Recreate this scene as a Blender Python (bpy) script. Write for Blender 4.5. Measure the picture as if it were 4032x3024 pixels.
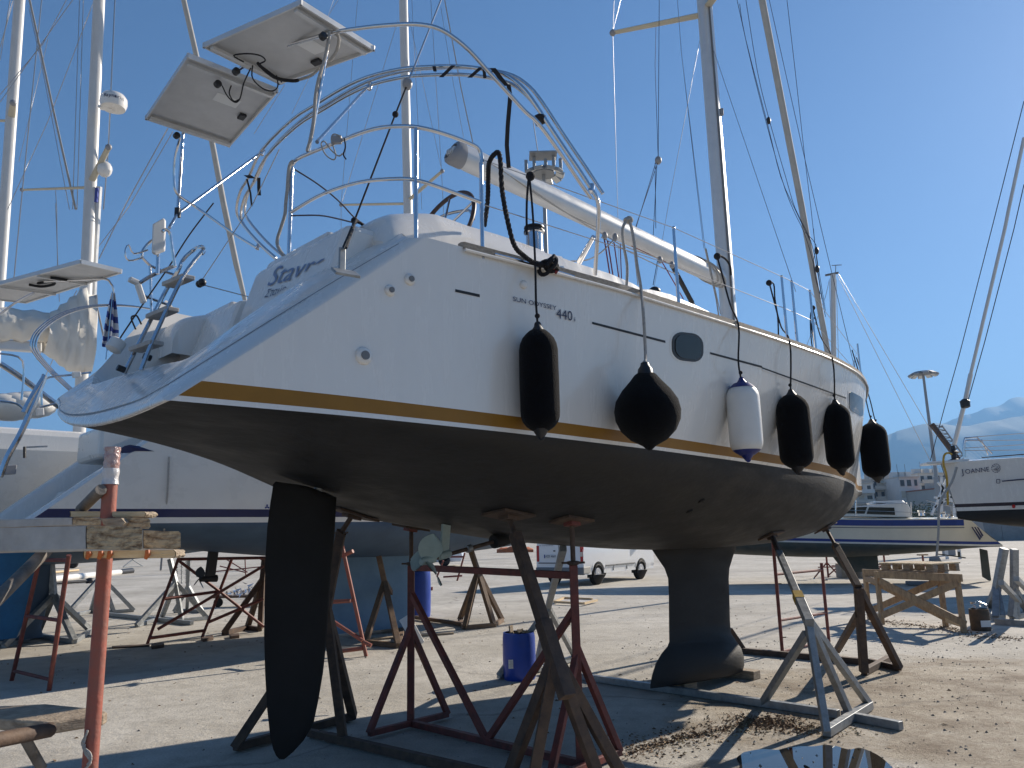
import bpy, bmesh, math, random
from mathutils import Vector, Matrix
from mathutils.bvhtree import BVHTree
import numpy as np
random.seed(7)
for o in list(bpy.data.objects): bpy.data.objects.remove(o)
SC = bpy.context.scene
COL = SC.collection
V = Vector
# ------------------------------------------------------------------ camera
CAM_H, PITCH, ROLL, FPX, PW, PH = 1.7, math.radians(11.1), math.radians(1.3), 3028.0, 4032.0, 3024.0
fwd = V((0, math.cos(PITCH), math.sin(PITCH)))
up0 = V((0, -math.sin(PITCH), math.cos(PITCH)))
rt = V((1, 0, 0)) * math.cos(ROLL) - up0 * math.sin(ROLL)
upv = up0 * math.cos(ROLL) + V((1, 0, 0)) * math.sin(ROLL)
EYE = V((0, 0, CAM_H))
cam = bpy.data.objects.new('camera', bpy.data.cameras.new('camera'))
COL.objects.link(cam)
m = Matrix((rt, upv, -fwd)).transposed().to_4x4(); m.translation = EYE
cam.matrix_world = m
cam.data.sensor_width = 36.0; cam.data.lens = FPX / PW * 36.0
cam.data.clip_start = 0.05; cam.data.clip_end = 30000
SC.camera = cam
# ------------------------------------------------------------------ sky, sun, exposure
SUN_AZ, SUN_EL = math.radians(49), math.radians(27)          # azimuth clockwise from +Y
wd = bpy.data.worlds.new('World'); SC.world = wd; wd.use_nodes = True
nt = wd.node_tree; bg = nt.nodes['Background']
sk = nt.nodes.new('ShaderNodeTexSky'); sk.sky_type = 'NISHITA'; sk.sun_disc = False
sk.sun_elevation = SUN_EL; sk.sun_rotation = SUN_AZ; sk.altitude = 0; sk.air_density = 1.1; sk.dust_density = 0.3; sk.ozone_density = 9.0
nt.links.new(sk.outputs[0], bg.inputs[0]); bg.inputs[1].default_value = 0.05
sl = bpy.data.lights.new('sun', 'SUN'); sl.energy = 5.0; sl.angle = math.radians(0.53); sl.color = (1.0, 0.90, 0.77)
so = bpy.data.objects.new('sun', sl); COL.objects.link(so)
sdir = V((math.sin(SUN_AZ) * math.cos(SUN_EL), math.cos(SUN_AZ) * math.cos(SUN_EL), math.sin(SUN_EL)))
so.rotation_euler = sdir.to_track_quat('Z', 'Y').to_euler()
so.location = (20, 20, 40)
SC.view_settings.view_transform = 'Standard'; SC.view_settings.look = 'None'
SC.view_settings.exposure = 0.95; SC.view_settings.gamma = 1.0; SC.view_settings.use_curve_mapping = False
SC.render.engine = 'CYCLES'
SC.cycles.max_bounces = 6; SC.cycles.diffuse_bounces = 3; SC.cycles.glossy_bounces = 3; SC.cycles.transmission_bounces = 3; SC.cycles.volume_bounces = 0; SC.cycles.transparent_max_bounces = 4
# ------------------------------------------------------------------ pixel helpers (source pixels 4032 x 3024)
ORG = dict(A0=(0, 0), A1=(1000, 0), A2=(2000, 0), A3=(2932, 0), A4=(0, 800), A5=(1000, 700), A6=(1900, 700), A7=(2932, 900),
           C0=(0, 1500), C1=(0, 2199), C2=(900, 1700), C3=(900, 2199), C4=(1900, 1900), C5=(2000, 2199), C6=(2932, 1600), C7=(2932, 2199),
           Z2=(600, 700))
def q(k, *pts):
    if k == 'U': return [(x * 1.82278, y * 1.82278) for x, y in pts]
    if k == 'S': return list(pts)
    if k == 'ZB': return [(200 + x / 2.37, 1000 + y / 2.37) for x, y in pts]
    if k == 'ZF': return [(3000 + x / 1.844, 1300 + y / 1.844) for x, y in pts]
    ox, oy = ORG[k]
    return [(ox + x / 2.0109, oy + y / 2.0109) for x, y in pts]
def q1(k, x, y): return q(k, (x, y))[0]
def ray(p): return fwd + rt * ((p[0] - PW / 2) / FPX) - upv * ((p[1] - PH / 2) / FPX)
def G(p, z=0.0):
    r = ray(p); return EYE + r * ((z - CAM_H) / r.z)
def onp(p, p0, n):
    r = ray(p); return EYE + r * ((p0 - EYE).dot(n) / r.dot(n))
def YP(p, y): return onp(p, V((0, y, 0)), V((0, 1, 0)))
def proj(P):
    d = P - EYE; z = d.dot(fwd)
    return (PW / 2 + FPX * d.dot(rt) / z, PH / 2 - FPX * d.dot(upv) / z)
def depth(P): return (P - EYE).dot(fwd)
def near_line(p, A, B):
    """point on line AB nearest to the view ray of pixel p"""
    u = (B - A).normalized(); v = ray(p).normalized(); w = A - EYE
    b = u.dot(v); den = 1 - b * b
    s = (b * v.dot(w) - u.dot(w)) / den
    return A + u * s
def up(p, base): return near_line(p, base, base + V((0, 0, 1)))
class Frame:
    def __init__(s, O, th):
        th = math.radians(th); s.O = V((O[0], O[1], 0)); s.a = V((math.sin(th), math.cos(th), 0)); s.n = V((math.cos(th), -math.sin(th), 0))
    def P(s, x, t, z): return s.O + s.a * x + s.n * t + V((0, 0, z))
    def T(s, p, t): return onp(p, s.P(0, t, 0), s.n)
    def S(s, p, x): return onp(p, s.P(x, 0, 0), s.a)
    def PL(s, p, p0, nn):
        n = s.a * nn[0] + s.n * nn[1] + V((0, 0, nn[2])); return onp(p, s.P(*p0), n)
    def inv(s, P):
        d = P - s.O; return d.dot(s.a), d.dot(s.n), P.z
BF = Frame((-2.72803, 4.35934), 45.0)
# ------------------------------------------------------------------ mesh builder
class MB:
    def __init__(s): s.v = []; s.f = []; s.mi = []
    def add(s, vs, fs, mi=0):
        b = len(s.v); s.v += [tuple(x) for x in vs]
        for f in fs: s.f.append([b + i for i in f]); s.mi.append(mi)
    def box(s, c, sx, sy, sz, R=None, mi=0):
        c = V(c); R = R or Matrix.Identity(3); vs = []
        for x in (-1, 1):
            for y in (-1, 1):
                for z in (-1, 1): vs.append(c + R @ V((x * sx / 2, y * sy / 2, z * sz / 2)))
        s.add(vs, [(0, 1, 3, 2), (4, 6, 7, 5), (0, 4, 5, 1), (2, 3, 7, 6), (0, 2, 6, 4), (1, 5, 7, 3)], mi)
        return s
    def beam(s, A, B, w, h=None, upd=None, ext=0, mi=0):
        h = h or w; A = V(A); B = V(B); d = (B - A); L = d.length; d.normalize()
        A = A - d * ext; B = B + d * ext; L += 2 * ext
        ref = V(upd) if upd else (V((0, 0, 1)) if abs(d.z) < 0.95 else V((1, 0, 0)))
        x = d.cross(ref).normalized(); y = x.cross(d).normalized()
        R = Matrix((x, d, y)).transposed()
        return s.box((A + B) / 2, w, L, h, R, mi)
    def tube(s, P, r, n=8, closed=False, caps=True, mi=0, flat=None):
        P = [V(p) for p in P]; N = len(P); rs = r if isinstance(r, (list, tuple)) else [r] * N
        prev = None; vs = []
        for i in range(N):
            a = P[(i - 1) % N] if (i > 0 or closed) else P[i]
            b = P[(i + 1) % N] if (i < N - 1 or closed) else P[i]
            d = (b - a)
            if d.length < 1e-9: d = V((0, 0, 1))
            d.normalize()
            if prev is None:
                ref = V((0, 0, 1)) if abs(d.z) < 0.9 else V((1, 0, 0)); x = d.cross(ref).normalized()
            else:
                x = (prev - d * prev.dot(d)); x = x.normalized() if x.length > 1e-6 else d.orthogonal().normalized()
            prev = x; y = d.cross(x)
            for k in range(n):
                t = 2 * math.pi * k / n
                fx, fy = (1, 1) if flat is None else flat
                vs.append(P[i] + x * (math.cos(t) * rs[i] * fx) + y * (math.sin(t) * rs[i] * fy))
        fs = []
        for i in range(N if closed else N - 1):
            j = (i + 1) % N
            for k in range(n):
                l = (k + 1) % n; fs.append((i * n + k, i * n + l, j * n + l, j * n + k))
        if caps and not closed:
            fs.append(tuple(range(n - 1, -1, -1))); fs.append(tuple((N - 1) * n + k for k in range(n)))
        s.add(vs, fs, mi); return s
    def lathe(s, c, axis, prof, n=20, mi=0):
        """prof: list of (distance along axis, radius)"""
        d = V(axis).normalized(); return s.tube([V(c) + d * max(h, -1e9) for h, r in prof], [max(r, 1e-4) for h, r in prof], n, mi=mi)
    def prism(s, poly, off, mi=0):
        """closed polygon of points extruded by vector off"""
        n = len(poly); off = V(off); vs = [V(p) for p in poly] + [V(p) + off for p in poly]
        fs = [tuple(range(n - 1, -1, -1)), tuple(range(n, 2 * n))] + [(i, (i + 1) % n, n + (i + 1) % n, n + i) for i in range(n)]
        s.add(vs, fs, mi); return s
    def grid(s, rows, mi=0, wrap=False):
        n = len(rows[0]); vs = [p for r in rows for p in r]; fs = []
        for i in range(len(rows) - 1):
            for k in range(n if wrap else n - 1):
                l = (k + 1) % n; fs.append((i * n + k, i * n + l, (i + 1) * n + l, (i + 1) * n + k))
        s.add(vs, fs, mi); return s
    def ball(s, c, r, n=10, sc=(1, 1, 1), mi=0):
        rows = []
        for i in range(n + 1):
            a = math.pi * i / n; rr = max(math.sin(a), 1e-3)
            rows.append([V(c) + V((r * sc[0] * rr * math.cos(2 * math.pi * k / (2 * n)), r * sc[1] * rr * math.sin(2 * math.pi * k / (2 * n)), r * sc[2] * math.cos(a))) for k in range(2 * n)])
        return s.grid(rows, mi, True)
    def build(s, name, mat, parent=None, smooth=False, bevel=0, angle=40, fixn=True):
        me = bpy.data.meshes.new(name); base = V(parent['_b']) if parent is not None and '_b' in parent else V((0, 0, 0))
        me.from_pydata([tuple(V(v) - base) for v in s.v], [], s.f)
        mats = mat if isinstance(mat, (list, tuple)) else [mat]
        for x in mats: me.materials.append(x)
        for p, i in zip(me.polygons, s.mi): p.material_index = i
        if fixn:
            bm = bmesh.new(); bm.from_mesh(me); bmesh.ops.recalc_face_normals(bm, faces=bm.faces); bm.to_mesh(me); bm.free()
        if smooth:
            me.polygons.foreach_set('use_smooth', [True] * len(me.polygons))
            if angle < 180: me.set_sharp_from_angle(angle=math.radians(angle))
        me.update()
        o = bpy.data.objects.new(name, me); COL.objects.link(o)
        if parent is not None:
            o.parent = parent; o['_b'] = tuple(base)
        if bevel:
            b = o.modifiers.new('bevel', 'BEVEL'); b.width = bevel; b.segments = 2; b.limit_method = 'ANGLE'; b.angle_limit = math.radians(50)
        return o
def tag(o, label=None, cat=None, group=None, kind=None):
    if label: o['label'] = label
    if cat: o['category'] = cat
    if group: o['group'] = group
    if kind: o['kind'] = kind
    return o
def thing(name, label, cat, base=(0, 0, 0), group=None):
    o = bpy.data.objects.new(name, None); COL.objects.link(o); o.location = base; o['_b'] = tuple(base); o.empty_display_size = 0.2
    return tag(o, label, cat, group)
def smooth_path(P, k=4):
    P = [V(p) for p in P]; out = []
    for i in range(len(P) - 1):
        p0 = P[max(i - 1, 0)]; p1 = P[i]; p2 = P[i + 1]; p3 = P[min(i + 2, len(P) - 1)]
        for j in range(k):
            t = j / k
            out.append(0.5 * ((2 * p1) + (p2 - p0) * t + (2 * p0 - 5 * p1 + 4 * p2 - p3) * t * t + (3 * p1 - p0 - 3 * p2 + p3) * t ** 3))
    out.append(P[-1]); return out
def pch(xs, ys):
    n = len(xs); h = [xs[i + 1] - xs[i] for i in range(n - 1)]; d = [(ys[i + 1] - ys[i]) / h[i] for i in range(n - 1)]
    m = [d[0]] + [0 if d[i - 1] * d[i] <= 0 else 2 * d[i - 1] * d[i] / (d[i - 1] + d[i]) for i in range(1, n - 1)] + [d[-1]]
    def f(x):
        x = min(max(x, xs[0]), xs[-1]); i = 0
        while i < n - 2 and x > xs[i + 1]: i += 1
        u = (x - xs[i]) / h[i]
        return (2 * u ** 3 - 3 * u * u + 1) * ys[i] + (u ** 3 - 2 * u * u + u) * h[i] * m[i] + (-2 * u ** 3 + 3 * u * u) * ys[i + 1] + (u ** 3 - u * u) * h[i] * m[i + 1]
    return f
# ------------------------------------------------------------------ materials
def mat(name, col, rough=0.5, metal=0.0, spec=0.5, coat=0.0, noise=0.0, nscale=8.0, col2=None, bump=0.0, bscale=40.0, stretch=None, rvar=0.0, thr=(0.35, 0.65), trans=0.0, sheen=0.0):
    M = bpy.data.materials.new(name); M.use_nodes = True; T = M.node_tree; L = T.links; B = T.nodes['Principled BSDF']
    B.inputs['Base Color'].default_value = (*col, 1); B.inputs['Roughness'].default_value = rough; B.inputs['Metallic'].default_value = metal
    B.inputs['Specular IOR Level'].default_value = spec; B.inputs['Coat Weight'].default_value = coat; B.inputs['Coat Roughness'].default_value = 0.06
    B.inputs['Transmission Weight'].default_value = trans
    if sheen: B.inputs['Sheen Weight'].default_value = sheen; B.inputs['Sheen Roughness'].default_value = 0.5
    tc = T.nodes.new('ShaderNodeTexCoord'); src = tc.outputs['Object']
    if stretch:
        mp = T.nodes.new('ShaderNodeMapping'); mp.inputs['Scale'].default_value = stretch; L.new(src, mp.inputs[0]); src = mp.outputs[0]
    if col2 is not None or noise or rvar:
        n = T.nodes.new('ShaderNodeTexNoise'); n.inputs['Scale'].default_value = nscale; n.inputs['Detail'].default_value = 8; n.inputs['Roughness'].default_value = 0.65; L.new(src, n.inputs['Vector'])
        r = T.nodes.new('ShaderNodeValToRGB'); r.color_ramp.elements[0].position = thr[0]; r.color_ramp.elements[1].position = thr[1]
        c2 = col2 if col2 is not None else tuple(max(0, c * (1 - noise)) for c in col)
        r.color_ramp.elements[0].color = (*c2, 1); r.color_ramp.elements[1].color = (*col, 1)
        L.new(n.outputs['Fac'], r.inputs[0]); L.new(r.outputs[0], B.inputs['Base Color'])
        if rvar:
            mr = T.nodes.new('ShaderNodeMapRange'); mr.inputs['To Min'].default_value = max(0.02, rough - rvar); mr.inputs['To Max'].default_value = min(1, rough + rvar)
            mr.inputs['From Min'].default_value = 0.3; mr.inputs['From Max'].default_value = 0.7
            L.new(n.outputs['Fac'], mr.inputs['Value']); L.new(mr.outputs[0], B.inputs['Roughness'])
    if bump:
        n2 = T.nodes.new('ShaderNodeTexNoise'); n2.inputs['Scale'].default_value = bscale; n2.inputs['Detail'].default_value = 6; L.new(src, n2.inputs['Vector'])
        b = T.nodes.new('ShaderNodeBump'); b.inputs['Strength'].default_value = bump; b.inputs['Distance'].default_value = 0.02; L.new(n2.outputs['Fac'], b.inputs['Height']); L.new(b.outputs[0], B.inputs['Normal'])
    return M
MT = dict(
    gel=mat('gelcoat white', (0.72, 0.695, 0.65), 0.25, coat=0.3, noise=0.03, nscale=3.5, stretch=(2.2, 2.2, .35), rvar=0.09, bump=0.02, bscale=3, thr=(0.30, 0.55)),
    gel_old=mat('gelcoat aged', (0.74, 0.72, 0.67), 0.3, coat=0.25, noise=0.08, nscale=1.6, rvar=0.1, bump=0.02, bscale=3),
    cream=mat('gelcoat cream', (0.72, 0.67, 0.54), 0.35, coat=0.15, noise=0.1, nscale=1.4, rvar=0.1),
    anti=mat('antifouling black', (0.020, 0.0195, 0.0195), 0.66, spec=0.35, noise=0.55, nscale=2.6, bump=0.16, bscale=16, stretch=(1, 1, 3.0), rvar=0.12, thr=(0.32, 0.66)),
    rudder=mat('rudder shade-darkened black', (0.011, 0.0112, 0.012), 0.7, spec=0.3, noise=0.4, nscale=2.5, bump=0.1, bscale=30),  # antifouling black made darker, deep shade on the rudder put into its colour
    antiblue=mat('antifouling blue grey', (0.055, 0.10, 0.165), 0.7, col2=(0.04, 0.075, 0.13), nscale=2.2, bump=0.1, bscale=30),
    antigreen=mat('antifouling worn green', (0.06, 0.075, 0.07), 0.8, col2=(0.10, 0.10, 0.085), nscale=3.0, bump=0.15, bscale=20),
    bluerud=mat('rudder blue paint', (0.014, 0.135, 0.29), 0.6, noise=0.25, nscale=4, bump=0.08),
    gold=mat('gold stripe', (0.28, 0.135, 0.02), 0.45, spec=0.25, noise=0.12, nscale=5),
    navy=mat('navy stripe', (0.018, 0.022, 0.085), 0.35, coat=0.2, noise=0.2, nscale=4),
    blue=mat('blue stripe', (0.015, 0.045, 0.24), 0.4, noise=0.2, nscale=4),
    dkstripe=mat('dark stripe', (0.03, 0.022, 0.03), 0.4),
    steel=mat('stainless', (0.68, 0.68, 0.69), 0.13, metal=1.0, noise=0.1, nscale=20, rvar=0.07),
    alu=mat('anodised aluminium', (0.62, 0.62, 0.61), 0.42, metal=0.35, noise=0.08, nscale=6, rvar=0.08),
    mastw=mat('mast white paint', (0.60, 0.59, 0.565), 0.38, noise=0.06, nscale=4),
    spread=mat('spreader beige', (0.50, 0.46, 0.36), 0.45, noise=0.1, nscale=6),
    galv=mat('galvanised steel', (0.35, 0.365, 0.37), 0.5, metal=0.5, col2=(0.22, 0.23, 0.235), nscale=14, bump=0.05, rvar=0.1),
    rust=mat('rusty brown steel', (0.125, 0.078, 0.05), 0.75, metal=0.1, col2=(0.055, 0.037, 0.03), nscale=9, bump=0.15, bscale=60),
    redst=mat('red oxide steel', (0.22, 0.052, 0.038), 0.62, col2=(0.11, 0.035, 0.028), nscale=10, bump=0.12, bscale=60),
    redpole=mat('worn red pole', (0.32, 0.085, 0.055), 0.6, col2=(0.20, 0.10, 0.075), nscale=12, bump=0.15, bscale=50, thr=(0.3, 0.6)),
    pipe=mat('dirty grey pipe', (0.18, 0.16, 0.14), 0.7, col2=(0.09, 0.075, 0.06), nscale=18, bump=0.2, bscale=50),
    wood=mat('weathered wood', (0.40, 0.32, 0.23), 0.8, col2=(0.20, 0.155, 0.11), nscale=6, stretch=(3, 3, 9), bump=0.3, bscale=30),
    woodgrey=mat('plaster-grey plank', (0.50, 0.48, 0.45), 0.85, col2=(0.33, 0.31, 0.29), nscale=5, bump=0.25, bscale=25),
    woodend=mat('plank end grain', (0.56, 0.42, 0.26), 0.85, col2=(0.17, 0.10, 0.05), nscale=22, stretch=(1, 1, 2.5), thr=(0.38, 0.56), bump=0.7, bscale=45),
    woodnew=mat('fresh pine', (0.66, 0.52, 0.33), 0.7, col2=(0.50, 0.36, 0.2), nscale=5, stretch=(2, 9, 9), bump=0.15, bscale=30),
    trestle=mat('trestle pine', (0.46, 0.32, 0.185), 0.75, col2=(0.26, 0.175, 0.105), nscale=4, stretch=(5, 5, 2), bump=0.2, bscale=30),
    teak=mat('bleached teak', (0.42, 0.355, 0.28), 0.8, col2=(0.24, 0.20, 0.16), nscale=9, stretch=(4, 4, 12), bump=0.3, bscale=50),
    fabric=mat('black fender cover', (0.006, 0.006, 0.007), 0.95, spec=0.05, sheen=0.06, bump=0.5, bscale=140, noise=0.3, nscale=30),
    rubber=mat('black rubber', (0.012, 0.012, 0.014), 0.5, noise=0.2, nscale=20),
    vinylw=mat('white vinyl', (0.72, 0.70, 0.66), 0.4, noise=0.08, nscale=6),
    vinylb=mat('blue vinyl', (0.015, 0.025, 0.16), 0.4),
    rope=mat('black rope', (0.012, 0.012, 0.016), 0.9, noise=0.3, nscale=60, bump=0.6, bscale=160),
    ropew=mat('grey white rope', (0.45, 0.43, 0.40), 0.9, noise=0.3, nscale=60, bump=0.6, bscale=160),
    roper=mat('red rope', (0.22, 0.03, 0.035), 0.9, noise=0.3, nscale=60),
    wire=mat('rigging wire', (0.42, 0.42, 0.43), 0.3, metal=0.9),
    dkwire=mat('dark line', (0.03, 0.035, 0.06), 0.8),
    web=mat('black webbing', (0.010, 0.010, 0.013), 0.85),
    plastic=mat('black plastic', (0.014, 0.014, 0.016), 0.45),
    greyp=mat('grey plastic', (0.25, 0.25, 0.26), 0.5),
    glass=mat('dark acrylic', (0.022, 0.019, 0.017), 0.08, spec=0.35),
    panelback=mat('solar panel backsheet', (0.56, 0.56, 0.555), 0.5, noise=0.16, nscale=4),
    panelcell=mat('solar cells', (0.01, 0.013, 0.03), 0.12),
    canvas=mat('beige sail cover', (0.66, 0.63, 0.57), 0.9, noise=0.06, nscale=3, bump=0.12, bscale=5, spec=0.2),
    furl=mat('furled sail cloth', (0.44, 0.43, 0.40), 0.85, noise=0.15, nscale=5),
    leather=mat('brown leather', (0.07, 0.036, 0.025), 0.55, noise=0.3, nscale=20),
    prop=mat('propeller primer', (0.38, 0.47, 0.44), 0.6, noise=0.15, nscale=14),
    bluepl=mat('blue plastic', (0.012, 0.055, 0.36), 0.38, noise=0.15, nscale=6, rvar=0.08),
    paper=mat('paper label', (0.7, 0.7, 0.68), 0.7),
    ink=mat('navy lettering', (0.02, 0.025, 0.07), 0.5),
    ink2=mat('slate blue lettering', (0.16, 0.21, 0.33), 0.45),
    vanw=mat('van white paint', (0.76, 0.77, 0.78), 0.25, coat=0.5),
    tyre=mat('tyre rubber', (0.018, 0.017, 0.017), 0.8, noise=0.2, nscale=20),
    rim=mat('wheel steel', (0.55, 0.55, 0.56), 0.4, metal=0.25),
    redl=mat('red lamp', (0.45, 0.015, 0.02), 0.2), whitel=mat('clear lamp', (0.7, 0.6, 0.5), 0.15), bumper=mat('grey bumper', (0.16, 0.165, 0.17), 0.6),
    yellow=mat('yellow paint', (0.6, 0.36, 0.04), 0.6, noise=0.3, nscale=10), orange=mat('orange tarpaulin', (0.5, 0.13, 0.03), 0.6, noise=0.3, nscale=5),
    concrete=mat('concrete wall', (0.30, 0.30, 0.295), 0.9, noise=0.2, nscale=1.5), lampgrey=mat('lamp pole grey', (0.28, 0.29, 0.30), 0.5, metal=0.3),
    bw=mat('rendered wall white', (0.66, 0.65, 0.62), 0.9, noise=0.1, nscale=0.3), bw2=mat('rendered wall ochre', (0.52, 0.48, 0.42), 0.9, noise=0.1, nscale=0.3),
    bdark=mat('window glass dark', (0.05, 0.055, 0.065), 0.15), bslab=mat('balcony slab', (0.55, 0.50, 0.43), 0.85), awn=mat('awning', (0.55, 0.5, 0.4), 0.8),
    bred=mat('terracotta', (0.32, 0.13, 0.08), 0.85), rustdrum=mat('rusty drum', (0.10, 0.065, 0.04), 0.8, col2=(0.05, 0.04, 0.03), nscale=9, bump=0.2),
    foil=mat('crumpled foil', (0.7, 0.7, 0.72), 0.25, metal=0.8), leaf=mat('dry leaves', (0.24, 0.15, 0.08), 0.9, col2=(0.12, 0.075, 0.045), nscale=30),
    flagw=mat('flag white', (0.62, 0.62, 0.64), 0.9), flagb=mat('flag blue', (0.06, 0.08, 0.28), 0.9),
    stone=mat('pebbles', (0.33, 0.30, 0.26), 0.9, noise=0.6, nscale=3), tree=mat('foliage', (0.06, 0.085, 0.03), 0.9, noise=0.5, nscale=2),
    wtan=mat('straw grass', (0.36, 0.28, 0.16), 0.9), sealed=mat('plastic wrap', (0.62, 0.60, 0.60), 0.25, noise=0.2, nscale=20, bump=0.5, bscale=30),
    slot=mat('groove black', (0.012, 0.012, 0.014), 0.6), silver=mat('silver tape', (0.5, 0.5, 0.5), 0.4),
)
# ------------------------------------------------------------------ setting: ground, puddle, mountains, haze
def ground_material():
    M = bpy.data.materials.new('yard concrete'); M.use_nodes = True; T = M.node_tree; L = T.links; B = T.nodes['Principled BSDF']
    geo = T.nodes.new('ShaderNodeNewGeometry'); pos = geo.outputs['Position']
    def noise(sc, det=8, ro=0.6, stretch=None, rot=0):
        n = T.nodes.new('ShaderNodeTexNoise'); n.inputs['Scale'].default_value = sc; n.inputs['Detail'].default_value = det; n.inputs['Roughness'].default_value = ro
        if stretch:
            mp = T.nodes.new('ShaderNodeMapping'); mp.inputs['Scale'].default_value = stretch; mp.inputs['Rotation'].default_value = (0, 0, rot); L.new(pos, mp.inputs[0]); L.new(mp.outputs[0], n.inputs['Vector'])
        else: L.new(pos, n.inputs['Vector'])
        return n.outputs['Fac']
    def ramp(fac, a, b, ca, cb):
        r = T.nodes.new('ShaderNodeValToRGB'); e = r.color_ramp.elements; e[0].position = a; e[1].position = b; e[0].color = (*ca, 1); e[1].color = (*cb, 1); L.new(fac, r.inputs[0]); return r.outputs[0]
    def mix(f, a, b, mode='MIX'):
        x = T.nodes.new('ShaderNodeMix'); x.data_type = 'RGBA'; x.blend_type = mode
        for s_, v_ in ((0, f), (6, a), (7, b)):
            if isinstance(v_, (int, float)): x.inputs[s_].default_value = v_
            elif isinstance(v_, tuple): x.inputs[s_].default_value = (*v_, 1)
            else: L.new(v_, x.inputs[s_])
        return x.outputs[2]
    def math_(op, a, b=None):
        x = T.nodes.new('ShaderNodeMath'); x.operation = op
        for i, v_ in enumerate((a, b)):
            if v_ is None: continue
            if isinstance(v_, (int, float)): x.inputs[i].default_value = v_
            else: L.new(v_, x.inputs[i])
        return x.outputs[0]
    c = ramp(noise(0.35), 0.35, 0.68, (0.43, 0.40, 0.34), (0.64, 0.605, 0.535))
    c = mix(ramp(noise(3.2, 10, 0.7), 0.45, 0.75, (0, 0, 0), (0.55, 0.55, 0.55)), c, (0.215, 0.19, 0.155))
    c = mix(ramp(noise(0.5, 6, 0.6, (0.12, 1.5, 1), 0.12), 0.5, 0.8, (0, 0, 0), (0.5, 0.5, 0.5)), c, (0.21, 0.19, 0.165))       # dirt tracks
    c = mix(ramp(noise(60, 3, 0.6), 0.42, 0.62, (0.28, 0.28, 0.28), (0, 0, 0)), c, (0.13, 0.115, 0.1))                          # aggregate speckle
    c = mix(ramp(noise(140, 2, 0.5), 0.55, 0.72, (0, 0, 0), (0.35, 0.35, 0.35)), c, (0.52, 0.5, 0.46))
    # brown earth that has washed over the slab round the puddle and the right-hand side of the yard
    sx = T.nodes.new('ShaderNodeSeparateXYZ'); L.new(pos, sx.inputs[0])
    dx = math_('DIVIDE', math_('SUBTRACT', sx.outputs[0], 5.6), 4.2); dy = math_('DIVIDE', math_('SUBTRACT', sx.outputs[1], 7.6), 3.4)
    d2 = math_('ADD', math_('MULTIPLY', dx, dx), math_('MULTIPLY', dy, dy))
    d3 = math_('ADD', d2, math_('MULTIPLY', math_('SUBTRACT', noise(0.9, 9, 0.7), 0.5), 2.6))
    mk = ramp(d3, 0.45, 1.25, (1, 1, 1), (0, 0, 0))
    dirt = ramp(noise(1.3, 10, 0.75), 0.38, 0.64, (0.20, 0.15, 0.10), (0.53, 0.465, 0.365))
    c = mix(math_('MULTIPLY', mk, 0.9), c, dirt)
    c = mix(math_('MULTIPLY', mk, ramp(noise(28, 6, 0.75), 0.50, 0.66, (0, 0, 0), (0.6, 0.6, 0.6))), c, (0.13, 0.10, 0.07))
    c = mix(ramp(noise(0.22, 7, 0.75, (1, 0.5, 1), 0.6), 0.56, 0.72, (0, 0, 0), (0.45, 0.45, 0.45)), c, (0.24, 0.205, 0.16))
    c = mix(ramp(noise(0.7, 5, 0.55), 0.66, 0.74, (0, 0, 0), (0.42, 0.42, 0.42)), c, (0.16, 0.14, 0.12))                          # oil and water stains
    c = mix(ramp(noise(1.0, 8, 0.7, (0.25, 3.0, 1), -0.5), 0.60, 0.72, (0, 0, 0), (0.35, 0.35, 0.35)), c, (0.55, 0.53, 0.48))     # pale scuffs
    # wet margin of the puddle
    pc = G((3180, 3075)); dx = math_('DIVIDE', math_('SUBTRACT', sx.outputs[0], pc.x), 1.12); dy = math_('DIVIDE', math_('SUBTRACT', sx.outputs[1], pc.y), 0.62)
    d2 = math_('ADD', math_('MULTIPLY', dx, dx), math_('MULTIPLY', dy, dy)); d3 = math_('ADD', d2, math_('MULTIPLY', math_('SUBTRACT', noise(2.4, 8, 0.6), 0.5), 0.9))
    wet = ramp(d3, 0.75, 1.15, (1, 1, 1), (0, 0, 0))
    c = mix(math_('MULTIPLY', wet, 0.85), c, mix(1.0, c, (0.36, 0.335, 0.31), 'MULTIPLY'))
    vo = T.nodes.new('ShaderNodeTexVoronoi'); vo.feature = 'DISTANCE_TO_EDGE'; vo.inputs['Scale'].default_value = 0.08
    nv = T.nodes.new('ShaderNodeTexNoise'); nv.inputs['Scale'].default_value = 0.9; nv.inputs['Detail'].default_value = 6; L.new(pos, nv.inputs['Vector'])
    va = T.nodes.new('ShaderNodeVectorMath'); va.operation = 'MULTIPLY_ADD'; L.new(nv.outputs['Color'], va.inputs[0]); va.inputs[1].default_value = (1.6, 1.6, 0); L.new(pos, va.inputs[2]); L.new(va.outputs[0], vo.inputs['Vector'])
    crack = ramp(vo.outputs['Distance'], 0.0, 0.0025, (0.45, 0.45, 0.45), (0, 0, 0)); c = mix(crack, c, (0.10, 0.09, 0.08))
    L.new(c, B.inputs['Base Color'])
    rr = T.nodes.new('ShaderNodeMapRange'); rr.inputs['To Min'].default_value = 0.9; rr.inputs['To Max'].default_value = 0.35; L.new(wet, rr.inputs['Value']); L.new(rr.outputs[0], B.inputs['Roughness'])
    B.inputs['Specular IOR Level'].default_value = 0.3
    h = math_('ADD', math_('MULTIPLY', noise(40, 6, 0.7), 0.5), math_('MULTIPLY', noise(9, 8, 0.65), 1.0))
    h = math_('ADD', h, math_('MULTIPLY', math_('MULTIPLY', noise(22, 8, 0.8), mk), 1.6))
    b = T.nodes.new('ShaderNodeBump'); b.inputs['Strength'].default_value = 0.55; b.inputs['Distance'].default_value = 0.03; L.new(h, b.inputs['Height']); L.new(b.outputs[0], B.inputs['Normal'])
    return M
mb = MB(); NS = 64
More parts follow.
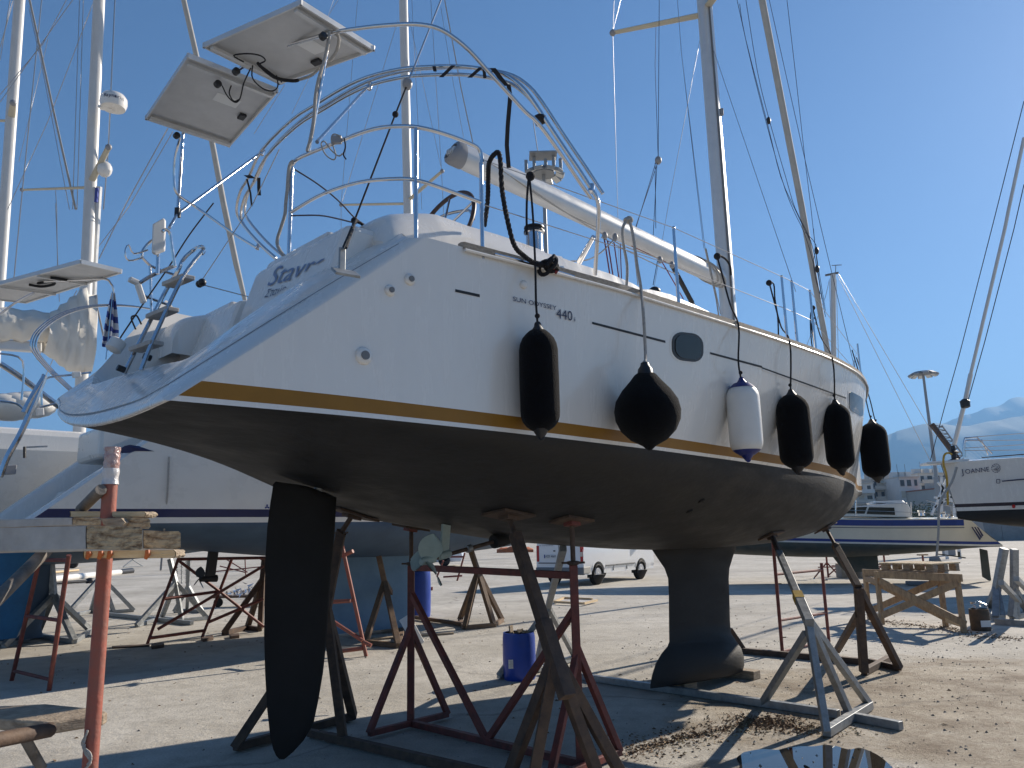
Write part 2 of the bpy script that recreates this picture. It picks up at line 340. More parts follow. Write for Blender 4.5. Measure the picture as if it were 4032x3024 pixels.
ring = [0.0, 12, 40, 120, 600, 3500]
rows = [[V((r * math.cos(2 * math.pi * k / NS), 8 + r * math.sin(2 * math.pi * k / NS), 0)) for k in range(NS)] for r in ring[1:]]
mb.grid(rows, 0, True); mb.add(rows[0], [tuple(range(NS))])
tag(mb.build('ground', ground_material(), fixn=False), 'pale concrete boatyard ground with dirt and cracks', 'ground', kind='structure')
# puddle
pud = q('C7', (1190, 1670), (1090, 1590), (1020, 1540), (930, 1500), (840, 1512), (740, 1490), (640, 1472), (560, 1490), (430, 1482), (330, 1505), (240, 1520), (120, 1512), (20, 1535), (-20, 1545), (-50, 1580), (-40, 1640), (-70, 1700), (-20, 1790), (200, 1850), (700, 1860), (1080, 1780))
P = [G((p[0] + random.uniform(-9, 9), p[1] + random.uniform(-3, 3)), 0.004) for p in pud]
P = smooth_path(P + [P[0]], 7)[:-1]
mb = MB(); mb.add(P, [tuple(range(len(P)))])
pm = mat('puddle water', (0.03, 0.026, 0.02), 0.015, spec=0.5); pm.node_tree.nodes['Principled BSDF'].inputs['IOR'].default_value = 1.6
o = tag(mb.build('puddle', pm, fixn=False), 'shallow puddle mirroring the sky on the concrete', 'water', kind='structure')
if o.data.polygons[0].normal.z < 0: o.data.flip_normals()
# mountains
MTN = mat('hillside scrub', (0.075, 0.095, 0.08), 0.95, col2=(0.11, 0.115, 0.09), nscale=0.006)
def ridge(name, label, D, prof, depth_m, seed):
    rnd = random.Random(seed); top = []
    xs = [p[0] for p in prof]; f = pch(xs, [p[1] for p in prof]); n = 150
    for i in range(n + 1):
        x = xs[0] + (xs[-1] - xs[0]) * i / n
        y = f(x) + 3 * math.sin(i * .5 + seed) + rnd.uniform(-1.2, 1.2)
        P = YP((x, y), D); top.append(P)
    rows = []
    for j, k in enumerate((-0.9, -.6, -.35, -.15, 0, .2, .6)):
        fr = [.0, .25, .5, .8, 1, .8, .2][j]
        rows.append([V((p.x, D + k * depth_m + 60 * math.sin(p.x * .006 + 9 * fr + seed) * (fr not in (0, 1)), -5 if fr == 0 else max(0, p.z * fr + 14 * math.sin(p.x * .011 + 5 * fr) * (fr < .95)))) for p in top])
    mb = MB(); mb.grid(rows)
    tag(mb.build(name, MTN, smooth=True, angle=180), label, 'mountain', kind='structure')
ridge('mountains', 'blue hazy mountain ridge beyond the town', 4300, [(2700, 2040), (3100, 1890), (3300, 1790)] + q('A7', (1120, 1640), (1250, 1585), (1390, 1556), (1560, 1546), (1760, 1560), (1950, 1530), (2120, 1490), (2400, 1470)) + [(4500, 1640), (5200, 1700)], 1500, 1)
ridge('mountains', 'paler far mountain summit behind the hazy ridge', 6000, [(3300, 1900)] + q('A7', (1300, 1640), (1550, 1545), (1700, 1490), (1800, 1470), (1930, 1412), (2000, 1405), (2130, 1345), (2212, 1338)) + [(4300, 1545), (4700, 1600), (5400, 1640)], 1800, 5)
# haze: even blue-grey air round everything
hm = bpy.data.materials.new('haze air'); hm.use_nodes = True; T = hm.node_tree; T.nodes.remove(T.nodes['Principled BSDF'])
pv = T.nodes.new('ShaderNodeVolumePrincipled'); pv.inputs['Color'].default_value = (0.27, 0.56, 1.0, 1); pv.inputs['Density'].default_value = 0.00018; pv.inputs['Anisotropy'].default_value = 0.15
T.links.new(pv.outputs[0], T.nodes['Material Output'].inputs['Volume'])
HAZE = True
if HAZE:
    mb = MB(); mb.box((1500, 3300, 545), 11000, 8600, 1100)
    tag(mb.build('haze', hm), 'thin blue air haze filling the bay', 'haze', kind='stuff')
# ------------------------------------------------------------------ hull generator
def hull(F, p, root, bottom_mat, top_mat, bands, nst=64, nsec=16, port=True, names=('topsides', 'hull_bottom')):
    tw, ts, zw, zs, zb, L = p['tw'], p['ts'], p['zw'], p['zs'], p['zb'], p['L']; de = p.get('deform', lambda s, t, z: (s, t, z)); rake = p['rake']
    pw = p.get('pw', (.9, 1.1, .8))
    def W(s, t, z): return F.P(*de(s, t, z))
    vs = [(1 - math.cos(math.pi * i / (nst - 1) * 0.5)) * .35 + .65 * i / (nst - 1) for i in range(nst)]; vs[-1] = 1.0
    levels = [0.0]
    for b in bands: levels.append(b[2])
    topn = 7; bv = []; bf = []
    def addbv(rows):
        base = len(bv); n = len(rows[0])
        for r in rows: bv.extend(r)
        for i in range(len(rows) - 1):
            for k in range(n - 1): bf.append((base + i * n + k, base + i * n + k + 1, base + (i + 1) * n + k + 1, base + (i + 1) * n + k))
    sides = (1, -1) if port else (1,)
    rowsT = {1: [], -1: []}
    zlist = [('abs', l) for l in levels] + [('frac', k / topn) for k in range(1, topn + 1)]
    for sd in sides:
        for kind, val in zlist:
            row = []
            for v in vs:
                z0 = zw(0.5) + (val if kind == 'abs' else 0); u0 = 0
                if kind == 'frac': z0 = zw(1) + levels[-1] + (zs(1) - zw(1) - levels[-1]) * val
                sa = rake(max(0, (z0 - zw(0.5)) / (zs(1) - zw(0.5)))); s = sa + (L - sa) * v
                sb = min(s, L)
                Z = zw(sb) + val if kind == 'abs' else zw(sb) + levels[-1] + (zs(sb) - zw(sb) - levels[-1]) * val
                u = (Z - zw(sb)) / (zs(sb) - zw(sb)); bw = tw(sb); t = bw + (ts(sb) - bw) * (u ** pw[2])
                stem = p.get('stem', 0) * (1 - u) * v ** 6
                row.append(W(s - stem, sd * t, Z))
            rowsT[sd].append(row)
    nb = len(levels)
    for bi, b in enumerate(bands):
        mb = MB()
        for sd in sides: mb.grid([rowsT[sd][bi], rowsT[sd][bi + 1]])
        mb.build(b[0], b[3], root, smooth=True, angle=180)
    mb = MB()
    for sd in sides: mb.grid(rowsT[sd][nb - 1:])
    top = mb.build(names[0], top_mat, root, smooth=True, angle=180)
    addbv(rowsT[1])
    rows = []
    for v in vs:
        s = rake(0) + (L - rake(0)) * v; Wd = tw(s); Z = zw(s); Bz = zb(s); row = []
        stem = p.get('stem', 0) * v ** 6
        for sd in ((-1, 1) if port else (1,)):
            ks = range(nsec, 0, -1) if sd < 0 else range(0, nsec + 1)
            for k in ks:
                f = k / nsec * math.pi / 2; row.append(W(s - stem * (1 if k == nsec else 1.0), sd * Wd * math.sin(f) ** pw[0], Z - (Z - Bz) * math.cos(f) ** pw[1]))
        rows.append(row)
    mb = MB(); mb.grid(rows); mb.build(names[1], bottom_mat, root, smooth=True, angle=180)
    addbv(rows)
    # deck
    mb = MB(); rows2 = []
    for a_, b_ in zip(rowsT[1][-1], rowsT[-1][-1] if port else rowsT[1][-1]):
        rows2.append([a_.lerp(b_, k / 6) + V((0, 0, 0.06 * math.sin(math.pi * k / 6))) for k in range(7)])
    mb.grid(rows2); mb.build('deck', top_mat, root, smooth=True)
    return dict(bvh=BVHTree.FromPolygons([tuple(x) for x in bv], bf), rows=rowsT, W=W, loop=[r[0] for r in rowsT[1]])
def sm(x):
    x = min(max(x, 0), 1); return x * x * (3 - 2 * x)
_dt = [-2.1, -1.8, -1.45, -1.1, -.5, .1, .6, 1.0, 1.4, 1.8, 2.1]
_DS = pch(_dt, [.60, .56, .50, .41, .305, .22, .166, .143, .103, .054, .05]); _DZ = pch(_dt, [.58, .53, .45, .34, .20, .105, .05, .03, .015, 0, 0])
def main_deform(s, t, z):
    w = 1 - sm(s / 3.2)
    return s + w * _DS(t), t, z + w * _DZ(t)
MP = dict(L=11.95,
    zw=pch([0, 4, 8, 11.5], [2.275, 2.26, 2.258, 2.265]),
    tw=pch([-.1, 1, 2, 3, 4.3, 5.3, 7, 8.5, 9.7, 10.8, 11.5, 11.85, 11.95], [1.80, 1.92, 1.95, 1.93, 1.84, 1.74, 1.50, 1.15, .77, .36, .11, .012, .01]),
    zs=pch([0, 1.3, 4, 7, 9, 11.95], [3.29, 3.29, 3.31, 3.37, 3.43, 3.52]),
    ts=pch([0, 1.3, 2.2, 3, 4.5, 5.8, 7.2, 8.3, 9.4, 10.4, 11.3, 11.95], [1.80, 1.92, 2.01, 2.06, 2.07, 2.03, 1.86, 1.58, 1.17, .72, .30, .02]),
    zb=pch([0, .6, 1.5, 3, 4.5, 6.5, 8, 9.4, 10.8, 11.85, 11.95], [2.27, 2.19, 2.05, 1.80, 1.60, 1.495, 1.51, 1.62, 1.86, 2.2, 2.22]),
    deform=main_deform, rake=lambda u: 1.28 * u)
boat = thing('sailboat', 'large white sailboat with black bottom and gold stripe propped on cradles', 'sailboat', tuple(BF.P(6.5, 0, .08)))
H = hull(BF, MP, boat, MT['anti'], MT['gel'], [('boot_stripe', 0, .024, MT['gel']), ('gold_stripe', .024, .096, MT['gold'])], nst=90)
def HH(p, off=0.0):
    r = ray(p).normalized(); loc, nrm, idx, d = H['bvh'].ray_cast(EYE, r)
    for k in range(1, 40):
        if loc is not None: break
        kk = k if p[1] < 1700 else -k
        r = ray((p[0] - k * .5, p[1] + kk * 3)).normalized(); loc, nrm, idx, d = H['bvh'].ray_cast(EYE, r)
    if loc is None: raise RuntimeError('no hull hit %s' % (p,))
    if nrm.dot(r) > 0: nrm = -nrm
    return loc + nrm * off, nrm
def s_of_sheer(px):
    best = None
    for i in range(600):
        s = 1.3 + 10.3 * i / 599; P = BF.P(s, MP['ts'](s), MP['zs'](s)); e = abs(proj(P)[0] - px)
        if s < 8.6 and (best is None or e < best[0]): best = (e, s)
    return best[1]
def sheer(s, dt=0.0, dz=0.0, sd=1): return BF.P(s, sd * (MP['ts'](s) + dt), MP['zs'](s) + dz)
# ---- transom rim
def tab(xs, rows):
    fs = [pch(xs, [r[i] for r in rows]) for i in range(3)]; return lambda x: tuple(f(x) for f in fs)
def transom():
    Wd = H['W']; tw, ts, zw, zs, zb = MP['tw'], MP['ts'], MP['zw'], MP['zs'], MP['zb']
    inS = tab([0, .136, .333, .644, 1], [(.555, 1.0, 2.759), (.598, 1.15, 2.821), (.688, 1.3, 2.92), (.953, 1.52, 3.146), (1.285, 1.73, 3.365)])
    inB = tab([-1.8, -1.45, -1.1, -.5, .1, .6, 1, 1.4, 1.8], [(.65, -1.32, 2.97), (.612, -1.2, 2.90), (.562, -1, 2.839), (.554, -.7, 2.82), (.536, -.35, 2.794), (.534, .05, 2.769), (.535, .4, 2.742), (.523, .75, 2.708), (.555, 1.0, 2.759)])
    inP = tab([0, .3, .7, 1], [(.65, -1.32, 2.97), (.729, -1.4, 3.07), (1.007, -1.5, 3.474), (1.25, -1.6, 3.76)])
    outer, inner, dirs = [], [], []
    N1 = 18; n2 = 16
    def topside(u, sd):
        s = 1.28 * u; z = zw(s) + (zs(s) - zw(s)) * u; t = tw(s) + (ts(s) - tw(s)) * u ** .8; return Wd(s, sd * t, z)
    for k in range(N1, 0, -1): outer.append(topside(k / N1, 1)); inner.append(BF.P(*inS(k / N1)))
    for k in range(n2, -n2 - 1, -1):
        f = abs(k) / n2 * math.pi / 2; t = (1 if k >= 0 else -1) * tw(0) * math.sin(f) ** .9
        outer.append(Wd(0, t, zw(0) - (zw(0) - zb(0)) * math.cos(f) ** 1.1)); inner.append(BF.P(*inB(t)))
    for k in range(1, N1 + 1): outer.append(topside(k / N1, -1)); inner.append(BF.P(*inP(k / N1)))
    def loop(f, dip=0.0):
        b_ = math.sin(math.pi * min(1, f ** .6)) * .075
        return [o_.lerp(i_, f) - BF.a * (b_ - dip) - V((0, 0, b_ * .35)) for o_, i_ in zip(outer, inner)]
    fr = [0, .008, .02, .04, .07, .11, .16, .22, .25, .262, .274, .29, .32, .4, .5, .62, .75, .86, .94, .98, 1.0]
    rows = [loop(f, .014 if f in (.262, .274) else 0) for f in fr]
    mb = MB(); mb.grid(rows); mb.build('transom_rim', MT['gel'], boat, smooth=True, angle=60)
    r2 = [p + BF.a * .03 - V((0, 0, .01)) for p in inner]; r3 = [p + BF.a * .10 - V((0, 0, .10)) for p in inner]; r4 = [p + BF.a * .9 - V((0, 0, .12)) for p in inner]
    mb = MB(); mb.grid([inner, r2, r3, r4]); mb.build('transom_well', MT['gel'], boat, smooth=True, angle=60)
    g = loop(.268, .006)[1:-3]
    mb = MB(); mb.tube(g, .006, 6); mb.build('gutter_seal', MT['greyp'], boat, smooth=True)
    return inner
INNER = transom()
def cbox(F, s0, s1, t0, t1, z0, z1, name, m_, root, bevel=.03, ds=0.0):
    """block in boat coordinates; ds shifts the top edge of its aft face forward"""
    mb = MB(); vs = [F.P(s, t, z) for s, t, z in ((s0, t0, z0), (s1, t0, z0), (s1, t1, z0), (s0, t1, z0), (s0 + ds, t0, z1), (s1, t0, z1), (s1, t1, z1), (s0 + ds, t1, z1))]
    mb.add(vs, [(0, 3, 2, 1), (4, 5, 6, 7), (0, 1, 5, 4), (1, 2, 6, 5), (2, 3, 7, 6), (3, 0, 4, 7)])
    return mb.build(name, m_, root, bevel=bevel)
# ------------------------------------------------------------------ main boat: appendages
def D(p, d): return EYE + ray(p) * d
def foil(name, rows, m_, root, plane, nn=9, bevel=0):
    """rows: (left px, right px, half thickness); right edge leads"""
    out = []
    for l, r, h in rows:
        A = plane(r); B = plane(l); c = []
        xs = [0.5 * (1 - math.cos(math.pi * i / nn)) for i in range(nn + 1)]
        yt = lambda x: h * 2.0 * (1.4845 * math.sqrt(x) - .63 * x - 1.758 * x * x + 1.4215 * x ** 3 - .5075 * x ** 4)
        nrm = BF.n
        for x in xs: c.append(A.lerp(B, x) + nrm * yt(x))
        for x in xs[-2:0:-1]: c.append(A.lerp(B, x) - nrm * yt(x))
        out.append(c)
    mb = MB(); mb.grid(out, 0, True); n = len(out[0]); N = len(out)
    mb.f.append(list(range(n))); mb.mi.append(0); mb.f.append([(N - 1) * n + k for k in range(n)]); mb.mi.append(0)
    return mb.build(name, m_, root, smooth=True, angle=60)
T0 = lambda p: BF.T(p, 0)
kl = q('C4', (1300, 480), (1335, 525), (1385, 600), (1440, 680), (1468, 760), (1474, 900), (1475, 1100), (1477, 1260), (1462, 1300), (1420, 1350), (1372, 1430), (1340, 1530), (1326, 1600), (1325, 1632))
kr = q('C4', (2010, 470), (1992, 520), (1968, 600), (1945, 680), (1940, 760), (1945, 900), (1950, 1100), (1956, 1190), (1965, 1240), (1985, 1300), (1998, 1360), (2004, 1420), (2002, 1465), (1992, 1480))
kh = [.12, .11, .095, .085, .08, .08, .08, .088, .17, .245, .27, .27, .25, .2]
foil('keel', list(zip(kl, kr, kh)), MT['anti'], boat, T0, 14)
rl = q('C2', (372, 394), (352, 415), (345, 470), (330, 560), (305, 760), (290, 1000)) + q('C3', (280, 600), (288, 900), (305, 1200), (330, 1420), (352, 1510), (375, 1560), (400, 1588))
rr = q('C2', (640, 440), (700, 462), (772, 486), (852, 520), (838, 780), (812, 1060)) + q('C3', (768, 690), (745, 900), (708, 1120), (668, 1310), (590, 1440), (510, 1530), (440, 1590))
foil('rudder', list(zip(rl, rr, [.035, .045, .05, .055, .055, .055, .052, .05, .045, .04, .032, .02, .008])), MT['rudder'], boat, T0, 12)
mb = MB(); P = T0(q1('C2', 712, 470)); mb.tube([P - V((0, 0, .05)), P + V((0, 0, .14))], .035, 12); mb.build('rudder_stock', MT['galv'], boat, smooth=True)
hubp = T0(q1('C2', 1560, 1022)); sh1 = T0(q1('C2', 2110, 868)); sd_ = (sh1 - hubp).normalized()
mb = MB(); mb.tube([hubp - sd_ * .03, sh1 + sd_ * .1], .017, 10); mb.build('propeller_shaft', MT['rust'], boat, smooth=True)
mb = MB(); mb.lathe(sh1 - sd_ * .03, sd_, [(0, .03), (.01, .06), (.1, .065), (.3, .05), (.5, .02)], 14); mb.build('shaft_gland', MT['anti'], boat, smooth=True)
mb = MB(); mb.lathe(T0(q1('C2', 1905, 925)) - sd_ * .03, sd_, [(0, .02), (.005, .032), (.05, .032), (.055, .02)], 12); mb.build('shaft_anode', MT['galv'], boat, smooth=True)
st0 = T0(q1('C2', 1730, 690)); st1 = T0(q1('C2', 1705, 975))
mb = MB(); mb.beam(st0 + V((0, 0, .05)), st1, .02, .085, upd=sd_); mb.lathe(st1 - sd_ * .07, sd_, [(0, .02), (.01, .034), (.13, .034), (.14, .02)], 12); mb.build('shaft_strut', MT['prop'], boat, smooth=True, angle=30)
prop = MB(); prop.lathe(hubp - sd_ * .06, sd_, [(0, .012), (.01, .026), (.08, .034), (.15, .034), (.16, .02)], 16); prop = prop.build('propeller', MT['prop'], boat, smooth=True)
e1 = V((0, 0, 1)) - sd_ * sd_.z; e1.normalize(); e2 = sd_.cross(e1)
for k, ang in enumerate((28, 148, 268)):
    th = math.radians(ang); d = e1 * math.cos(th) + e2 * math.sin(th); w = sd_.cross(d); rows = []
    for i in range(11):
        r = .02 + .215 * i / 10; u = i / 10; ch = .105 * (math.sin(math.pi * min(1, .12 + .92 * u)) ** .6) + .012; tw_ = math.radians(58 - 32 * u); row = []
        for j in range(9):
            x = -1 + j / 4; cd = w * math.cos(tw_) + sd_ * math.sin(tw_); nn_ = d.cross(cd)
            row.append(hubp + sd_ * .03 + d * r + cd * (x * ch * .85) + nn_ * (.006 * (1 - x * x)))
        rows.append(row)
    mb = MB(); mb.grid(rows); rb = [[p - (d.cross(w * math.cos(.7) + sd_ * math.sin(.7))) * .008 for p in row] for row in rows]; mb.grid(rb)
    mb.build('blade', MT['prop'], prop, smooth=True, angle=180)
for x, y in ((1735, 145), (1640, 228)):
    P, nn_ = HH(q1('C4', x, y)); mb = MB(); mb.lathe(P - nn_ * .01, nn_, [(0, .03), (.018, .03), (.022, .018), (.012, .014), (.012, .001)], 14); mb.build('seacock_fitting', MT['anti'], boat, smooth=True, angle=30)
# ---- transom furniture
def starboard_block():
    s0, z0, z1 = .80, 2.70, 3.40
    for sgn, nm in ((1, 'starboard'), (-1, 'port')):
        ts_ = (.52, 1.62) if sgn > 0 else (-1.62, -.55)
        dsx = 0 if sgn > 0 else .42; dz = 0 if sgn > 0 else .17
        cbox(BF, s0 + dsx, 2.3, ts_[0], ts_[1], z0 + dz, z1 + dz, 'cockpit_locker', MT['gel'], boat, .05, .22)
        cbox(BF, s0 + .27 + dsx, 1.75, ts_[0] + .02, ts_[1] - .35, z1 + dz + .004, z1 + dz + .075, 'locker_lid', MT['gel'], boat, .02, .03)
starboard_block()
# helm coaming lofted along the visible edge
def coaming(sd, edge, name, t0=1.78, t1=1.18, zbot=3.2):
    rows = []
    for P in edge:
        s, t, z = BF.inv(P)
        rows.append([BF.P(s, sd * t_, z_) for t_, z_ in ((t0, zbot), (t0 - .07, zbot + .6 * (z - zbot)), (t0 - .15, z - .035), (t0 - .22, z - .006), (t0 - .3, z), (t1 + .1, z), (t1 + .03, z - .02), (t1, z - .06), (t1, zbot))])
    mb = MB(); mb.grid(rows); mb.add(rows[0], [tuple(range(len(rows[0])))]); mb.add(rows[-1], [tuple(range(len(rows[-1])))])
    mb.build(name, MT['gel'], boat, smooth=True, angle=50)
ed = [BF.T(p, 1.45) for p in q('Z2', (1610, 520), (1640, 430), (1690, 365), (1760, 335), (1850, 322), (2070, 318))] + [BF.T(p, 1.45) for p in q('A5', (1330, 332), (1450, 372), (1560, 410), (1780, 472), (2000, 545), (2150, 600))] + [BF.T(p, 1.45) for p in q('A6', (180, 560), (350, 612), (480, 640))]
ed = [e if e.z > 3.3 else V((e.x, e.y, 3.3)) for e in ed]
coaming(1, smooth_path(ed, 3), 'cockpit_coaming'); coaming(-1, smooth_path(ed, 3), 'cockpit_coaming')
# cabin trunk
edge = [BF.T(p, 1.25) for p in q('A6', (470, 600), (560, 590), (650, 622), (760, 662), (1000, 738), (1180, 815), (1270, 868), (1330, 868), (1480, 905), (1700, 1000), (1880, 1090), (1990, 1140))]
rows = []
for P in edge:
    s, t, z = BF.inv(P); zd = MP['zs'](s) - .05; k = min(1, max(.25, (9.8 - s) / 3.0)); w = 1.25 * min(1, k + .2)
    rows.append([BF.P(s, t_ * w, z_) for t_, z_ in ((1.08, zd), (1.04, zd + .6 * (z - zd)), (1.0, z - .02), (.95, z), (.5, z + .08), (0, z + .10), (-.5, z + .08), (-.95, z), (-1.0, z - .02), (-1.04, zd + .6 * (z - zd)), (-1.08, zd))])
mb = MB(); mb.grid(rows); mb.add(rows[0], [tuple(range(11))]); mb.add(rows[-1], [tuple(range(11))]); mb.build('cabin_trunk', MT['gel'], boat, smooth=True, angle=50)
# toe rail
for sd in (1, -1):
    ss = [1.55 + (11.8 - 1.55) * i / 60 for i in range(61)]; rows = []
    for s in ss: rows.append([sheer(s, dt, dz, sd) for dt, dz in ((.012, -.01), (.014, .026), (-.02, .034), (-.045, .03), (-.045, -.01))])
    mb = MB(); mb.grid(rows); mb.add(rows[0], [tuple(range(5))]); mb.build('toe_rail', MT['teak'], boat, smooth=True, angle=40)
    mb = MB(); mb.tube([sheer(s, .016, -.022, sd) for s in ss], .009, 6); mb.build('gunwale_strip', MT['gel'], boat, smooth=True)
for pts in (((85, 610), (270, 650), (500, 715), (715, 788)),):
    mb = MB(); mb.tube([HH(p, .008)[0] for p in q('A6', *pts)], .011, 8); mb.build('rub_strip', MT['steel'], boat, smooth=True)
# grooves, portlights, fittings, lettering
def strip(pxa, pxb, w, name, m_, n=26, off=.0025):
    up_, lo = [], []
    for i in range(n + 1):
        t = i / n; x = pxa[0] + (pxb[0] - pxa[0]) * t; y = pxa[1] + (pxb[1] - pxa[1]) * t
        P, nn_ = HH((x, y), off); d = depth(P)
        Q, _ = HH((x, y + w), off); up_.append(P); lo.append(Q)
    mb = MB(); mb.grid([up_, lo]); return mb.build(name, m_, boat)
for a_, b_, w in ((q1('A5', 1592, 882), q1('A5', 1786, 924), 11), (q1('A6', 866, 1140), q1('A6', 1446, 1290), 9), (q1('A6', 1800, 1380), q1('A6', 2212, 1490), 8)):
    strip(a_, b_, w, 'side_groove', MT['slot'])
strip(q1('ZF', 0, 268), q1('ZF', 610, 488), 6, 'side_groove', MT['slot'], 40)
strip(q1('ZF', 0, 281), q1('ZF', 610, 501), 5, 'side_moulding', MT['gel'], 40, .006)
def rrect(cx, cy, w, h, r, n=6, skew=0):
    out = []
    for (sx, sy, a0) in ((1, -1, -90), (1, 1, 0), (-1, 1, 90), (-1, -1, 180)):
        for k in range(n + 1):
            a = math.radians(a0 + 90 * k / n); x = sx * (w / 2 - r) + r * math.cos(a); y = sy * (h / 2 - r) + r * math.sin(a)
            out.append((cx + x, cy + y + skew * x))
    return out
def decal(px, name, m_, off=.004, thick=.004):
    cx_ = sum(p[0] for p in px) / len(px); cy_ = sum(p[1] for p in px) / len(px); rows = []
    for g in (1.0, .999, .8, .55, .3, .02):
        o_ = off if g < 1 else .0005
        rows.append([HH((cx_ + (p[0] - cx_) * g, cy_ + (p[1] - cy_) * g), o_)[0] for p in px])
    mb = MB(); mb.grid(rows, 0, True); mb.add(rows[-1], [tuple(range(len(px)))]); return mb.build(name, m_, boat, smooth=True, angle=40)
for key, (cx, cy, w, h, r, sk_), k2 in (('A6', (1620, 1340, 262, 240, 92, .12), 12), ('ZF', (682, 536, 112, 158, 28, .52), 5)):
    for g, nm, mm, off in ((1.0, 'portlight_frame', MT['gel'], .002), (.94 if key == 'A6' else .9, 'portlight', MT['plastic'] if key == 'A6' else MT['glass'], .007), (.78, 'portlight_pane', MT['glass'], .012)):
        if key == 'ZF' and nm == 'portlight_pane': continue
        g2 = 1.06 if nm == 'portlight_frame' else g
        decal(q(key, *rrect(cx, cy, w * g2, h * g2, r * g2, 6, sk_)), nm, mm, off)
for k_, x, y, r in (('A5', 1075, 895, .030), ('A5', 1232, 808, .032), ('A5', 866, 1412, .045), ('A6', 322, 848, .026)):
    P, n_ = HH(q1(k_, x, y)); mb = MB(); mb.lathe(P - n_ * .005, n_, [(0, r), (.012, r), (.022, r * .8), (.024, r * .55)], 20); o = mb.build('through_hull', MT['gel'], boat, smooth=True, angle=50)
    if k_ == 'A5': mb = MB(); mb.lathe(P + n_ * .016, n_, [(0, r * .5), (.0095, r * .5)], 16); mb.build('through_hull_bore', MT['bumper'], o)
def text_obj(name, body, P0, xd, yd, size, m_, parent, cut=None, shear=0.0, xs=1.0, extr=0.0015):
    cu = bpy.data.curves.new(name, 'FONT'); cu.body = body; cu.size = 1.0; cu.extrude = 0.0; cu.shear = shear; cu.resolution_u = 4
    tmp = bpy.data.objects.new(name, cu); COL.objects.link(tmp); bpy.context.view_layer.update()
    me = bpy.data.meshes.new_from_object(tmp.evaluated_get(bpy.context.evaluated_depsgraph_get())); bpy.data.objects.remove(tmp)
    xd = xd.normalized(); zd = xd.cross(yd).normalized(); yd = zd.cross(xd)
    b = V(parent['_b']) if parent is not None else V((0, 0, 0))
    for v in me.vertices: v.co = P0 + xd * (v.co.x * size * xs) + yd * (v.co.y * size) + zd * extr - b
    if cut:
        bm = bmesh.new(); bm.from_mesh(me); bmesh.ops.bisect_plane(bm, geom=bm.verts[:] + bm.edges[:] + bm.faces[:], plane_co=cut[0] - b, plane_no=cut[1], clear_outer=True); bm.to_mesh(me); bm.free()
    me.materials.clear(); me.materials.append(m_); o = bpy.data.objects.new(name, me); COL.objects.link(o); o.parent = parent
    return o
def text_w(body):
    cu = bpy.data.curves.new('w', 'FONT'); cu.body = body; tmp = bpy.data.objects.new('w', cu); COL.objects.link(tmp); bpy.context.view_layer.update(); w = tmp.dimensions.x; bpy.data.objects.remove(tmp); return w
def hull_text(body, pa, pb, ph, m_):
    A, n1 = HH(pa, .004); B, n2 = HH(pb, .004); w = (B - A).length; C_, _ = HH((pa[0], pa[1] - ph), .004)
    xd = (B - A).normalized(); yd = n1.cross(xd)
    if yd.z < 0: yd = -yd
    capw = text_w(body); size = (C_ - A).length / .70
    return text_obj('lettering', body, A, xd, yd, size, m_, boat, xs=w / (capw * size), extr=.003)
hull_text('SUN ODYSSEY', q1('A6', 234, 976), q1('A6', 578, 1050), 18, MT['ink'])
hull_text('440', q1('A6', 580, 1112), q1('A6', 706, 1134), 38, MT['ink']); hull_text('i', q1('A6', 716, 1136), q1('A6', 724, 1138), 17, MT['ink'])
def lock(p):  # aft face of the starboard locker (sloping): through (.80, z 2.70) and (1.02, z 3.40)
    return BF.PL(p, (.795, 0, 2.70), (1, 0, -.22 / .70))
A_ = lock(q1('Z2', 898, 862)); B_ = lock(q1('Z2', 1330, 744)); xd = (B_ - A_).normalized(); yd = (BF.a * .22 + V((0, 0, .70))).normalized()
cutp = lock(q1('Z2', 1240, 722)); cutd = (lock(q1('Z2', 1300, 690)) - lock(q1('Z2', 1000, 880))).normalized()
cutn = cutd.cross(BF.a); cutn = -cutn if cutn.z > 0 else cutn
lw = (B_ - A_).length; sz = (lock(q1('Z2', 915, 735)) - A_).dot(yd) / .7
A_ = A_ - BF.n * 0.0
text_obj('lettering', 'Stavro', A_, xd, yd, sz, MT['ink2'], boat, xs=lw / (text_w('Stavro') * sz), shear=.12, cut=(cutp, cutn))
A2_ = lock(q1('Z2', 882, 950)); B2_ = lock(q1('Z2', 1075, 897)); sz2 = (lock(q1('Z2', 890, 898)) - A2_).dot(yd) / .7
text_obj('lettering', 'Σταύρο', A2_, xd, yd, sz2, MT['ink'], boat, xs=(B2_ - A2_).length / (text_w('Σταύρο') * sz2), shear=.12, cut=(lock(q1('Z2', 1005, 905)), cutn))
# backstay chainplate and tackle
cp = BF.PL(q1('Z2', 1500, 730), (1.0, 0, 3.1), (1, .15, -.4))
mb = MB(); mb.beam(cp - V((0, 0, .02)), cp + V((0, 0, .10)), .03, .012, upd=BF.n); mb.box(cp - V((0, 0, .02)) + BF.n * .03, .11, .07, .012, Matrix.Rotation(.6, 3, 'Z') @ Matrix.Rotation(.6, 3, 'X')); mb.build('chainplate', MT['galv'], boat, bevel=.003)
bs1 = BF.T(q1('A1', 1215, 665), 1.15); bs2 = BF.T(q1('A1', 1480, 0), .95)
mb = MB(); mb.tube([bs1, bs2, bs2 + (bs2 - bs1) * 5], .006, 6); mb.build('backstay', MT['wire'], boat, smooth=True)
mb = MB()
t1 = BF.T(q1('A1', 1120, 905), 1.2); t2 = BF.T(q1('Z2', 1600, 340), 1.32)
mb.tube([cp + V((0, 0, .09)), t2], .006, 6); mb.tube([cp + V((0, 0, .09)) + BF.n * .03, t2 + BF.n * .02], .006, 6); mb.tube([t2, t1, bs1], .006, 6)
mb.tube([t2, BF.T(q1('Z2', 1650, 360), 1.32), BF.T(q1('Z2', 1700, 402), 1.32)], .009, 6)
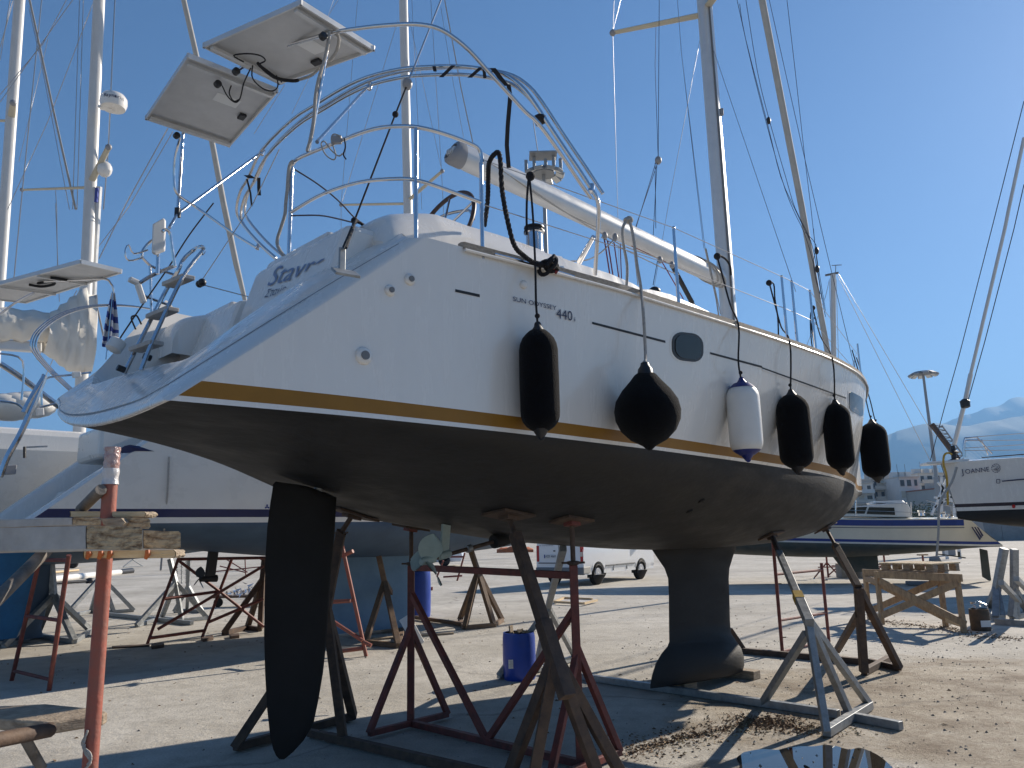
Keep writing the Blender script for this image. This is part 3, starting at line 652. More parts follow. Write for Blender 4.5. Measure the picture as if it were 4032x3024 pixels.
mb.ball(t2, .022, 6); mb.ball(t1, .022, 6); mb.build('backstay_tackle', MT['rope'], boat, smooth=True)
mb = MB(); mb.ball(bs1, .035, 7, (1, 1, 1.3)); mb.build('backstay_block', MT['greyp'], boat, smooth=True)
# ---- pushpit (starboard) on a curtain through its posts
pb = [G(q1('Z2', 1080, 640), 3.45), G(q1('A5', 1282, 445), 3.34), G(q1('A5', 1808, 540), 3.33)]
def curtain(px, plan):
    r = ray(px); best = None
    for i in range(len(plan) - 1):
        a_ = plan[i]; b_ = plan[i + 1]; d = b_ - a_; nn_ = V((d.y, -d.x, 0)); dn = r.dot(nn_)
        if abs(dn) < 1e-9: continue
        k = (a_ - EYE).dot(nn_) / dn; P = EYE + r * k; u = (P - a_).dot(d) / d.dot(d); over = max(0, -u, u - 1)
        if k > 0 and (best is None or over < best[0]): best = (over, P)
    return best[1]
plan = [V((p.x, p.y, 0)) for p in pb]; mid = plan[1]
plan = smooth_path([plan[0], plan[0].lerp(plan[1], .5) - BF.a * .02, plan[1], plan[1].lerp(plan[2], .5) + BF.n * .02, plan[2]], 4)
toprail = q('A1', (300, 1330), (312, 1292), (380, 1240), (650, 1130), (850, 1052), (1000, 1012), (1150, 1000), (1300, 1008), (1500, 1058), (1700, 1132), (1775, 1175), (1800, 1230), (1806, 1290))
midrail = q('A5', (290, 275), (500, 150), (700, 72), (900, 25), (1150, 8), (1300, 22), (1500, 86), (1800, 196))
mb = MB(); TR = smooth_path([curtain(p, plan) for p in toprail], 3); mb.tube(TR, .0125, 10); mb.build('pushpit_rail', MT['steel'], boat, smooth=True)
mb = MB(); mb.tube(smooth_path([curtain(p, plan) for p in midrail], 3), .0115, 10); mb.build('pushpit_rail', MT['steel'], boat, smooth=True)
for bp_, tp in zip(pb, (q1('A1', 300, 1330), q1('A1', 1275, 1015), q1('A1', 1806, 1290))):
    mb = MB(); mb.tube([bp_ - V((0, 0, .08)), up(tp, bp_)], .0125, 10); mb.build('pushpit_post', MT['steel'], boat, smooth=True)
# flexible conduit winding up the post to the panels
c1 = [curtain(p, plan) for p in q('Z2', (1110, 628), (1060, 628), (1010, 560), (1000, 500), (1030, 400), (1060, 300), (1068, 200), (1085, 60))]
c1 = [p - fwd * .03 for p in c1]
mb = MB(); mb.tube(smooth_path(c1 + [curtain(p, plan) - fwd * .03 for p in q('A1', (275, 1500), (290, 1330), (320, 1285))], 4), .011, 8); mb.build('conduit', MT['ropew'], boat, smooth=True)
# ---- bimini hoops, folded, lying aft
hoop = [(1087, 1016), (1013, 949), (943, 864), (932, 814), (948, 750), (978, 700), (1030, 592), (1149, 472), (1249, 408), (1348, 348), (1448, 303), (1572, 273), (1671, 264), (1796, 261), (1895, 271), (1985, 293), (2050, 338), (2099, 398), (2164, 497), (2224, 587), (2278, 666), (2323, 736), (2348, 776), (2357, 815), (2357, 864), (2352, 949), (2343, 1083)]
BIM = lambda p, k=.45, s0=2.9: BF.PL(p, (s0, 0, 3.4), (1, 0, k))
HP = smooth_path([BIM(p) for p in hoop], 3)
bim = []
for off, r, cut_ in ((V((0, 0, 0)), .0145, (0, len(HP))), (BF.a * .05 - V((0, 0, .045)), .0135, (0, len(HP) - 13)), (BF.a * .09 + V((0, 0, .03)), .0135, (0, len(HP) - 13))):
    mb = MB(); mb.tube([p + off for p in HP[cut_[0]:cut_[1]]], r, 10); bim.append(mb.build('bimini_hoop', MT['steel'], boat, smooth=True))
# solar arch hoop
arch = q('A0', (1442, 1075), (1470, 1010), (1560, 860), (1650, 745), (1790, 632), (1930, 525), (2080, 450), (2212, 392)) + q('A1', (200, 378), (530, 282), (650, 252), (850, 222), (1000, 205), (1200, 192), (1330, 196), (1450, 222), (1560, 282), (1700, 395), (1850, 560), (2000, 722), (2150, 885)) + q('A2', (240, 975), (420, 1220), (570, 1445), (660, 1570))
ARC = smooth_path([BIM(p, 1.1) for p in arch], 3)
mb = MB(); mb.tube(ARC, .0135, 10); mb.build('arch_tube', MT['steel'], boat, smooth=True)
top1 = BIM(q1('A1', 600, 270), 1.1); low1 = curtain(q1('A1', 430, 1205), plan)
mb = MB(); mb.tube([low1, top1], .0135, 10); mb.build('arch_leg', MT['steel'], boat, smooth=True)
mb = MB(); mb.tube([curtain(q1('A1', 500, 1125), plan), BIM(q1('A1', 885, 705))], .0125, 10); mb.build('arch_strut', MT['steel'], boat, smooth=True)
mb = MB(); mb.tube(smooth_path([low1.lerp(top1, k) - fwd * .03 + rt * (.012 * math.sin(9 * k)) for k in (0, .15, .3, .45, .6, .75, .9, 1)], 4), .011, 8); mb.build('conduit', MT['ropew'], boat, smooth=True)
mb = MB(); mb.tube(smooth_path([top1 + V((0, 0, .02)), BIM(q1('A1', 670, 290), 1.1), BIM(q1('A1', 655, 400), 1.1), BIM(q1('A1', 600, 480), 1.1)], 4), .011, 8); mb.build('conduit', MT['ropew'], boat, smooth=True)
# port side of the arch
pa_ = BIM(q1('A0', 1448, 1060), 1.1); sA = pa_
lowp = near_line(q1('Z2', 232, 290), pa_, pa_ - V((0, 0, 1)))
mb = MB(); mb.tube([pa_, lowp], .0135, 10); mb.build('arch_leg', MT['steel'], boat, smooth=True)
dgA = D(q1('Z2', 135, 395), depth(lowp) - .12); dgB = BIM(q1('A0', 2045, 1225))
mb = MB(); mb.tube([dgA, lowp, dgB], .0135, 10); mb.build('arch_strut', MT['steel'], boat, smooth=True)
mb = MB(); mb.tube(smooth_path([D(p, depth(lowp)) for p in q('A0', (1425, 1090), (1385, 1250), (1378, 1400), (1400, 1530))] + [D(p, depth(lowp) + .1) for p in q('Z2', (320, 215), (430, 290), (640, 440), (820, 550))], 4), .0115, 8); mb.build('arch_brace', MT['steel'], boat, smooth=True)
mb = MB(); mb.beam(lowp - V((0, 0, .03)), lowp + V((0, 0, .05)), .04); mb.build('clamp', MT['plastic'], boat, bevel=.004)
# panels
def solar(px, z, label):
    C4 = [G(p, z) for p in px]; c = sum(C4, V()) / 4
    u = ((C4[1] - C4[0]) + (C4[2] - C4[3])).normalized(); v = ((C4[3] - C4[0]) + (C4[2] - C4[1])).normalized()
    mb = MB(); mb.prism([p + V((0, 0, .022)) for p in C4], (0, 0, .012)); t = mb.build('solar_panel', MT['panelback'], boat); t['label'] = label
    mb = MB(); mb.prism([p.lerp(c, .02) + V((0, 0, .0345)) for p in C4], (0, 0, .004)); mb.build('cells', MT['panelcell'], t)
    for i in range(4):
        A = C4[i]; B = C4[(i + 1) % 4]; d = (c - (A + B) / 2).normalized()
        mb = MB(); mb.beam(A + V((0, 0, .014)) + d * .006, B + V((0, 0, .014)) + d * .006, .012, .036, ext=.004); mb.box((A + B) / 2 + V((0, 0, -.009)) + d * .018, .001, .001, .001); mb.build('frame', MT['alu'], t)
        if i % 2 == 0:
            mb = MB(); mb.beam(A.lerp(B, .03) + d * .06 + V((0, 0, -.012)), A.lerp(B, .97) + d * .06 + V((0, 0, -.012)), .032, .022); mb.build('mounting_rail', MT['alu'], t)
    lp = c.lerp(C4[1], .25); mb = MB(); mb.prism([lp + u * .09 * a + v * .06 * b + V((0, 0, .0195)) for a, b in ((-1, -1), (1, -1), (1, 1), (-1, 1))], (0, 0, .002)); mb.build('rating_label', MT['paper'], t)
    mb = MB(); mb.box(c.lerp((C4[1] + C4[2]) / 2, .75) + V((0, 0, .008)), .075, .05, .022, Matrix.Rotation(math.atan2(v.y, v.x), 3, 'Z')); mb.build('junction_box', MT['plastic'], t, bevel=.004)
    return t, C4
p1, K1 = solar([(1184, 15), (1476, 199), (1100, 332), (798, 186)], 4.98, 'upper grey-backed solar panel touching the tall arch leg with conduit')
p2, K2 = solar([(738, 224), (1094, 363), (903, 579), (572, 470)], 4.93, 'outer grey-backed solar panel overhanging the raised boarding ladder')
# panel cable loops
mb = MB()
for pts in (((1930, 490), (1850, 440), (1960, 425), (2060, 440), (2100, 480), (2040, 510)), ((1760, 680), (1800, 760), (1860, 810), (1900, 780), (1930, 660), (1985, 540)), ((1830, 680), (1815, 740), (1850, 800), (1890, 790)), ((2000, 520), (2000, 620), (2080, 700), (2160, 720), (2200, 680), (2190, 600)), ((2040, 500), (2120, 560), (2200, 620), (2230, 650))):
    mb.tube(smooth_path([G(p, 4.90) for p in q('A0', *pts)], 4), .005, 6)
mb.tube(smooth_path([G(p, 4.90) for p in q('A1', (30, 500), (90, 560), (180, 620), (300, 640), (350, 635))], 4), .012, 6)
mb.build('panel_cable', MT['rope'], boat, smooth=True)
mb = MB(); mb.tube(smooth_path([G(p, 4.92) for p in q('A1', (345, 635), (450, 600), (520, 540))], 4), .010, 6); mb.build('conduit', MT['ropew'], boat, smooth=True)
for k_, x, y in (('A0', 1725, 645), ('A0', 1870, 545), ('A0', 1400, 1055), ('A1', 548, 265)):
    P = G(q1(k_, x, y), 4.90); mb = MB(); mb.lathe(P - V((0, 0, .02)), BF.n, [(-.02, .02), (-.016, .025), (.016, .025), (.02, .02)], 14); mb.build('clamp_knob', MT['plastic'], boat, smooth=True, angle=40)
# webbing straps on the bimini
def strap(pts, w, plane, name='strap', m_='web'):
    L_ = [plane(p) for p in pts]; R_ = [plane((p[0] + w, p[1])) for p in pts]; mb = MB(); mb.grid([L_, R_]); mb.grid([[p - fwd * .004 for p in L_], [p - fwd * .004 for p in R_]]); mb.build(name, MT[m_], boat)
BW = lambda p: BIM(p) - ray(p) * .06
for pts, w in ((q('A1', (1412, 525), (1420, 566)), 14), (q('A1', (1560, 520), (1465, 612)), 17), (q('A1', (1780, 535), (1690, 615)), 18), (q('A1', (1808, 545), (1815, 620)), 13), (q('A1', (1870, 540), (1975, 680)), 22), (q('A1', (1998, 670), (2012, 760), (1992, 1000), (1985, 1150), (2000, 1330)), 17), (q('Z2', (742, 10), (770, 120), (780, 225)), 7), (q('Z2', (830, 0), (830, 80), (835, 140)), 13), (q('Z2', (722, -20), (760, 5)), 30)):
    strap(pts, w, BW)
mb = MB(); mb.ball(BIM(q1('A2', 255, 945)), .05, 6, (1, 1, .7)); mb.build('strap_bundle', MT['web'], boat, smooth=True)
for k_, x, y in (('A2', 240, 960), ('A2', 655, 1490), ('A0', 2070, 1205), ('A1', 910, 680), ('Z2', 830, 545)):
    P = BIM(q1(k_, x, y)); mb = MB(); mb.lathe(P - V((0, 0, .03)), (BF.a * .3 + V((0, 0, 1))), [(0, .018), (.002, .022), (.06, .022), (.062, .018)], 10); mb.build('hoop_joint', MT['steel'], boat, smooth=True)
# ---- mast, boom and rigging
def mast(F, px_lo, px_hi, t, r, root, m_, ext_lo=0.0, ext_hi=3.0, flat=(1, 1.5), name='mast'):
    A = F.T(px_lo, t); B = F.T(px_hi, t); d = (B - A).normalized(); A2 = A - d * ext_lo; B2 = B + d * ext_hi
    mb = MB(); N = 24; rows = []
    x = F.n; y = d.cross(x).normalized()
    for P in (A2, B2): rows.append([P + x * (math.cos(2 * math.pi * k / N) * r * flat[0]) + y * (math.sin(2 * math.pi * k / N) * r * flat[1]) for k in range(N)])
    mb.grid(rows, 0, True); mb.add(rows[1], [tuple(range(N))]); o = mb.build(name, m_, root, smooth=True, angle=60)
    return A2, B2, o
mA, mB, mo = mast(BF, (2870, 1247), (2773, 0), 0, .095, boat, MT['alu'], 1.2, 8.0)
md = (mB - mA).normalized()
mb = MB(); mb.tube([mA + BF.n * .1 - BF.a * .05, mB + BF.n * .1 - BF.a * .05], .012, 6); mb.build('mast_track', MT['bumper'], mo, smooth=True)
for k in (.30, .52):
    P = mA.lerp(mB, k); mb = MB(); mb.box(P + BF.n * .1 + BF.a * .06, .05, .05, .1); mb.build('mast_fitting', MT['greyp'], mo, bevel=.006)
root_ = near_line(q1('A2', 1540, 118), mA, mB); tipP = BF.T(q1('A2', 830, 260), -1.15)
rs_ = near_line(q1('A2', 1600, 70), mA, mB); tipS = rs_ + (tipP - root_ + BF.n * 2.32)
for A_, B_ in ((root_, tipP), (rs_, tipS)):
    mb = MB(); mb.tube([A_, A_.lerp(B_, .5), B_], [.062, .055, .045], 12, flat=(1.0, .45)); sp = mb.build('spreader', MT['spread'], boat, smooth=True)
    mb = MB(); mb.ball(B_, .05, 6); mb.build('spreader_end', MT['greyp'], sp, smooth=True)
def wire(pts, r=.004, name='shroud', m_='wire', root=boat, n=5):
    mb = MB(); mb.tube(pts, r, n); return mb.build(name, MT[m_], root, smooth=True)
chP = BF.P(7.7, -1.75, 3.4)
wire([BF.T(q1('A6', 1085, 800), -1.75), tipP, tipP + (mA.lerp(mB, 1.6) - tipP) * .5])
wire([tipP + V((0, 0, .02)), D(q1('A2', 893, 0), depth(tipP)), D(q1('A2', 1000, -400), depth(tipP) + .3)], .0035)
wire([BF.T(q1('A6', 1360, 860), -.9), BF.T(q1('A2', 1275, 1600), -.8), BF.T(q1('A2', 1525, 290), -.05)])            # lower shroud, port
lsS = BF.P(7.9, 1.74, 3.42)
wire([BF.T(q1('A7', 405, 500), 1.2), near_line(q1('A2', 1612, 225), mA, mB)])                                          # lower shroud, starboard
for a_, b_ in ((('A2', 1342, 0), ('A2', 1375, 430)), (('A2', 1375, 430), ('A6', 1762, 560)), (('A2', 1380, 470), ('A6', 1752, 560))):
    wire([BF.T(q1(*a_), 1.05), BF.T(q1(*b_), 1.35)], .003)
wire([BF.T(q1('A6', 1762, 560), 1.35), BF.T(q1('A6', 1850, 960), 1.3), BF.T(q1('A6', 1870, 1090), 1.3)], .007, 'halyard', 'ropew')
wire([BF.T(q1('A6', 1770, 560), 1.35), BF.T(q1('A6', 1885, 1080), 1.3)], .005, 'halyard', 'ropew')
# topping lift and lazy lines to the boom
blk = BF.T(q1('A2', 1190, 1270), 0)
mb = MB(); mb.ball(blk, .055, 7, (.8, .8, 1)); mb.build('block', MT['greyp'], boat, smooth=True)
wire([blk, BF.T(q1('A2', 1198, 0), 0), BF.T(q1('A2', 1200, -600), 0)], .004, 'topping_lift', 'dkwire')
wire([blk, BF.T(q1('A2', 1165, 520), -.3), BF.T(q1('A2', 1172, 215), -.6)], .0035, 'topping_lift', 'dkwire')
for x0, x1, y1 in ((1170, 1215, 395), (1185, 1195, 440), (1180, 1350, 480), (1165, 1372, 400)):
    wire([BF.T(q1('A2', x0, 1290), 0), BF.T(q1('A6', x1, y1), 0)], .004, 'topping_lift', 'dkwire')
# forestay with furled genoa, and sheets tied to it
fsB = BF.P(11.6, 0, 3.55)
f0 = near_line(q1('A7', 700, 1080), BF.P(11.7, 0, 3.4), BF.P(11.7, 0, 5)); f1 = BF.T(q1('A7', 500, 60), 0); f2 = BF.T(q1('A3', 140, 0), 0)
FD = lambda p: BF.PL(p, (11.3, 0, 4), (1, 0, .30))
f0 = FD(q1('A7', 672, 1060)); f1 = FD(q1('A7', 565, 470)); f2 = FD(q1('A3', 452, 1640)); f3 = FD(q1('A3', 138, 0))
mb = MB(); mb.tube([f0, f1, f2, f3, f3 + (f3 - f2) * 1.5], [.045, .045, .05, .054, .056], 10); mb.build('furled_genoa', MT['furl'], boat, smooth=True)
mb = MB(); mb.lathe(f0 - V((0, 0, .12)), V((0, 0, 1)), [(0, .05), (.02, .09), (.05, .05), (.09, .05), (.12, .09), (.14, .05)], 14); mb.build('furler_drum', MT['greyp'], boat, smooth=True)
fo = lambda p: FD(p) - ray(p) * .15
for pts in ((('A3', 195, 0), ('A3', 470, 1230), ('A3', 568, 1650), ('A7', 690, 350), ('A7', 870, 1100)), (('A3', 335, 0), ('A3', 400, 560), ('A3', 475, 1240), ('A3', 525, 1650), ('A7', 560, 160), ('A7', 640, 650))):
    wire([fo(q1(*p)) for p in pts], .0045, 'stay', 'dkwire')
for pts in ((('A3', 10, 0), ('A3', 100, 560), ('A3', 195, 950), ('A3', 330, 1420), ('A3', 400, 1650), ('A7', 520, 90), ('A7', 575, 330), ('A7', 612, 560)), (('A3', -60, 0), ('A3', 80, 620), ('A3', 280, 1370), ('A3', 380, 1650), ('A7', 470, 30), ('A7', 545, 280), ('A7', 600, 560)), (('A2', 1835, 30), ('A2', 1880, 300), ('A2', 2060, 1000), ('A2', 2160, 1400), ('A3', 400, 1659), ('A7', 520, 100)), (('A7', 480, 30), ('A7', 565, 130), ('A7', 545, 250), ('A7', 560, 390), ('A7', 600, 520)), (('A7', 545, 0), ('A7', 560, 160), ('A7', 590, 400), ('A7', 640, 700))):
    wire(smooth_path([fo(q1(*p)) for p in pts], 3), .005, 'genoa_sheet', 'dkwire')
for x, y in ((570, 175), (575, 320), (190 + 0, 955)):
    P = fo(q1('A7' if y != 955 else 'A3', x, y)); mb = MB(); mb.ball(P, .05, 6, (.7, .7, 1.3)); mb.build('furling_block', MT['plastic'], boat, smooth=True)
# boom
bA = BF.T(q1('A6', 1885, 795), 0); bB = BF.T(q1('A1', 1640, 1235), 0); bd = (bA - bB).normalized()
mb = MB(); N = 20; x = BF.n; y = bd.cross(x).normalized(); rows = []
for f, g in ((0, .95), (.02, 1), (.98, 1), (1, .95)):
    P = bB.lerp(bA, f); rows.append([P + x * (math.cos(2 * math.pi * k / N) * .095 * g) + y * (math.sin(2 * math.pi * k / N) * .128 * g) for k in range(N)])
mb.grid(rows, 0, True); mb.add(rows[-1], [tuple(range(N))]); boom = mb.build('boom', MT['alu'], boat, smooth=True, angle=60)
rows2 = []
for off, g in ((0.0, 1.04), (-.07, 1.04), (-.11, .95), (-.13, .7), (-.09, .66), (-.05, .6)):
    P = bB + bd * off; rows2.append([P + x * (math.cos(2 * math.pi * k / N) * .095 * g) + y * (math.sin(2 * math.pi * k / N) * .128 * g) + bd * (-.05 * math.sin(2 * math.pi * k / N) * (off < -.03)) for k in range(N)])
mb = MB(); mb.grid(rows2, 0, True); mb.add(rows2[-1], [tuple(range(N))]); mb.build('end_cap', MT['greyp'], boom, smooth=True, angle=40)
for k in range(4):
    mb = MB(); mb.lathe(bB - bd * .10 + x * (-.04 + .026 * k) - y * 0.0, x, [(-.008, .04), (-.004, .045), (.004, .045), (.008, .04)], 14); mb.build('sheave', MT['alu'], boom, smooth=True, angle=40)
bt = lambda px, t=.09: BF.T(px, t)
for pts, m_, r in ((q('A6', (-10, -150), (150, -60), (330, 60), (640, 265), (900, 390)), 'ropew', .007), (q('A6', (400, 100), (700, 300), (960, 450), (1130, 545), (1400, 640), (1490, 690)), 'ropew', .007), (q('A6', (940, 470), (1110, 560), (1480, 740), (1560, 765)), 'ropew', .006), (q('A6', (1180, 540), (1310, 600), (1480, 680)), 'roper', .005), (q('A6', (965, 490), (1010, 780)), 'roper', .008), (q('A6', (990, 500), (1035, 790)), 'roper', .008), (q('A6', (1040, 510), (1080, 800)), 'roper', .007), (q('A6', (1090, 520), (1100, 800)), 'roper', .006), (q('A6', (1420, 665), (1500, 800), (1590, 960)), 'roper', .007), (q('A6', (700, 660), (830, 650), (940, 590), (1050, 480)), 'ropew', .008), (q('A6', (1195, 540), (1230, 850)), 'ropew', .005), (q('A6', (1385, 660), (1350, 850)), 'dkwire', .005)):
    mb = MB(); mb.tube(smooth_path([bt(p) for p in pts], 3), r, 6); mb.build('running_line', MT[m_], boat, smooth=True)
for i in range(3):
    mb = MB(); P0 = bA - bd * (.15 + .09 * i); ring_ = [P0 + bd * (.25 * math.sin(th + .5) - .1) + x * (math.cos(th) * .105) + y * (math.sin(th) * .138) for th in [2 * math.pi * k / 24 for k in range(24)]]
    mb.tube(ring_, .008, 6, closed=True); mb.build('lashing', MT['ropew'], boom, smooth=True)
for x_, y_ in ((968, 460), (1050, 470), (1405, 650), (1500, 690)):
    mb = MB(); mb.ball(bt(q1('A6', x_, y_)), .04, 6, (.8, .8, 1.2)); mb.build('block', MT['greyp'], boom, smooth=True)
mb = MB(); vA = BF.T(q1('A6', 1505, 700), 0); vB = BF.T(q1('A6', 1660, 990), 0); mb.tube([vA, vB], .03, 10); mb.build('boom_vang', MT['plastic'], boat, smooth=True)
mb = MB(); mb.tube([vB, BF.T(q1('A6', 1700, 1060), 0)], .025, 8); mb.build('boom_vang', MT['galv'], boat, smooth=True)
# ---- deck gear: wheel, winch, strut, cleat ropes
wc = BF.S(q1('A5', 1490, 430), 2.35); mb = MB(); R_ = (BF.S(q1('A5', 1490, 100), 2.35) - wc).length
ringp = [wc + BF.n * (math.cos(th) * R_) + V((0, 0, math.sin(th) * R_)) + BF.a * (.12 * math.sin(th)) for th in [2 * math.pi * k / 48 for k in range(48)]]
mb.tube(ringp, .017, 8, closed=True); wh = mb.build('steering_wheel', MT['leather'], boat, smooth=True)
for k in (4, 13, 22, 31, 40):
    mb = MB(); mb.tube([wc, ringp[k]], .009, 6); mb.build('spoke', MT['steel'], wh, smooth=True)
mb = MB(); mb.tube(smooth_path([BF.S(p, 2.5) for p in q('A5', (1430, 360), (1480, 310), (1560, 280), (1680, 258), (1720, 275), (1740, 330))], 4), .012, 8); mb.build('helm_grab_rail', MT['steel'], boat, smooth=True)
wp = BF.T(q1('A6', 415, 640), 1.45); k_ = depth(wp) / FPX / 2.0109
mb = MB(); mb.lathe(wp - V((0, 0, .03)), (0, 0, 1), [(0, 88 * k_), (50 * k_, 84 * k_), (62 * k_, 74 * k_), (95 * k_, 68 * k_), (240 * k_, 66 * k_), (246 * k_, 80 * k_)], 28); w_ = mb.build('winch', MT['steel'], boat, smooth=True, angle=35)
mb = MB(); mb.lathe(wp - V((0, 0, .03)), (0, 0, 1), [(-10 * k_, 92 * k_), (52 * k_, 90 * k_)], 28); mb.build('base_ring', MT['plastic'], w_, smooth=True, angle=35)
mb = MB(); mb.lathe(wp - V((0, 0, .03)), (0, 0, 1), [(247 * k_, 84 * k_), (262 * k_, 84 * k_), (268 * k_, 72 * k_), (280 * k_, 70 * k_), (286 * k_, 82 * k_), (298 * k_, 80 * k_), (312 * k_, 40 * k_)], 28); mb.build('self_tailer', MT['plastic'], w_, smooth=True, angle=35)
mb = MB(); mb.tube([BF.T(q1('A6', 880, 465), 1.9), BF.T(q1('A6', 765, 668), 1.7)], [.016, .022], 10); mb.build('bimini_ram', MT['steel'], boat, smooth=True)
cbox(BF, 2.42, 2.56, 1.60, 1.78, 3.3, 3.52, 'engine_panel', MT['gel'], boat, .03, .06)
lead = BF.T(q1('A6', 1362, 900), .9); mb = MB(); mb.ball(lead, .06, 6, (1, 1, .8)); mb.build('block', MT['plastic'], boat, smooth=True)
# ---- stanchions, lifelines, pulpit
stn = []
for k_, bx, tx, ty in (('A6', 1622, 1603, 470), ('A7', 400, 418, 512), ('A7', 482, 445, 512), ('A7', 625, 610, 645)):
    s = s_of_sheer(q1(k_, bx, 900)[0]); base = sheer(s, -.07, .02); tp = up(q1(k_, tx, ty), base)
    if tp.z - base.z < .4 or tp.z - base.z > .9: tp = base + V((0, 0, .64))
    tp = base + (tp - base).normalized() * .64
    mb = MB(); mb.tube([base, tp], [.0135, .0115], 8); mb.ball(tp, .014, 5); mb.build('stanchion', MT['steel'], boat, smooth=True); stn.append((s, base, tp))
gate = BF.T(q1('A6', 890, 770), MP['ts'](3.0) - .07)
tl = TR[-1]
tops = [curtain(q1('A1', 1800, 1260), plan)] + [s_[2] for s_ in stn] + [sheer(9.6, -.05, .62), sheer(11.0, -.05, .60)]
wire(tops, .0032, 'lifeline'); low = [curtain(q1('A5', 1825, 215), plan)] + [s_[1].lerp(s_[2], .52) for s_ in stn] + [sheer(9.6, -.05, .32), sheer(11.0, -.05, .30)]
wire(low, .0032, 'lifeline')
for s in (9.0, 10.2): mb = MB(); mb.tube([sheer(s, -.05, 0), sheer(s, -.05, .63)], .0125, 8); mb.build('stanchion', MT['steel'], boat, smooth=True)
for s in (3.4, 5.2, 7.0, 8.6, 10.2): mb = MB(); mb.tube([sheer(s, -.07, 0, -1), sheer(s, -.07, .63, -1)], .0125, 8); mb.build('stanchion', MT['steel'], boat, smooth=True)
wire([sheer(s, -.07, .63, -1) for s in (2.2, 3.4, 5.2, 7.0, 8.6, 10.2, 11.2)], .0032, 'lifeline')
# pulpit
for lv in (.62, .33):
    mb = MB(); mb.tube(smooth_path([sheer(s, -.05, lv) for s in (10.6, 11.0, 11.4)] + [BF.P(11.85, 0, 3.52 + lv)] + [sheer(s, -.05, lv, -1) for s in (11.4, 11.0, 10.6)], 4), .0125, 8); mb.build('pulpit_rail', MT['steel'], boat, smooth=True)
for sd in (1, -1):
    for s in (10.6, 11.4): mb = MB(); mb.tube([sheer(s, -.05, 0, sd), sheer(s, -.05, .62, sd)], .0125, 8); mb.build('pulpit_leg', MT['steel'], boat, smooth=True)
# port pushpit, horseshoe holder, outboard bracket and boarding ladder
lt = lambda p, t=-.1: BF.T(p, t)
def tubep(pts, t, name, r=.0125, m_='steel', k=4):
    mb = MB(); mb.tube(smooth_path([BF.T(p, t) for p in pts], k), r, 8); return mb.build(name, MT[m_], boat, smooth=True)
lad = MB(); lad.tube(smooth_path([BF.T(p, .10) for p in q('ZB', (840, 1085), (1000, 700), (1230, 220), (1420, -30))] + [BF.T(p, .10) for p in q('Z2', (395, 600), (405, 560), (380, 546))] + [BF.T(p, -.12) for p in q('Z2', (330, 570), (250, 640), (200, 740))] + [BF.T(p, -.22) for p in q('ZB', (1080, 330), (930, 620), (780, 920), (680, 1120))], 4), .0135, 8)
lad = lad.build('boarding_ladder', MT['steel'], boat, smooth=True)
for a_, b_ in (((1100, 290), (1280, 215)), ((950, 590), (1130, 515)), ((795, 895), (985, 830))):
    A_ = BF.T(q1('ZB', *a_), -.2); B_ = BF.T(q1('ZB', *b_), .1); mb = MB(); mb.beam(A_, B_, .09, .03, ext=.01); mb.build('tread', MT['woodgrey'], lad, bevel=.006)
for x_, y_, x2, y2 in ((690, 1085, 620, 1058), (935, 975, 865, 950)):
    mb = MB(); mb.tube([BF.T(q1('ZB', x_, y_), 0), BF.T(q1('ZB', x2, y2), 0)], .02, 10); mb.build('ladder_foot', MT['plastic'], lad, smooth=True)
tubep(q('A4', (1200, 900), (1195, 700), (1188, 490)), -1.35, 'pushpit_post'); tubep(q('A4', (1385, 500), (1360, 330), (1345, 235), (1310, 210), (1285, 225)), -.75, 'pushpit_post')
tubep(q('A4', (1190, 495), (1145, 450), (1125, 420), (1130, 380), (1165, 330), (1205, 295)), -1.35, 'pushpit_rail'); tubep(q('A4', (1190, 495), (1300, 540), (1450, 585)), -1.3, 'pushpit_rail')
tubep(q('A4', (1100, 690), (1150, 735), (1250, 775), (1320, 800)), -1.35, 'pushpit_rail'); tubep(q('A4', (1110, 630), (1200, 575), (1300, 530), (1390, 495)), -1.0, 'bracket_arm', .015)
tubep(q('A4', (1170, 370), (1060, 400), (1020, 330), (990, 385), (1020, 455), (1130, 430)), -1.3, 'lifebuoy_holder', .007, k=3)
wb = [BF.T(p, -.95) for p in q('A4', (1213, 180), (1300, 130), (1315, 150), (1310, 385), (1235, 415), (1205, 405))]
mb = MB(); mb.prism(wb, -BF.a * .02 + BF.n * .04); mb.build('outboard_pad', MT['vinylw'], boat, bevel=.01)
tubep(q('A4', (1252, 400), (1248, 560)), -.97, 'bracket_arm', .016)
for pts in (((1020, 600), (1110, 640)), ((1090, 640), (1140, 790))):
    mb = MB(); mb.beam(*[BF.T(q1('A4', *p), -1.1) for p in pts], .05, .04); mb.build('rod_holder', MT['vinylw'], boat, bevel=.01)
tubep(q('A4', (1690, 0), (1500, 250), (1360, 470), (1230, 660), (1070, 890), (950, 1070)), -1.2, 'backstay_line', .006, 'rope'); tubep(q('A4', (1120, 960), (1090, 900), (1070, 890), (1040, 910), (1075, 1000)), -1.2, 'backstay_line', .007, 'rope')
mb = MB(); P = BF.T(q1('A4', 945, 1085), -1.2); Q = BF.T(q1('A4', 890, 1165), -1.2); mb.tube([P, P.lerp(Q, .1), P.lerp(Q, .9), Q], [.05, .062, .062, .05], 14); mb.build('lifebuoy_light', MT['vinylw'], boat, smooth=True, angle=50)
mb = MB(); P = BF.T(q1('A4', 1580, 640), -.8); mb.ball(P, .03, 7); mb.ball(P + BF.n * .05, .032, 7); mb.build('stern_lamp', MT['plastic'], boat, smooth=True)
wire([P, BF.T(q1('A4', 2040, 760), -.4)], .004, 'guard_line', 'ropew'); wire([P, BF.T(q1('A4', 2005, 0), -.4), BF.T(q1('A0', 2212, 1180), .2)], .0035, 'guard_line', 'ropew')
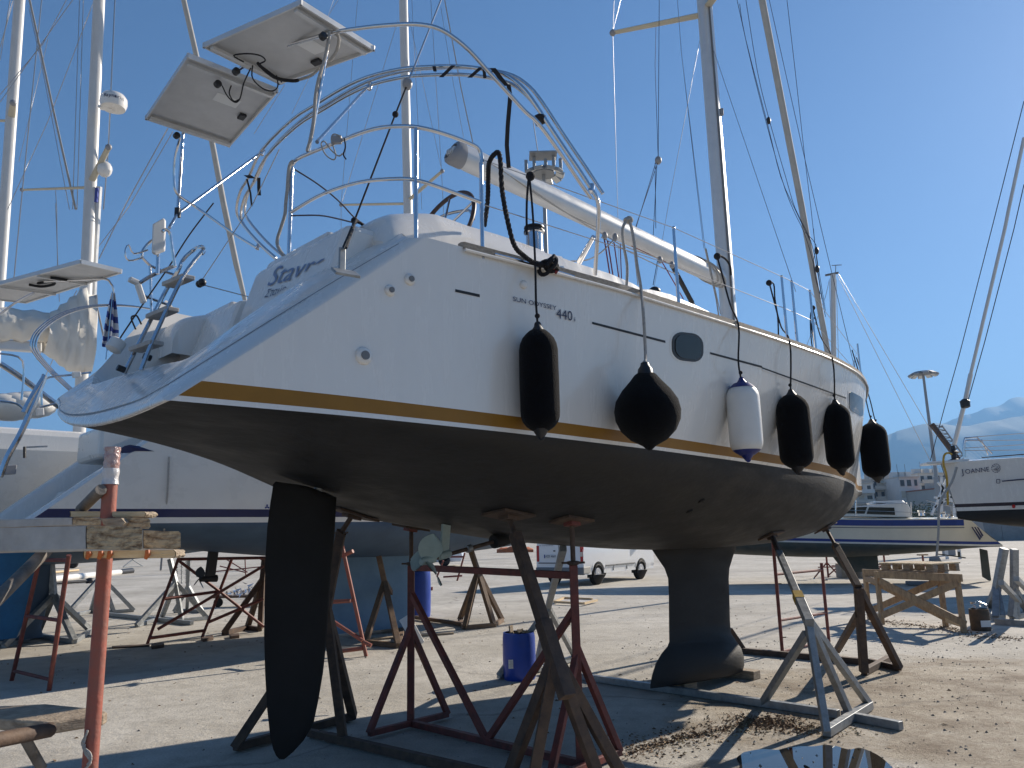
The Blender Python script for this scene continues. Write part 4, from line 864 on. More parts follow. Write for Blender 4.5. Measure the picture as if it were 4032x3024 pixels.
for pts, t in ((q('Z2', (1100, 300), (1320, 298), (1470, 325), (1590, 355)), 1.0), (q('A1', (320, 1340), (480, 1440), (600, 1530), (700, 1620)) + q('A5', (790, 310), (880, 375)), 1.0)):
    mb = MB(); mb.tube(smooth_path([BF.T(p, t) for p in pts], 4), .005, 6); mb.build('guard_line', MT['dkwire'], boat, smooth=True)
# antenna box and small fittings on the rail
P = curtain(q1('A1', 665, 1120), plan) - fwd * .03; mb = MB(); mb.box(P, .06, .03, .05); mb.build('rail_clamp', MT['greyp'], boat, bevel=.006)
for pts in (((690, 1090), (640, 1080), (625, 1130), (660, 1240), (640, 1280), (580, 1240), (545, 1160), (570, 1135), (620, 1200), (680, 1250), (715, 1230)), ((725, 1110), (735, 1180), (720, 1240), (740, 1275))):
    mb = MB(); mb.tube(smooth_path([curtain(p, plan) - fwd * .04 for p in q('A1', *pts)], 4), .0045, 6); mb.build('spare_cord', MT['ropew'] if len(pts) > 6 else MT['rope'], boat, smooth=True)
# ---- black mooring rope hanging over the side (a thing of its own)
rp = thing('mooring_rope', 'thick black braided rope looped over the lifeline beside the winch', 'rope', tuple(BF.T(q1('A6', 500, 690), 2.03)))
RP = smooth_path([BF.T(p, t) for p, t in zip(q('A6', (15, 380), (40, 180), (45, 20)) + q('A1', (1860, 1300), (1900, 1225), (1945, 1230), (1965, 1500)) + q('A6', (190, 300), (250, 530), (330, 620), (420, 680), (480, 690)), (1.7, 1.85, 1.9, 1.95, 2.0, 2.03, 2.05, 2.05, 2.06, 2.06, 2.06, 2.06))], 14)
for ph in (0, 2.094, 4.189):
    pts = []
    for i, p in enumerate(RP):
        d_ = (RP[min(i + 1, len(RP) - 1)] - RP[max(i - 1, 0)]).normalized(); x_ = d_.cross(fwd).normalized(); y_ = d_.cross(x_); pts.append(p + x_ * (.0075 * math.cos(i * .9 + ph)) + y_ * (.0075 * math.sin(i * .9 + ph)))
    mb = MB(); mb.tube(pts, .0085, 6); mb.build('strand', MT['rope'], rp, smooth=True)
mb = MB(); kn = BF.T(q1('A6', 520, 690), 2.07)
for i in range(5):
    c_ = kn + V((random.uniform(-.03, .03), random.uniform(-.03, .03), random.uniform(-.02, .02))); u_ = V((random.uniform(-1, 1), random.uniform(-1, 1), random.uniform(-1, 1))).normalized(); v_ = u_.orthogonal().normalized(); w2 = u_.cross(v_)
    mb.tube([c_ + v_ * (.045 * math.cos(a_)) + w2 * (.035 * math.sin(a_)) for a_ in [2 * math.pi * k / 16 for k in range(16)]], .013, 6, closed=True)
mb.build('knot', MT['rope'], rp, smooth=True)
mb = MB(); mb.tube([BF.T(q1('A6', 530, 710), 2.07), BF.T(q1('A6', 590, 752), 2.09)], .012, 8); mb.build('rope_tail', MT['roper'], rp, smooth=True)
# ------------------------------------------------------------------ fenders
def fender(cx, y0, y1, w, label, kind, rope_px, rope_m='rope', dpt=None, group=None):
    """cx,y0,y1,w in overview pixels: body centre, top and bottom of the eyes, width"""
    c = q1('U', cx, (y0 + y1) / 2)
    if dpt is None:
        r = .13
        for _ in range(4):
            loc, nn_ = HH(q1('U', cx - 2, (y0 + y1) / 2)); rr_ = ray(c).normalized(); k = (r + .012) / max(.25, abs(nn_.dot(rr_))); P = loc - rr_ * k; r = w * 1.8228 / 2 * depth(P) / FPX
        d = depth(P)
    else: d = dpt; r = w * 1.8228 / 2 * d / FPX
    T_ = D(q1('U', cx, y0), d); B_ = D(q1('U', cx, y1), d); L_ = T_.z - B_.z; ax = V((0, 0, 1)); C0 = V((D(c, d).x, D(c, d).y, B_.z))
    t = thing('fender', label, 'fender', tuple(C0), group)
    if kind == 'ball':
        prof = [(0, .03), (.015, .10), (.05, .2), (.12, .55), (.22, .82), (.34, .97), (.45, 1.0), (.56, .94), (.68, .74), (.78, .5), (.86, .33), (.88, .25)]
    else: prof = [(.075, .42), (.085, .52), (.11, .72), (.15, .90), (.19, .98), (.24, 1.0), (.5, 1.01), (.76, 1.0), (.81, .95), (.86, .82), (.90, .62), (.925, .45), (.93, .40)]
    mb = MB(); mb.lathe(C0, ax, [(h * L_, g * r) for h, g in prof], 36)
    rnd = random.Random(int(cx))
    o = mb.build('cover' if kind != 'white' else 'body', MT['vinylw'] if kind == 'white' else MT['fabric'], t, smooth=True, angle=180)
    em = MT['vinylb'] if kind == 'white' else MT['rubber']
    if kind == 'ball':
        eyes = (((.86, .34), (.93, .30), (.965, .2), (1.0, .17)),)
    else:
        eyes = (((.915, .50), (.93, .46), (.96, .30), (1.0, .16)), ((.085, .55), (.06, .46), (.03, .30), (.0, .14)))
    for e in eyes:
        mb = MB(); mb.tube([C0 + ax * (h * L_) for h, g in e], [g * r for h, g in e], 14, flat=(1, .72)); mb.build('eye_end', em, t, smooth=True, angle=50)
        zt = C0 + ax * (e[-1][0] * L_ + (-.018 if e[-1][0] > .5 else .018)); mb = MB(); ring_ = [zt + rt * (math.cos(a_) * .016) + ax * (math.sin(a_) * .02) - fwd * (.115 * r) for a_ in [2 * math.pi * k / 14 for k in range(14)]]
        mb.tube(ring_, .006, 6, closed=True); mb.build('eye', em, t, smooth=True)
    if kind == 'white':
        for h0, h1 in ((.87, .93), (.07, .13)):
            pp = [p for p in [(.07, .42), (.085, .52), (.11, .72), (.13, .82)]]
            if h0 > .5: pp = [(.87, .80), (.90, .64), (.93, .46)]
            mb = MB(); mb.lathe(C0, ax, [(h * L_, g * r * 1.012 + .001) for h, g in pp], 36); mb.build('end_band', em, t, smooth=True)
    eye = C0 + ax * (L_ - .01)
    for pts in rope_px:
        mb = MB(); mb.tube(smooth_path(list(pts) + [eye], 4), .0075 if rope_m == 'rope' else .011, 6); mb.build('rope', MT[rope_m], t, smooth=True)
    kn = eye + V((0, 0, .05 if kind != 'ball' else .012)); mb = MB(); mb.ball(kn, .016, 6); mb.build('rope_knot', MT[rope_m], t, smooth=True)
    return t
def ln(pts, t0, t1=None):
    t1 = t1 if t1 is not None else t0; n = len(pts)
    return [BF.T(p, t0 + (t1 - t0) * i / max(1, n - 1)) for i, p in enumerate(pts)]
def edge_of(px, dt=.03):
    s = s_of_sheer(px[0]); return sheer(s, dt, -.02)
GF = 'fenders hung along the starboard side'
fender(1165, 690, 953, 85, 'tall black-covered fender below the winch and the model lettering', 'long', [ln(q('A6', (372, 0), (395, 250), (408, 480), (416, 660)), 1.98, 2.06) + ln(q('A6', (420, 800), (424, 1000)), 2.1)], group=GF)
fender(1398, 780, 975, 143, 'round black balloon fender hanging on a grey rope', 'ball', [ln(q('A6', (1165, 345), (1190, 450), (1225, 700), (1255, 880)), 1.98, 2.08) + ln(q('A6', (1275, 1100), (1290, 1400)), 2.14)], 'ropew', group=GF)
fender(1608, 812, 998, 70, 'white vinyl fender with dark blue ends', 'white', [ln(q('A6', (1858, 625), (1900, 780), (1960, 1000)), 1.95, 2.0) + [edge_of(q1('A6', 1998, 1150))] + ln(q('A6', (2025, 1450),), 2.12)], group=GF)
fender(1716, 838, 1026, 70, 'black-covered fender hanging next to the white and blue one', 'long', [ln(q('A7', (195, 430), (240, 600), (290, 780)), 1.75) + [edge_of(q1('A7', 335, 920))]], group=GF)
fender(1811, 860, 1027, 58, 'black-covered fender beside the bow window', 'long', [ln(q('A7', (540, 630), (600, 850)), 1.35) + [edge_of(q1('A7', 668, 1080))]], group=GF)
db = depth(BF.P(9.6, 1.0, 3)); dr = lambda *pts: [D(p, db) for p in q('A7', *pts)]
fender(1889, 904, 1043, 57, 'black-covered fender at the bow overlapping another behind it', 'long', [dr((850, 960), (930, 1230), (980, 1440))], dpt=db - .1, group=GF)
fender(1899, 912, 1034, 40, 'black fender half hidden behind the foremost bow fender', 'long', [[D(p, db + .5) for p in q('A7', (885, 1020), (985, 1330), (1020, 1470))]], dpt=db + .5, group=GF)
# rope loops left on the lifelines
for pts, t, m_, r in ((q('A6', (1145, 330), (1110, 400), (1115, 520), (1145, 700), (1140, 865)), 1.97, 'ropew', .011), (q('A6', (1180, 340), (1150, 325), (1130, 340)), 1.97, 'ropew', .018), (q('A6', (1858, 610), (1920, 640), (1960, 700), (1968, 770)), 1.93, 'rope', .009), (q('A7', (190, 430), (230, 440), (240, 560), (262, 700), (268, 860)), 1.72, 'rope', .008), (q('A7', (540, 630), (520, 700), (530, 900), (550, 980), (555, 940), (530, 760), (560, 700)), 1.3, 'rope', .008), (q('A6', (365, 0), (350, 200), (350, 450)), 1.98, 'rope', .008)):
    mb = MB(); mb.tube(smooth_path([BF.T(p, t) for p in pts], 4), r, 6); mb.build('hanging_line', MT[m_], boat, smooth=True)
for k_, x, y, t in (('A2', 178, 1395, 1.97), ('A6', 1160, 335, 1.97), ('A6', 1858, 622, 1.93), ('A7', 193, 430, 1.72), ('A7', 540, 628, 1.3)):
    mb = MB(); mb.ball(BF.T(q1(k_, x, y), t), .03, 7); mb.build('line_hitch', MT['rope'] if x != 1160 else MT['ropew'], boat, smooth=True)
# ------------------------------------------------------------------ cradles and stands
def bars(root, lst, m_, w, bevel=.004):
    for it in lst:
        nm, A, B = it[0], it[1], it[2]; ww = it[3] if len(it) > 3 else w
        mb = MB(); mb.beam(A, B, ww, ww); mb.build(nm, it[4] if len(it) > 4 else m_, root, bevel=bevel)
def pad(root, P, nrm, m_, sx=.30, sy=.22, m2=None, yaw=0.0):
    z = nrm.normalized(); x = (BF.a - z * BF.a.dot(z)).normalized(); y = z.cross(x); R = Matrix((x, y, z)).transposed()
    mb = MB(); mb.box(P - z * .012, sx, sy, .02, R); pl = mb.build('pad', MT['woodgrey'] if m2 is None else m2, root, bevel=.003)
    mb = MB(); mb.box(P - z * .035, sx * .35, sy * .4, .03, R); mb.build('pad_bracket', m_, pl, bevel=.003)
def gq(k, *pts): return [G(p, .045) for p in q(k, *pts)]
# red cradle with a top tie bar
RB = G(q1('C5', 575, 1622), .04); LB = G(q1('C3', 1442, 1302), .04)
red = thing('boat_cradle', 'dark red steel cradle with tie bar under the propeller', 'boat stand', (RB.x, RB.y, 0), 'cradles under the black hull')
Rt = up(q1('C4', 765, 655), RB); Lt = up(q1('C2', 1475, 1060), LB)
Rp, Rn = HH(q1('C4', 768, 335)); Lp, Ln = HH(q1('C2', 1490, 742))
Rpad = near_line(q1('C4', 768, 345), RB, Rt)
def hull_above(P):
    loc, nn_, i_, d_ = H['bvh'].ray_cast(V((P.x, P.y, .5)), V((0, 0, 1)))
    if loc is None: return V((P.x, P.y, 2.0)), V((0, 0, -1))
    return loc, (nn_ if nn_.z < 0 else -nn_)
for Bs, Tp in ((RB, Rt), (LB, Lt)):
    hp_, hn = hull_above(Bs); pad(red, hp_, -hn, MT['redst'], m2=MT['rust'])
    mb = MB(); mb.tube([Tp - V((0, 0, .05)), hp_ - V((0, 0, .04))], .02, 10); mb.build('screw_rod', MT['rust'], red, smooth=True)
    mb = MB(); mb.lathe(Tp, (0, 0, 1), [(0, .03), (.012, .05), (.03, .05), (.034, .03)], 8); mb.beam(Tp + V((-.09, 0, .02)), Tp + V((.09, 0, .02)), .016); mb.build('screw_nut', MT['rust'], red)
up1 = lambda k, x, y, b: up(q1(k, x, y), b)
lf = G(q1('C3', 1112, 1385), .045); lb = G(q1('C3', 1735, 1232), .045)
rf = G(q1('C5', 885, 1530), .045); rb = G(q1('C5', 330, 1760), .045)
vj = near_line(q1('C3', 2050, 1425), LB, RB)
bars(red, [('post', RB, Rt, .062), ('post', LB, Lt, .062), ('tie_bar', near_line(q1('C2', 1480, 1072), LB, Lt), near_line(q1('C4', 760, 735), RB, Rt), .055),
           ('base_beam', LB, RB, .055), ('leg', near_line(q1('C3', 1450, 540), LB, Lt), lf), ('leg', near_line(q1('C3', 1470, 560), LB, Lt), lb), ('foot_beam', lf, lb, .05),
           ('brace', near_line(q1('C3', 1465, 270), LB, Lt), vj), ('brace', near_line(q1('C4', 765, 1000), RB, Rt), vj), ('leg', near_line(q1('C5', 575, 700), RB, Rt), rf), ('leg', near_line(q1('C5', 570, 760), RB, Rt), rb), ('foot_beam', rf, rb, .05)], MT['redst'], .05)
# brown cradle: near leaning prop and the one behind the rudder
Ab = G((2232, 3120), .045); Cb = G(q1('C3', 780, 1408), .045)
br = thing('boat_cradle', 'rusty brown cradle whose leaning prop crosses in front of the red one', 'boat stand', (Ab.x, Ab.y, 0), 'cradles under the black hull')
Ap, An = HH(q1('C4', 205, 245)); Cp_, Cn = HH(q1('C2', 985, 640))
apx = D(q1('C5', 375, 800), depth(Ab) + .05); acol = near_line(q1('C4', 262, 400), apx, Ap)
feetA = [G(p, .045) for p in ((1996, 3075), (2088, 3125), (2372, 3105), (2466, 3085))]
pad(br, Ap, -An, MT['rust'], .32, .26, MT['rust']); mb = MB(); mb.tube([acol, Ap + An * .03], .02, 10); mb.build('screw_rod', MT['rust'], br, smooth=True)
ctop = D(q1('C2', 890, 800), depth(Cp_)); Ca = D((1285, 2400), depth(Cb) - .1)
pad(br, Cp_, -Cn, MT['rust'], .42, .24, MT['rust']); mb = MB(); mb.tube([ctop, Cp_ + Cn * .03], .022, 10); mb.build('screw_rod', MT['rust'], br, smooth=True)
mb = MB(); mb.lathe(ctop, (Cp_ - ctop), [(-.02, .03), (-.01, .05), (.01, .05), (.02, .03)], 8); mb.beam(ctop - BF.n * .1, ctop + BF.n * .1, .016); mb.build('screw_nut', MT['rust'], br)
fC = gq('C3', (50, 1492), (985, 1248), (905, 1425))
bars(br, [('post', apx, acol, .075), ('post', apx + (apx - acol).normalized() * .25, apx + (acol - apx) * .28, .09), ('leg', apx + (acol - apx) * .02, feetA[0], .07), ('leg', apx, feetA[1], .07), ('leg', apx, feetA[2], .07), ('leg', apx + (acol - apx) * .06, feetA[3], .07),
          ('foot_beam', feetA[0], feetA[3], .06), ('base_beam', Cb, Ab, .065), ('post', Ca, ctop, .075), ('leg', Ca, fC[0], .07), ('leg', Ca, fC[1], .075), ('leg', Ca, fC[2], .07), ('foot_beam', fC[0], fC[1], .065), ('foot_beam', Cb, G(q1('C3', 640, 1378), .045), .06)], MT['rust'], .075)
# galvanised cradle
Dc = G(q1('C7', 845, 1245), .04); Fb = G(q1('C4', 480, 1490), .04)
gl = thing('boat_cradle', 'galvanised grey cradle with splayed legs beside the puddle', 'boat stand', (Dc.x, Dc.y, 0), 'cradles under the black hull')
Dp, Dn = HH(q1('C6', 210, 1015)); da = D(q1('C7', 500, 480), depth(Dc) - .15); dcol = near_line(q1('C6', 262, 1160), da, Dp)
pad(gl, Dp, -Dn, MT['rust'], .30, .2, MT['rust']); mb = MB(); mb.tube([dcol, Dp + Dn * .03], .03, 8); mb.build('screw_rod', MT['rust'], gl, smooth=True)
dfeet = gq('C7', (648, 1375), (830, 1232), (990, 1160)); dend = G(q1('C7', 1240, 1325), .04)
fj = near_line(q1('C7', 145, 1130), Dc, Fb)
Fa = D(q1('C4', 520, 985), depth(Fb) - .05); Fp = HH(q1('C4', 648, 508)); ft = D(q1('C4', 640, 520), depth(Fp[0]))
ffe = gq('C4', (125, 1530), (735, 1385), (425, 1480))
bars(gl, [('post', da, dcol, .062), ('sleeve', da - (dcol - da) * .05, da + (dcol - da) * .34, .078), ('leg', da, dfeet[0]), ('leg', da, dfeet[1]), ('leg', da, dfeet[2]), ('brace', D(q1('C7', 492, 590), depth(da) + .03), fj), ('foot_beam', dfeet[0], dfeet[2], .07),
          ('base_beam', dend, Dc + (Fb - Dc) * .02, .07), ('base_beam', Dc + (Fb - Dc) * .03, Fb, .07), ('post', Fa, ft, .065), ('leg', Fa, ffe[0]), ('leg', Fa, ffe[1]), ('leg', Fa, ffe[2]), ('foot_beam', ffe[0], ffe[2], .065), ('foot_beam', ffe[2], ffe[1], .065)], MT['galv'], .06)
mb = MB(); mb.beam(da + (dcol - da) * .24, da + (dcol - da) * .335, .082); mb.build('yellow_band', MT['yellow'], gl)
for k in range(4):
    P = da + (dcol - da) * (.1 + .22 * k); mb = MB(); mb.lathe(P - fwd * .045, -fwd, [(0, .008), (.003, .008)], 10); mb.build('pin_hole', MT['plastic'], gl)
# bow cradle
Ec = G(q1('C7', 945, 900), .04); Ef = G(q1('C7', 1225, 868), .04)
bo = thing('boat_cradle', 'dark brown cradle propping the bow beside the wooden trestle', 'boat stand', (Ec.x, Ec.y, 0), 'cradles under the black hull')
Ep, En = HH(q1('C6', 640, 968)); ea = D(q1('C7', 900, 230), depth(Ec)); ecol = near_line(q1('C6', 735, 1105), ea, Ep)
pad(bo, Ep, -En, MT['rust'], .34, .22, MT['rust']); mb = MB(); mb.tube([ecol, Ep + En * .03], .024, 8); mb.build('screw_rod', MT['rust'], bo, smooth=True)
mb = MB(); mb.lathe(ecol, (Ep - ecol), [(-.02, .03), (-.01, .055), (.01, .055), (.02, .03)], 8); mb.build('screw_nut', MT['rust'], bo)
ebk = G(q1('C7', 730, 730), .04); eL = G(q1('C5', 1800, 725), .04); eL2 = D(q1('C5', 1755, 560), depth(eL)); eBase = Ec + (eL - Ec) * .0
bars(bo, [('post', ea, ecol, .075), ('post', ea, Ec, .085), ('leg', ea, Ef, .075), ('leg', D(q1('C7', 900, 440), depth(ea)), ebk, .07), ('foot_beam', Ec, G(q1('C7', 1140, 792), .04), .07), ('foot_beam', G(q1('C7', 985, 812), .04), Ef, .065), ('base_beam', G(q1('C7', 920, 815), .04), eL, .075), ('brace', G(q1('C5', 1860, 715), .06), eL2, .07)], MT['rust'], .07)
hid = G(q1('C5', 1690, 690), .04); mb = MB(); hp_, hn = hull_above(hid); mb.beam(hid, V((hid.x, hid.y, hp_.z - .05)), .07); mb.build('post', MT['rust'], bo)
# timber blocks under the keel
kb = thing('keel_block', 'dark timber block under the front of the keel bulb', 'timber block', tuple(G(q1('C5', 1790, 950))))
P = G(q1('C5', 1780, 952)); mb = MB(); mb.box(P + BF.a * .12 + V((0, 0, .05)), .5, .16, .095, Matrix.Rotation(math.radians(-45), 3, 'Z')); mb.build('timber', MT['wood'], kb, bevel=.008)
kb2 = thing('keel_block', 'pale offcut of timber wedged under the keel bulb', 'timber block', tuple(G(q1('C5', 1450, 1040))))
P = G(q1('C5', 1440, 1045)); mb = MB(); mb.box(P + V((0, .05, .045)), .16, .1, .09, Matrix.Rotation(.3, 3, 'Z')); mb.build('timber', MT['wood'], kb2, bevel=.006)
mb = MB(); mb.box(P + V((-.12, .12, .03)), .14, .12, .055, Matrix.Rotation(.1, 3, 'Z')); mb.build('timber', MT['woodnew'], kb2, bevel=.004)
# red ladder frame behind the galvanised prop
fr0 = G(q1('C7', 300, 755), 0); fr1 = G(q1('C7', 668, 660), 0)
lf_ = thing('scaffold_ladder', 'narrow red scaffold ladder frame standing behind the galvanised legs', 'scaffold', tuple(fr0))
t0_ = up(q1('C6', 240, 1080), fr0); t1_ = up(q1('C6', 618, 1240), fr1)
bars(lf_, [], MT['redst'], .04)
for A_, B_ in ((fr0, t0_), (fr1, t1_)):
    mb = MB(); mb.tube([A_, B_], .024, 10); mb.build('upright', MT['redst'], lf_, smooth=True)
for p, q_ in (((300, 490), (650, 430)), ((280, 125), (625, 90))):
    mb = MB(); mb.tube([near_line(q1('C7', *p), fr0, t0_), near_line(q1('C7', *q_), fr1, t1_)], .02, 8); mb.build('rung', MT['redst'], lf_, smooth=True)
mb = MB(); mb.tube([fr0 + V((0, 0, .03)), fr1 + V((0, 0, .03))], .02, 8); mb.build('rung', MT['redst'], lf_, smooth=True)
for p in ((285, 200), (315, 625), (605, 172)):
    P = near_line(q1('C7', *p), *((fr0, t0_) if p[0] < 400 else (fr1, t1_))); mb = MB(); mb.tube([P, P + V((.07, 0, 0))], .008, 6); mb.build('pin', MT['rust'], lf_)
# ------------------------------------------------------------------ barrels
def barrel(name, label, base, r, h, m_, ribs=True, top=None):
    t = thing(name, label, 'barrel', tuple(base)); mb = MB()
    prof = [(0, r * .93), (.03 * h, r * .97), (.12 * h, r), (.3 * h, r * 1.01), (.5 * h, r * 1.015), (.7 * h, r * 1.01), (.88 * h, r), (.97 * h, r * .97), (h, r * .96), (h, r * .88), (h * .95, r * .86)]
    mb.lathe(base, (0, 0, 1), prof, 36); mb.build('drum_body', m_, t, smooth=True, angle=35); return t
bb = G(q1('C4', 295, 1572)); dpb = depth(bb); k_ = dpb / FPX / 2.0109; hb = up(q1('C4', 290, 1195), bb).z
t = barrel('barrel', 'blue plastic barrel cut open and full of scrap wood', bb + fwd * 0.0 + V((0, .14, 0)), 131 * k_, hb, MT['bluepl'])
for i in range(9):
    a_ = random.uniform(0, 6.28); P = bb + V((0, .14, 0)) + V((.09 * math.cos(a_), .09 * math.sin(a_), hb - .14)); dd = V((random.uniform(-.3, .3), random.uniform(-.3, .3), 1)).normalized()
    mb = MB(); mb.beam(P, P + dd * random.uniform(.14, .22), random.uniform(.05, .09), .018, upd=(math.cos(a_), math.sin(a_), 0)); mb.build('scrap_wood', MT['wood'] if i % 2 else MT['woodend'], t)
lp = D(q1('C4', 242, 1442), dpb - .02); mb = MB(); mb.box(lp + fwd * .017, .11, .003, .1, Matrix.Rotation(.12, 3, 'Z')); mb.build('paper_label', MT['paper'], t)
for i in range(6): mb = MB(); mb.box(lp + fwd * .0145 + V((-.012, 0, .035 - .013 * i)), .05 + .02 * (i % 3 == 0), .002, .004, Matrix.Rotation(.12, 3, 'Z')); mb.build('print_line', MT['greyp'], t)
bb2 = G(q1('C2', 1480, 1480)); barrel('barrel', 'dark blue drum standing beyond the propeller', bb2 + V((0, .3, 0)), 108 * depth(bb2) / FPX / 2.0109, up(q1('C2', 1480, 1110), bb2).z, MT['bluepl'])
# ------------------------------------------------------------------ neighbouring boats on the left
NF = Frame((0, 0), 47.0)
nk = G(q1('C3', 1030, 565), .1)                                   # foot of the blue keel
NF.O = V((nk.x, nk.y, 0)) - NF.a * 5.6
nz = NF.T(q1('C0', 1600, 1125), 1.62).z                            # antifouling line height on the starboard side
nb = thing('sailboat', 'white sailboat with navy stripes and blue-grey bottom parked alongside', 'sailboat', tuple(NF.P(5.6, 0, 0)))
NP = dict(L=12.2, zw=lambda s: nz, tw=pch([0, 1, 2.5, 4, 6, 8, 10, 11.5, 12.1, 12.2], [1.55, 1.66, 1.74, 1.75, 1.62, 1.25, .68, .2, .02, .01]),
    zs=pch([0, 1.5, 5, 9, 12.2], [nz + 1.30, nz + 1.28, nz + 1.28, nz + 1.40, nz + 1.58]), ts=pch([0, 1.5, 3, 5, 7, 9, 11, 12.2], [1.55, 1.75, 1.9, 1.93, 1.75, 1.3, .55, .02]),
    zb=pch([0, 1, 3, 5, 7, 9, 11, 12.2], [nz - .02, nz - .14, nz - .42, nz - .58, nz - .6, nz - .5, nz - .25, nz - .02]), rake=lambda u: 1.55 * u)
NH = hull(NF, NP, nb, MT['antiblue'], MT['gel_old'], [('boot_stripe', 0, .075, MT['gel_old']), ('navy_stripe', .075, .185, MT['navy'])], nst=50)
loopo = [r[0] for r in NH['rows'][1]]; loopp = [r[0] for r in NH['rows'][-1]]
lo = loopo[::-1] + [NF.P(0, 1.55 * (1 - 2 * k / 10), nz - .02) for k in range(1, 10)] + loopp
rows = []
for f, dz, da_ in ((0, 0, 0), (.02, 0, -.03), (.06, .02, -.03), (.16, .05, .02), (.20, .05, .10), (.22, -.05, .5)):
    rows.append([NF.P(NF.inv(p)[0] + da_, NF.inv(p)[1] * (1 - f), p.z + dz * 1.2) for p in lo])
mb = MB(); mb.grid(rows); mb.build('transom_rim', MT['gel'], nb, smooth=True, angle=50)
cbox(NF, .55, 1.6, -1.1, 1.1, nz - .1, nz + .55, 'transom_wall', MT['gel_old'], nb, .04, .35)
for sd in (1, -1): cbox(NF, 1.5, 5.5, sd * 1.55 if sd < 0 else .95, -.95 if sd < 0 else 1.55, nz + 1.1, nz + 1.62, 'cockpit_coaming', MT['gel'], nb, .08, .2)
cbox(NF, 5.4, 9.4, -1.15, 1.15, nz + 1.2, nz + 1.75, 'cabin_trunk', MT['gel'], nb, .12, .5)
nT = lambda p, t: NF.T(p, t)
def nrect(pts, t, thick, name, m_, root=nb, F=NF):
    P = [F.T(p, t) for p in pts]; mb = MB(); mb.prism(P, F.n * thick); return mb.build(name, m_, root, bevel=.01)
# keel, rudder, sail drive of the neighbour
def nfoil(name, le, te, zs_, th, m_, F=NF, root=nb, t=0.0):
    rows = []
    for a_, b_, z, h in zip(le, te, zs_, th):
        c = []
        for i in range(13):
            x = .5 * (1 - math.cos(math.pi * i / 12)); yt = h * 2.0 * (1.4845 * math.sqrt(x) - .63 * x - 1.758 * x * x + 1.4215 * x ** 3 - .5075 * x ** 4); c.append(F.P(a_ + (b_ - a_) * x, t + yt, z))
        for i in range(11, 0, -1):
            x = .5 * (1 - math.cos(math.pi * i / 12)); yt = h * 2.0 * (1.4845 * math.sqrt(x) - .63 * x - 1.758 * x * x + 1.4215 * x ** 3 - .5075 * x ** 4); c.append(F.P(a_ + (b_ - a_) * x, t - yt, z))
        rows.append(c)
    mb = MB(); mb.grid(rows, 0, True); n = len(rows[0]); mb.f.append(list(range(n))); mb.mi.append(0); mb.f.append([(len(rows) - 1) * n + k for k in range(n)]); mb.mi.append(0)
    return mb.build(name, m_, root, smooth=True, angle=60)
nkeel = mat('keel light blue paint', (0.17, 0.29, 0.42), 0.7, col2=(0.12, 0.22, 0.34), nscale=2, bump=0.1)
nfoil('keel', [6.9, 6.8, 6.75, 6.8, 6.8], [4.9, 5.0, 5.0, 4.75, 4.7], [nz - .5, nz - .7, .5, .25, .08], [.13, .12, .14, .22, .2], nkeel)
rsv = NF.inv(NF.T(q1('C1', 120, 640), 0))
rt_ = [NF.inv(NF.T(p, 0)) for p in q('C1', (300, -250), (300, 0), (250, 240), (200, 480), (130, 630))]
nfoil('rudder', [v[0] for v in rt_], [v[0] - .62 + .04 * i for i, v in enumerate(rt_)], [v[2] for v in rt_], [.07, .065, .06, .05, .02], MT['bluerud'])
sdp = NF.T(q1('C0', 1690, 1440), 0); sdb = NF.T(q1('C1', 1660, 160), 0)
mb = MB(); mb.beam(sdp + V((0, 0, .3)), sdb, .06, .16, upd=NF.a); mb.tube([sdb - NF.a * .16 - V((0, 0, .0)), sdb + NF.a * .12], [.04, .06], 10); mb.build('sail_drive', MT['plastic'], nb, bevel=.015)
for ang in (10, 130, 250):
    d = V((0, 0, 1)) * math.cos(math.radians(ang)) + NF.n * math.sin(math.radians(ang)); w = NF.a.cross(d); rows = []
    for i in range(7):
        r = .03 + .17 * i / 6; ch = .085 * math.sin(math.pi * min(1, .15 + .9 * i / 6)) ** .6; rows.append([sdb - NF.a * .16 + d * r + (w * .75 + NF.a * .6) * (x * ch) for x in (-1, -.5, 0, .5, 1)])
    mb = MB(); mb.grid(rows); mb.build('propeller_blade', MT['plastic'], nb, smooth=True)
# swoosh on the topsides and propeller symbol
def nhit(p, off=.006):
    r = ray(p).normalized(); loc, nn_, i_, d_ = NH['bvh'].ray_cast(EYE, r)
    if loc is None: return NF.T(p, 1.7), NF.n
    return loc - r * off, nn_
mb = MB(); P = [nhit(p)[0] for p in q('C0', (948, 540), (985, 515), (1030, 505), (1100, 515), (1180, 545), (1225, 558), (1140, 556), (1070, 556), (1025, 570), (960, 572))]; mb.add(P, [tuple(range(len(P)))]); mb.build('swoosh_graphic', MT['navy'], nb)
for k in range(3):
    a0 = math.radians(90 + 120 * k); cx, cy = 2115 + 11 * math.cos(a0), 997 - 11 * math.sin(a0)
    P = [nhit((cx_, cy_))[0] for cx_, cy_ in q('C0', *[(cx + 10 * math.cos(a0) * math.cos(u) - 7 * math.sin(a0) * math.sin(u), cy - 10 * math.sin(a0) * math.cos(u) - 7 * math.cos(a0) * math.sin(u)) for u in [2 * math.pi * i / 10 for i in range(10)]])]
    mb = MB(); mb.add(P, [tuple(range(10))]); mb.build('propeller_symbol', MT['blue'], nb)
mb = MB(); mb.tube([nhit(p, .03)[0] for p in q('C0', (1338, 600), (1325, 900), (1300, 1180), (1272, 1500))], .012, 6); tag(mb.build('hanging_rope', MT['ropew']), 'thin white rope hanging down the neighbouring hull', 'rope')
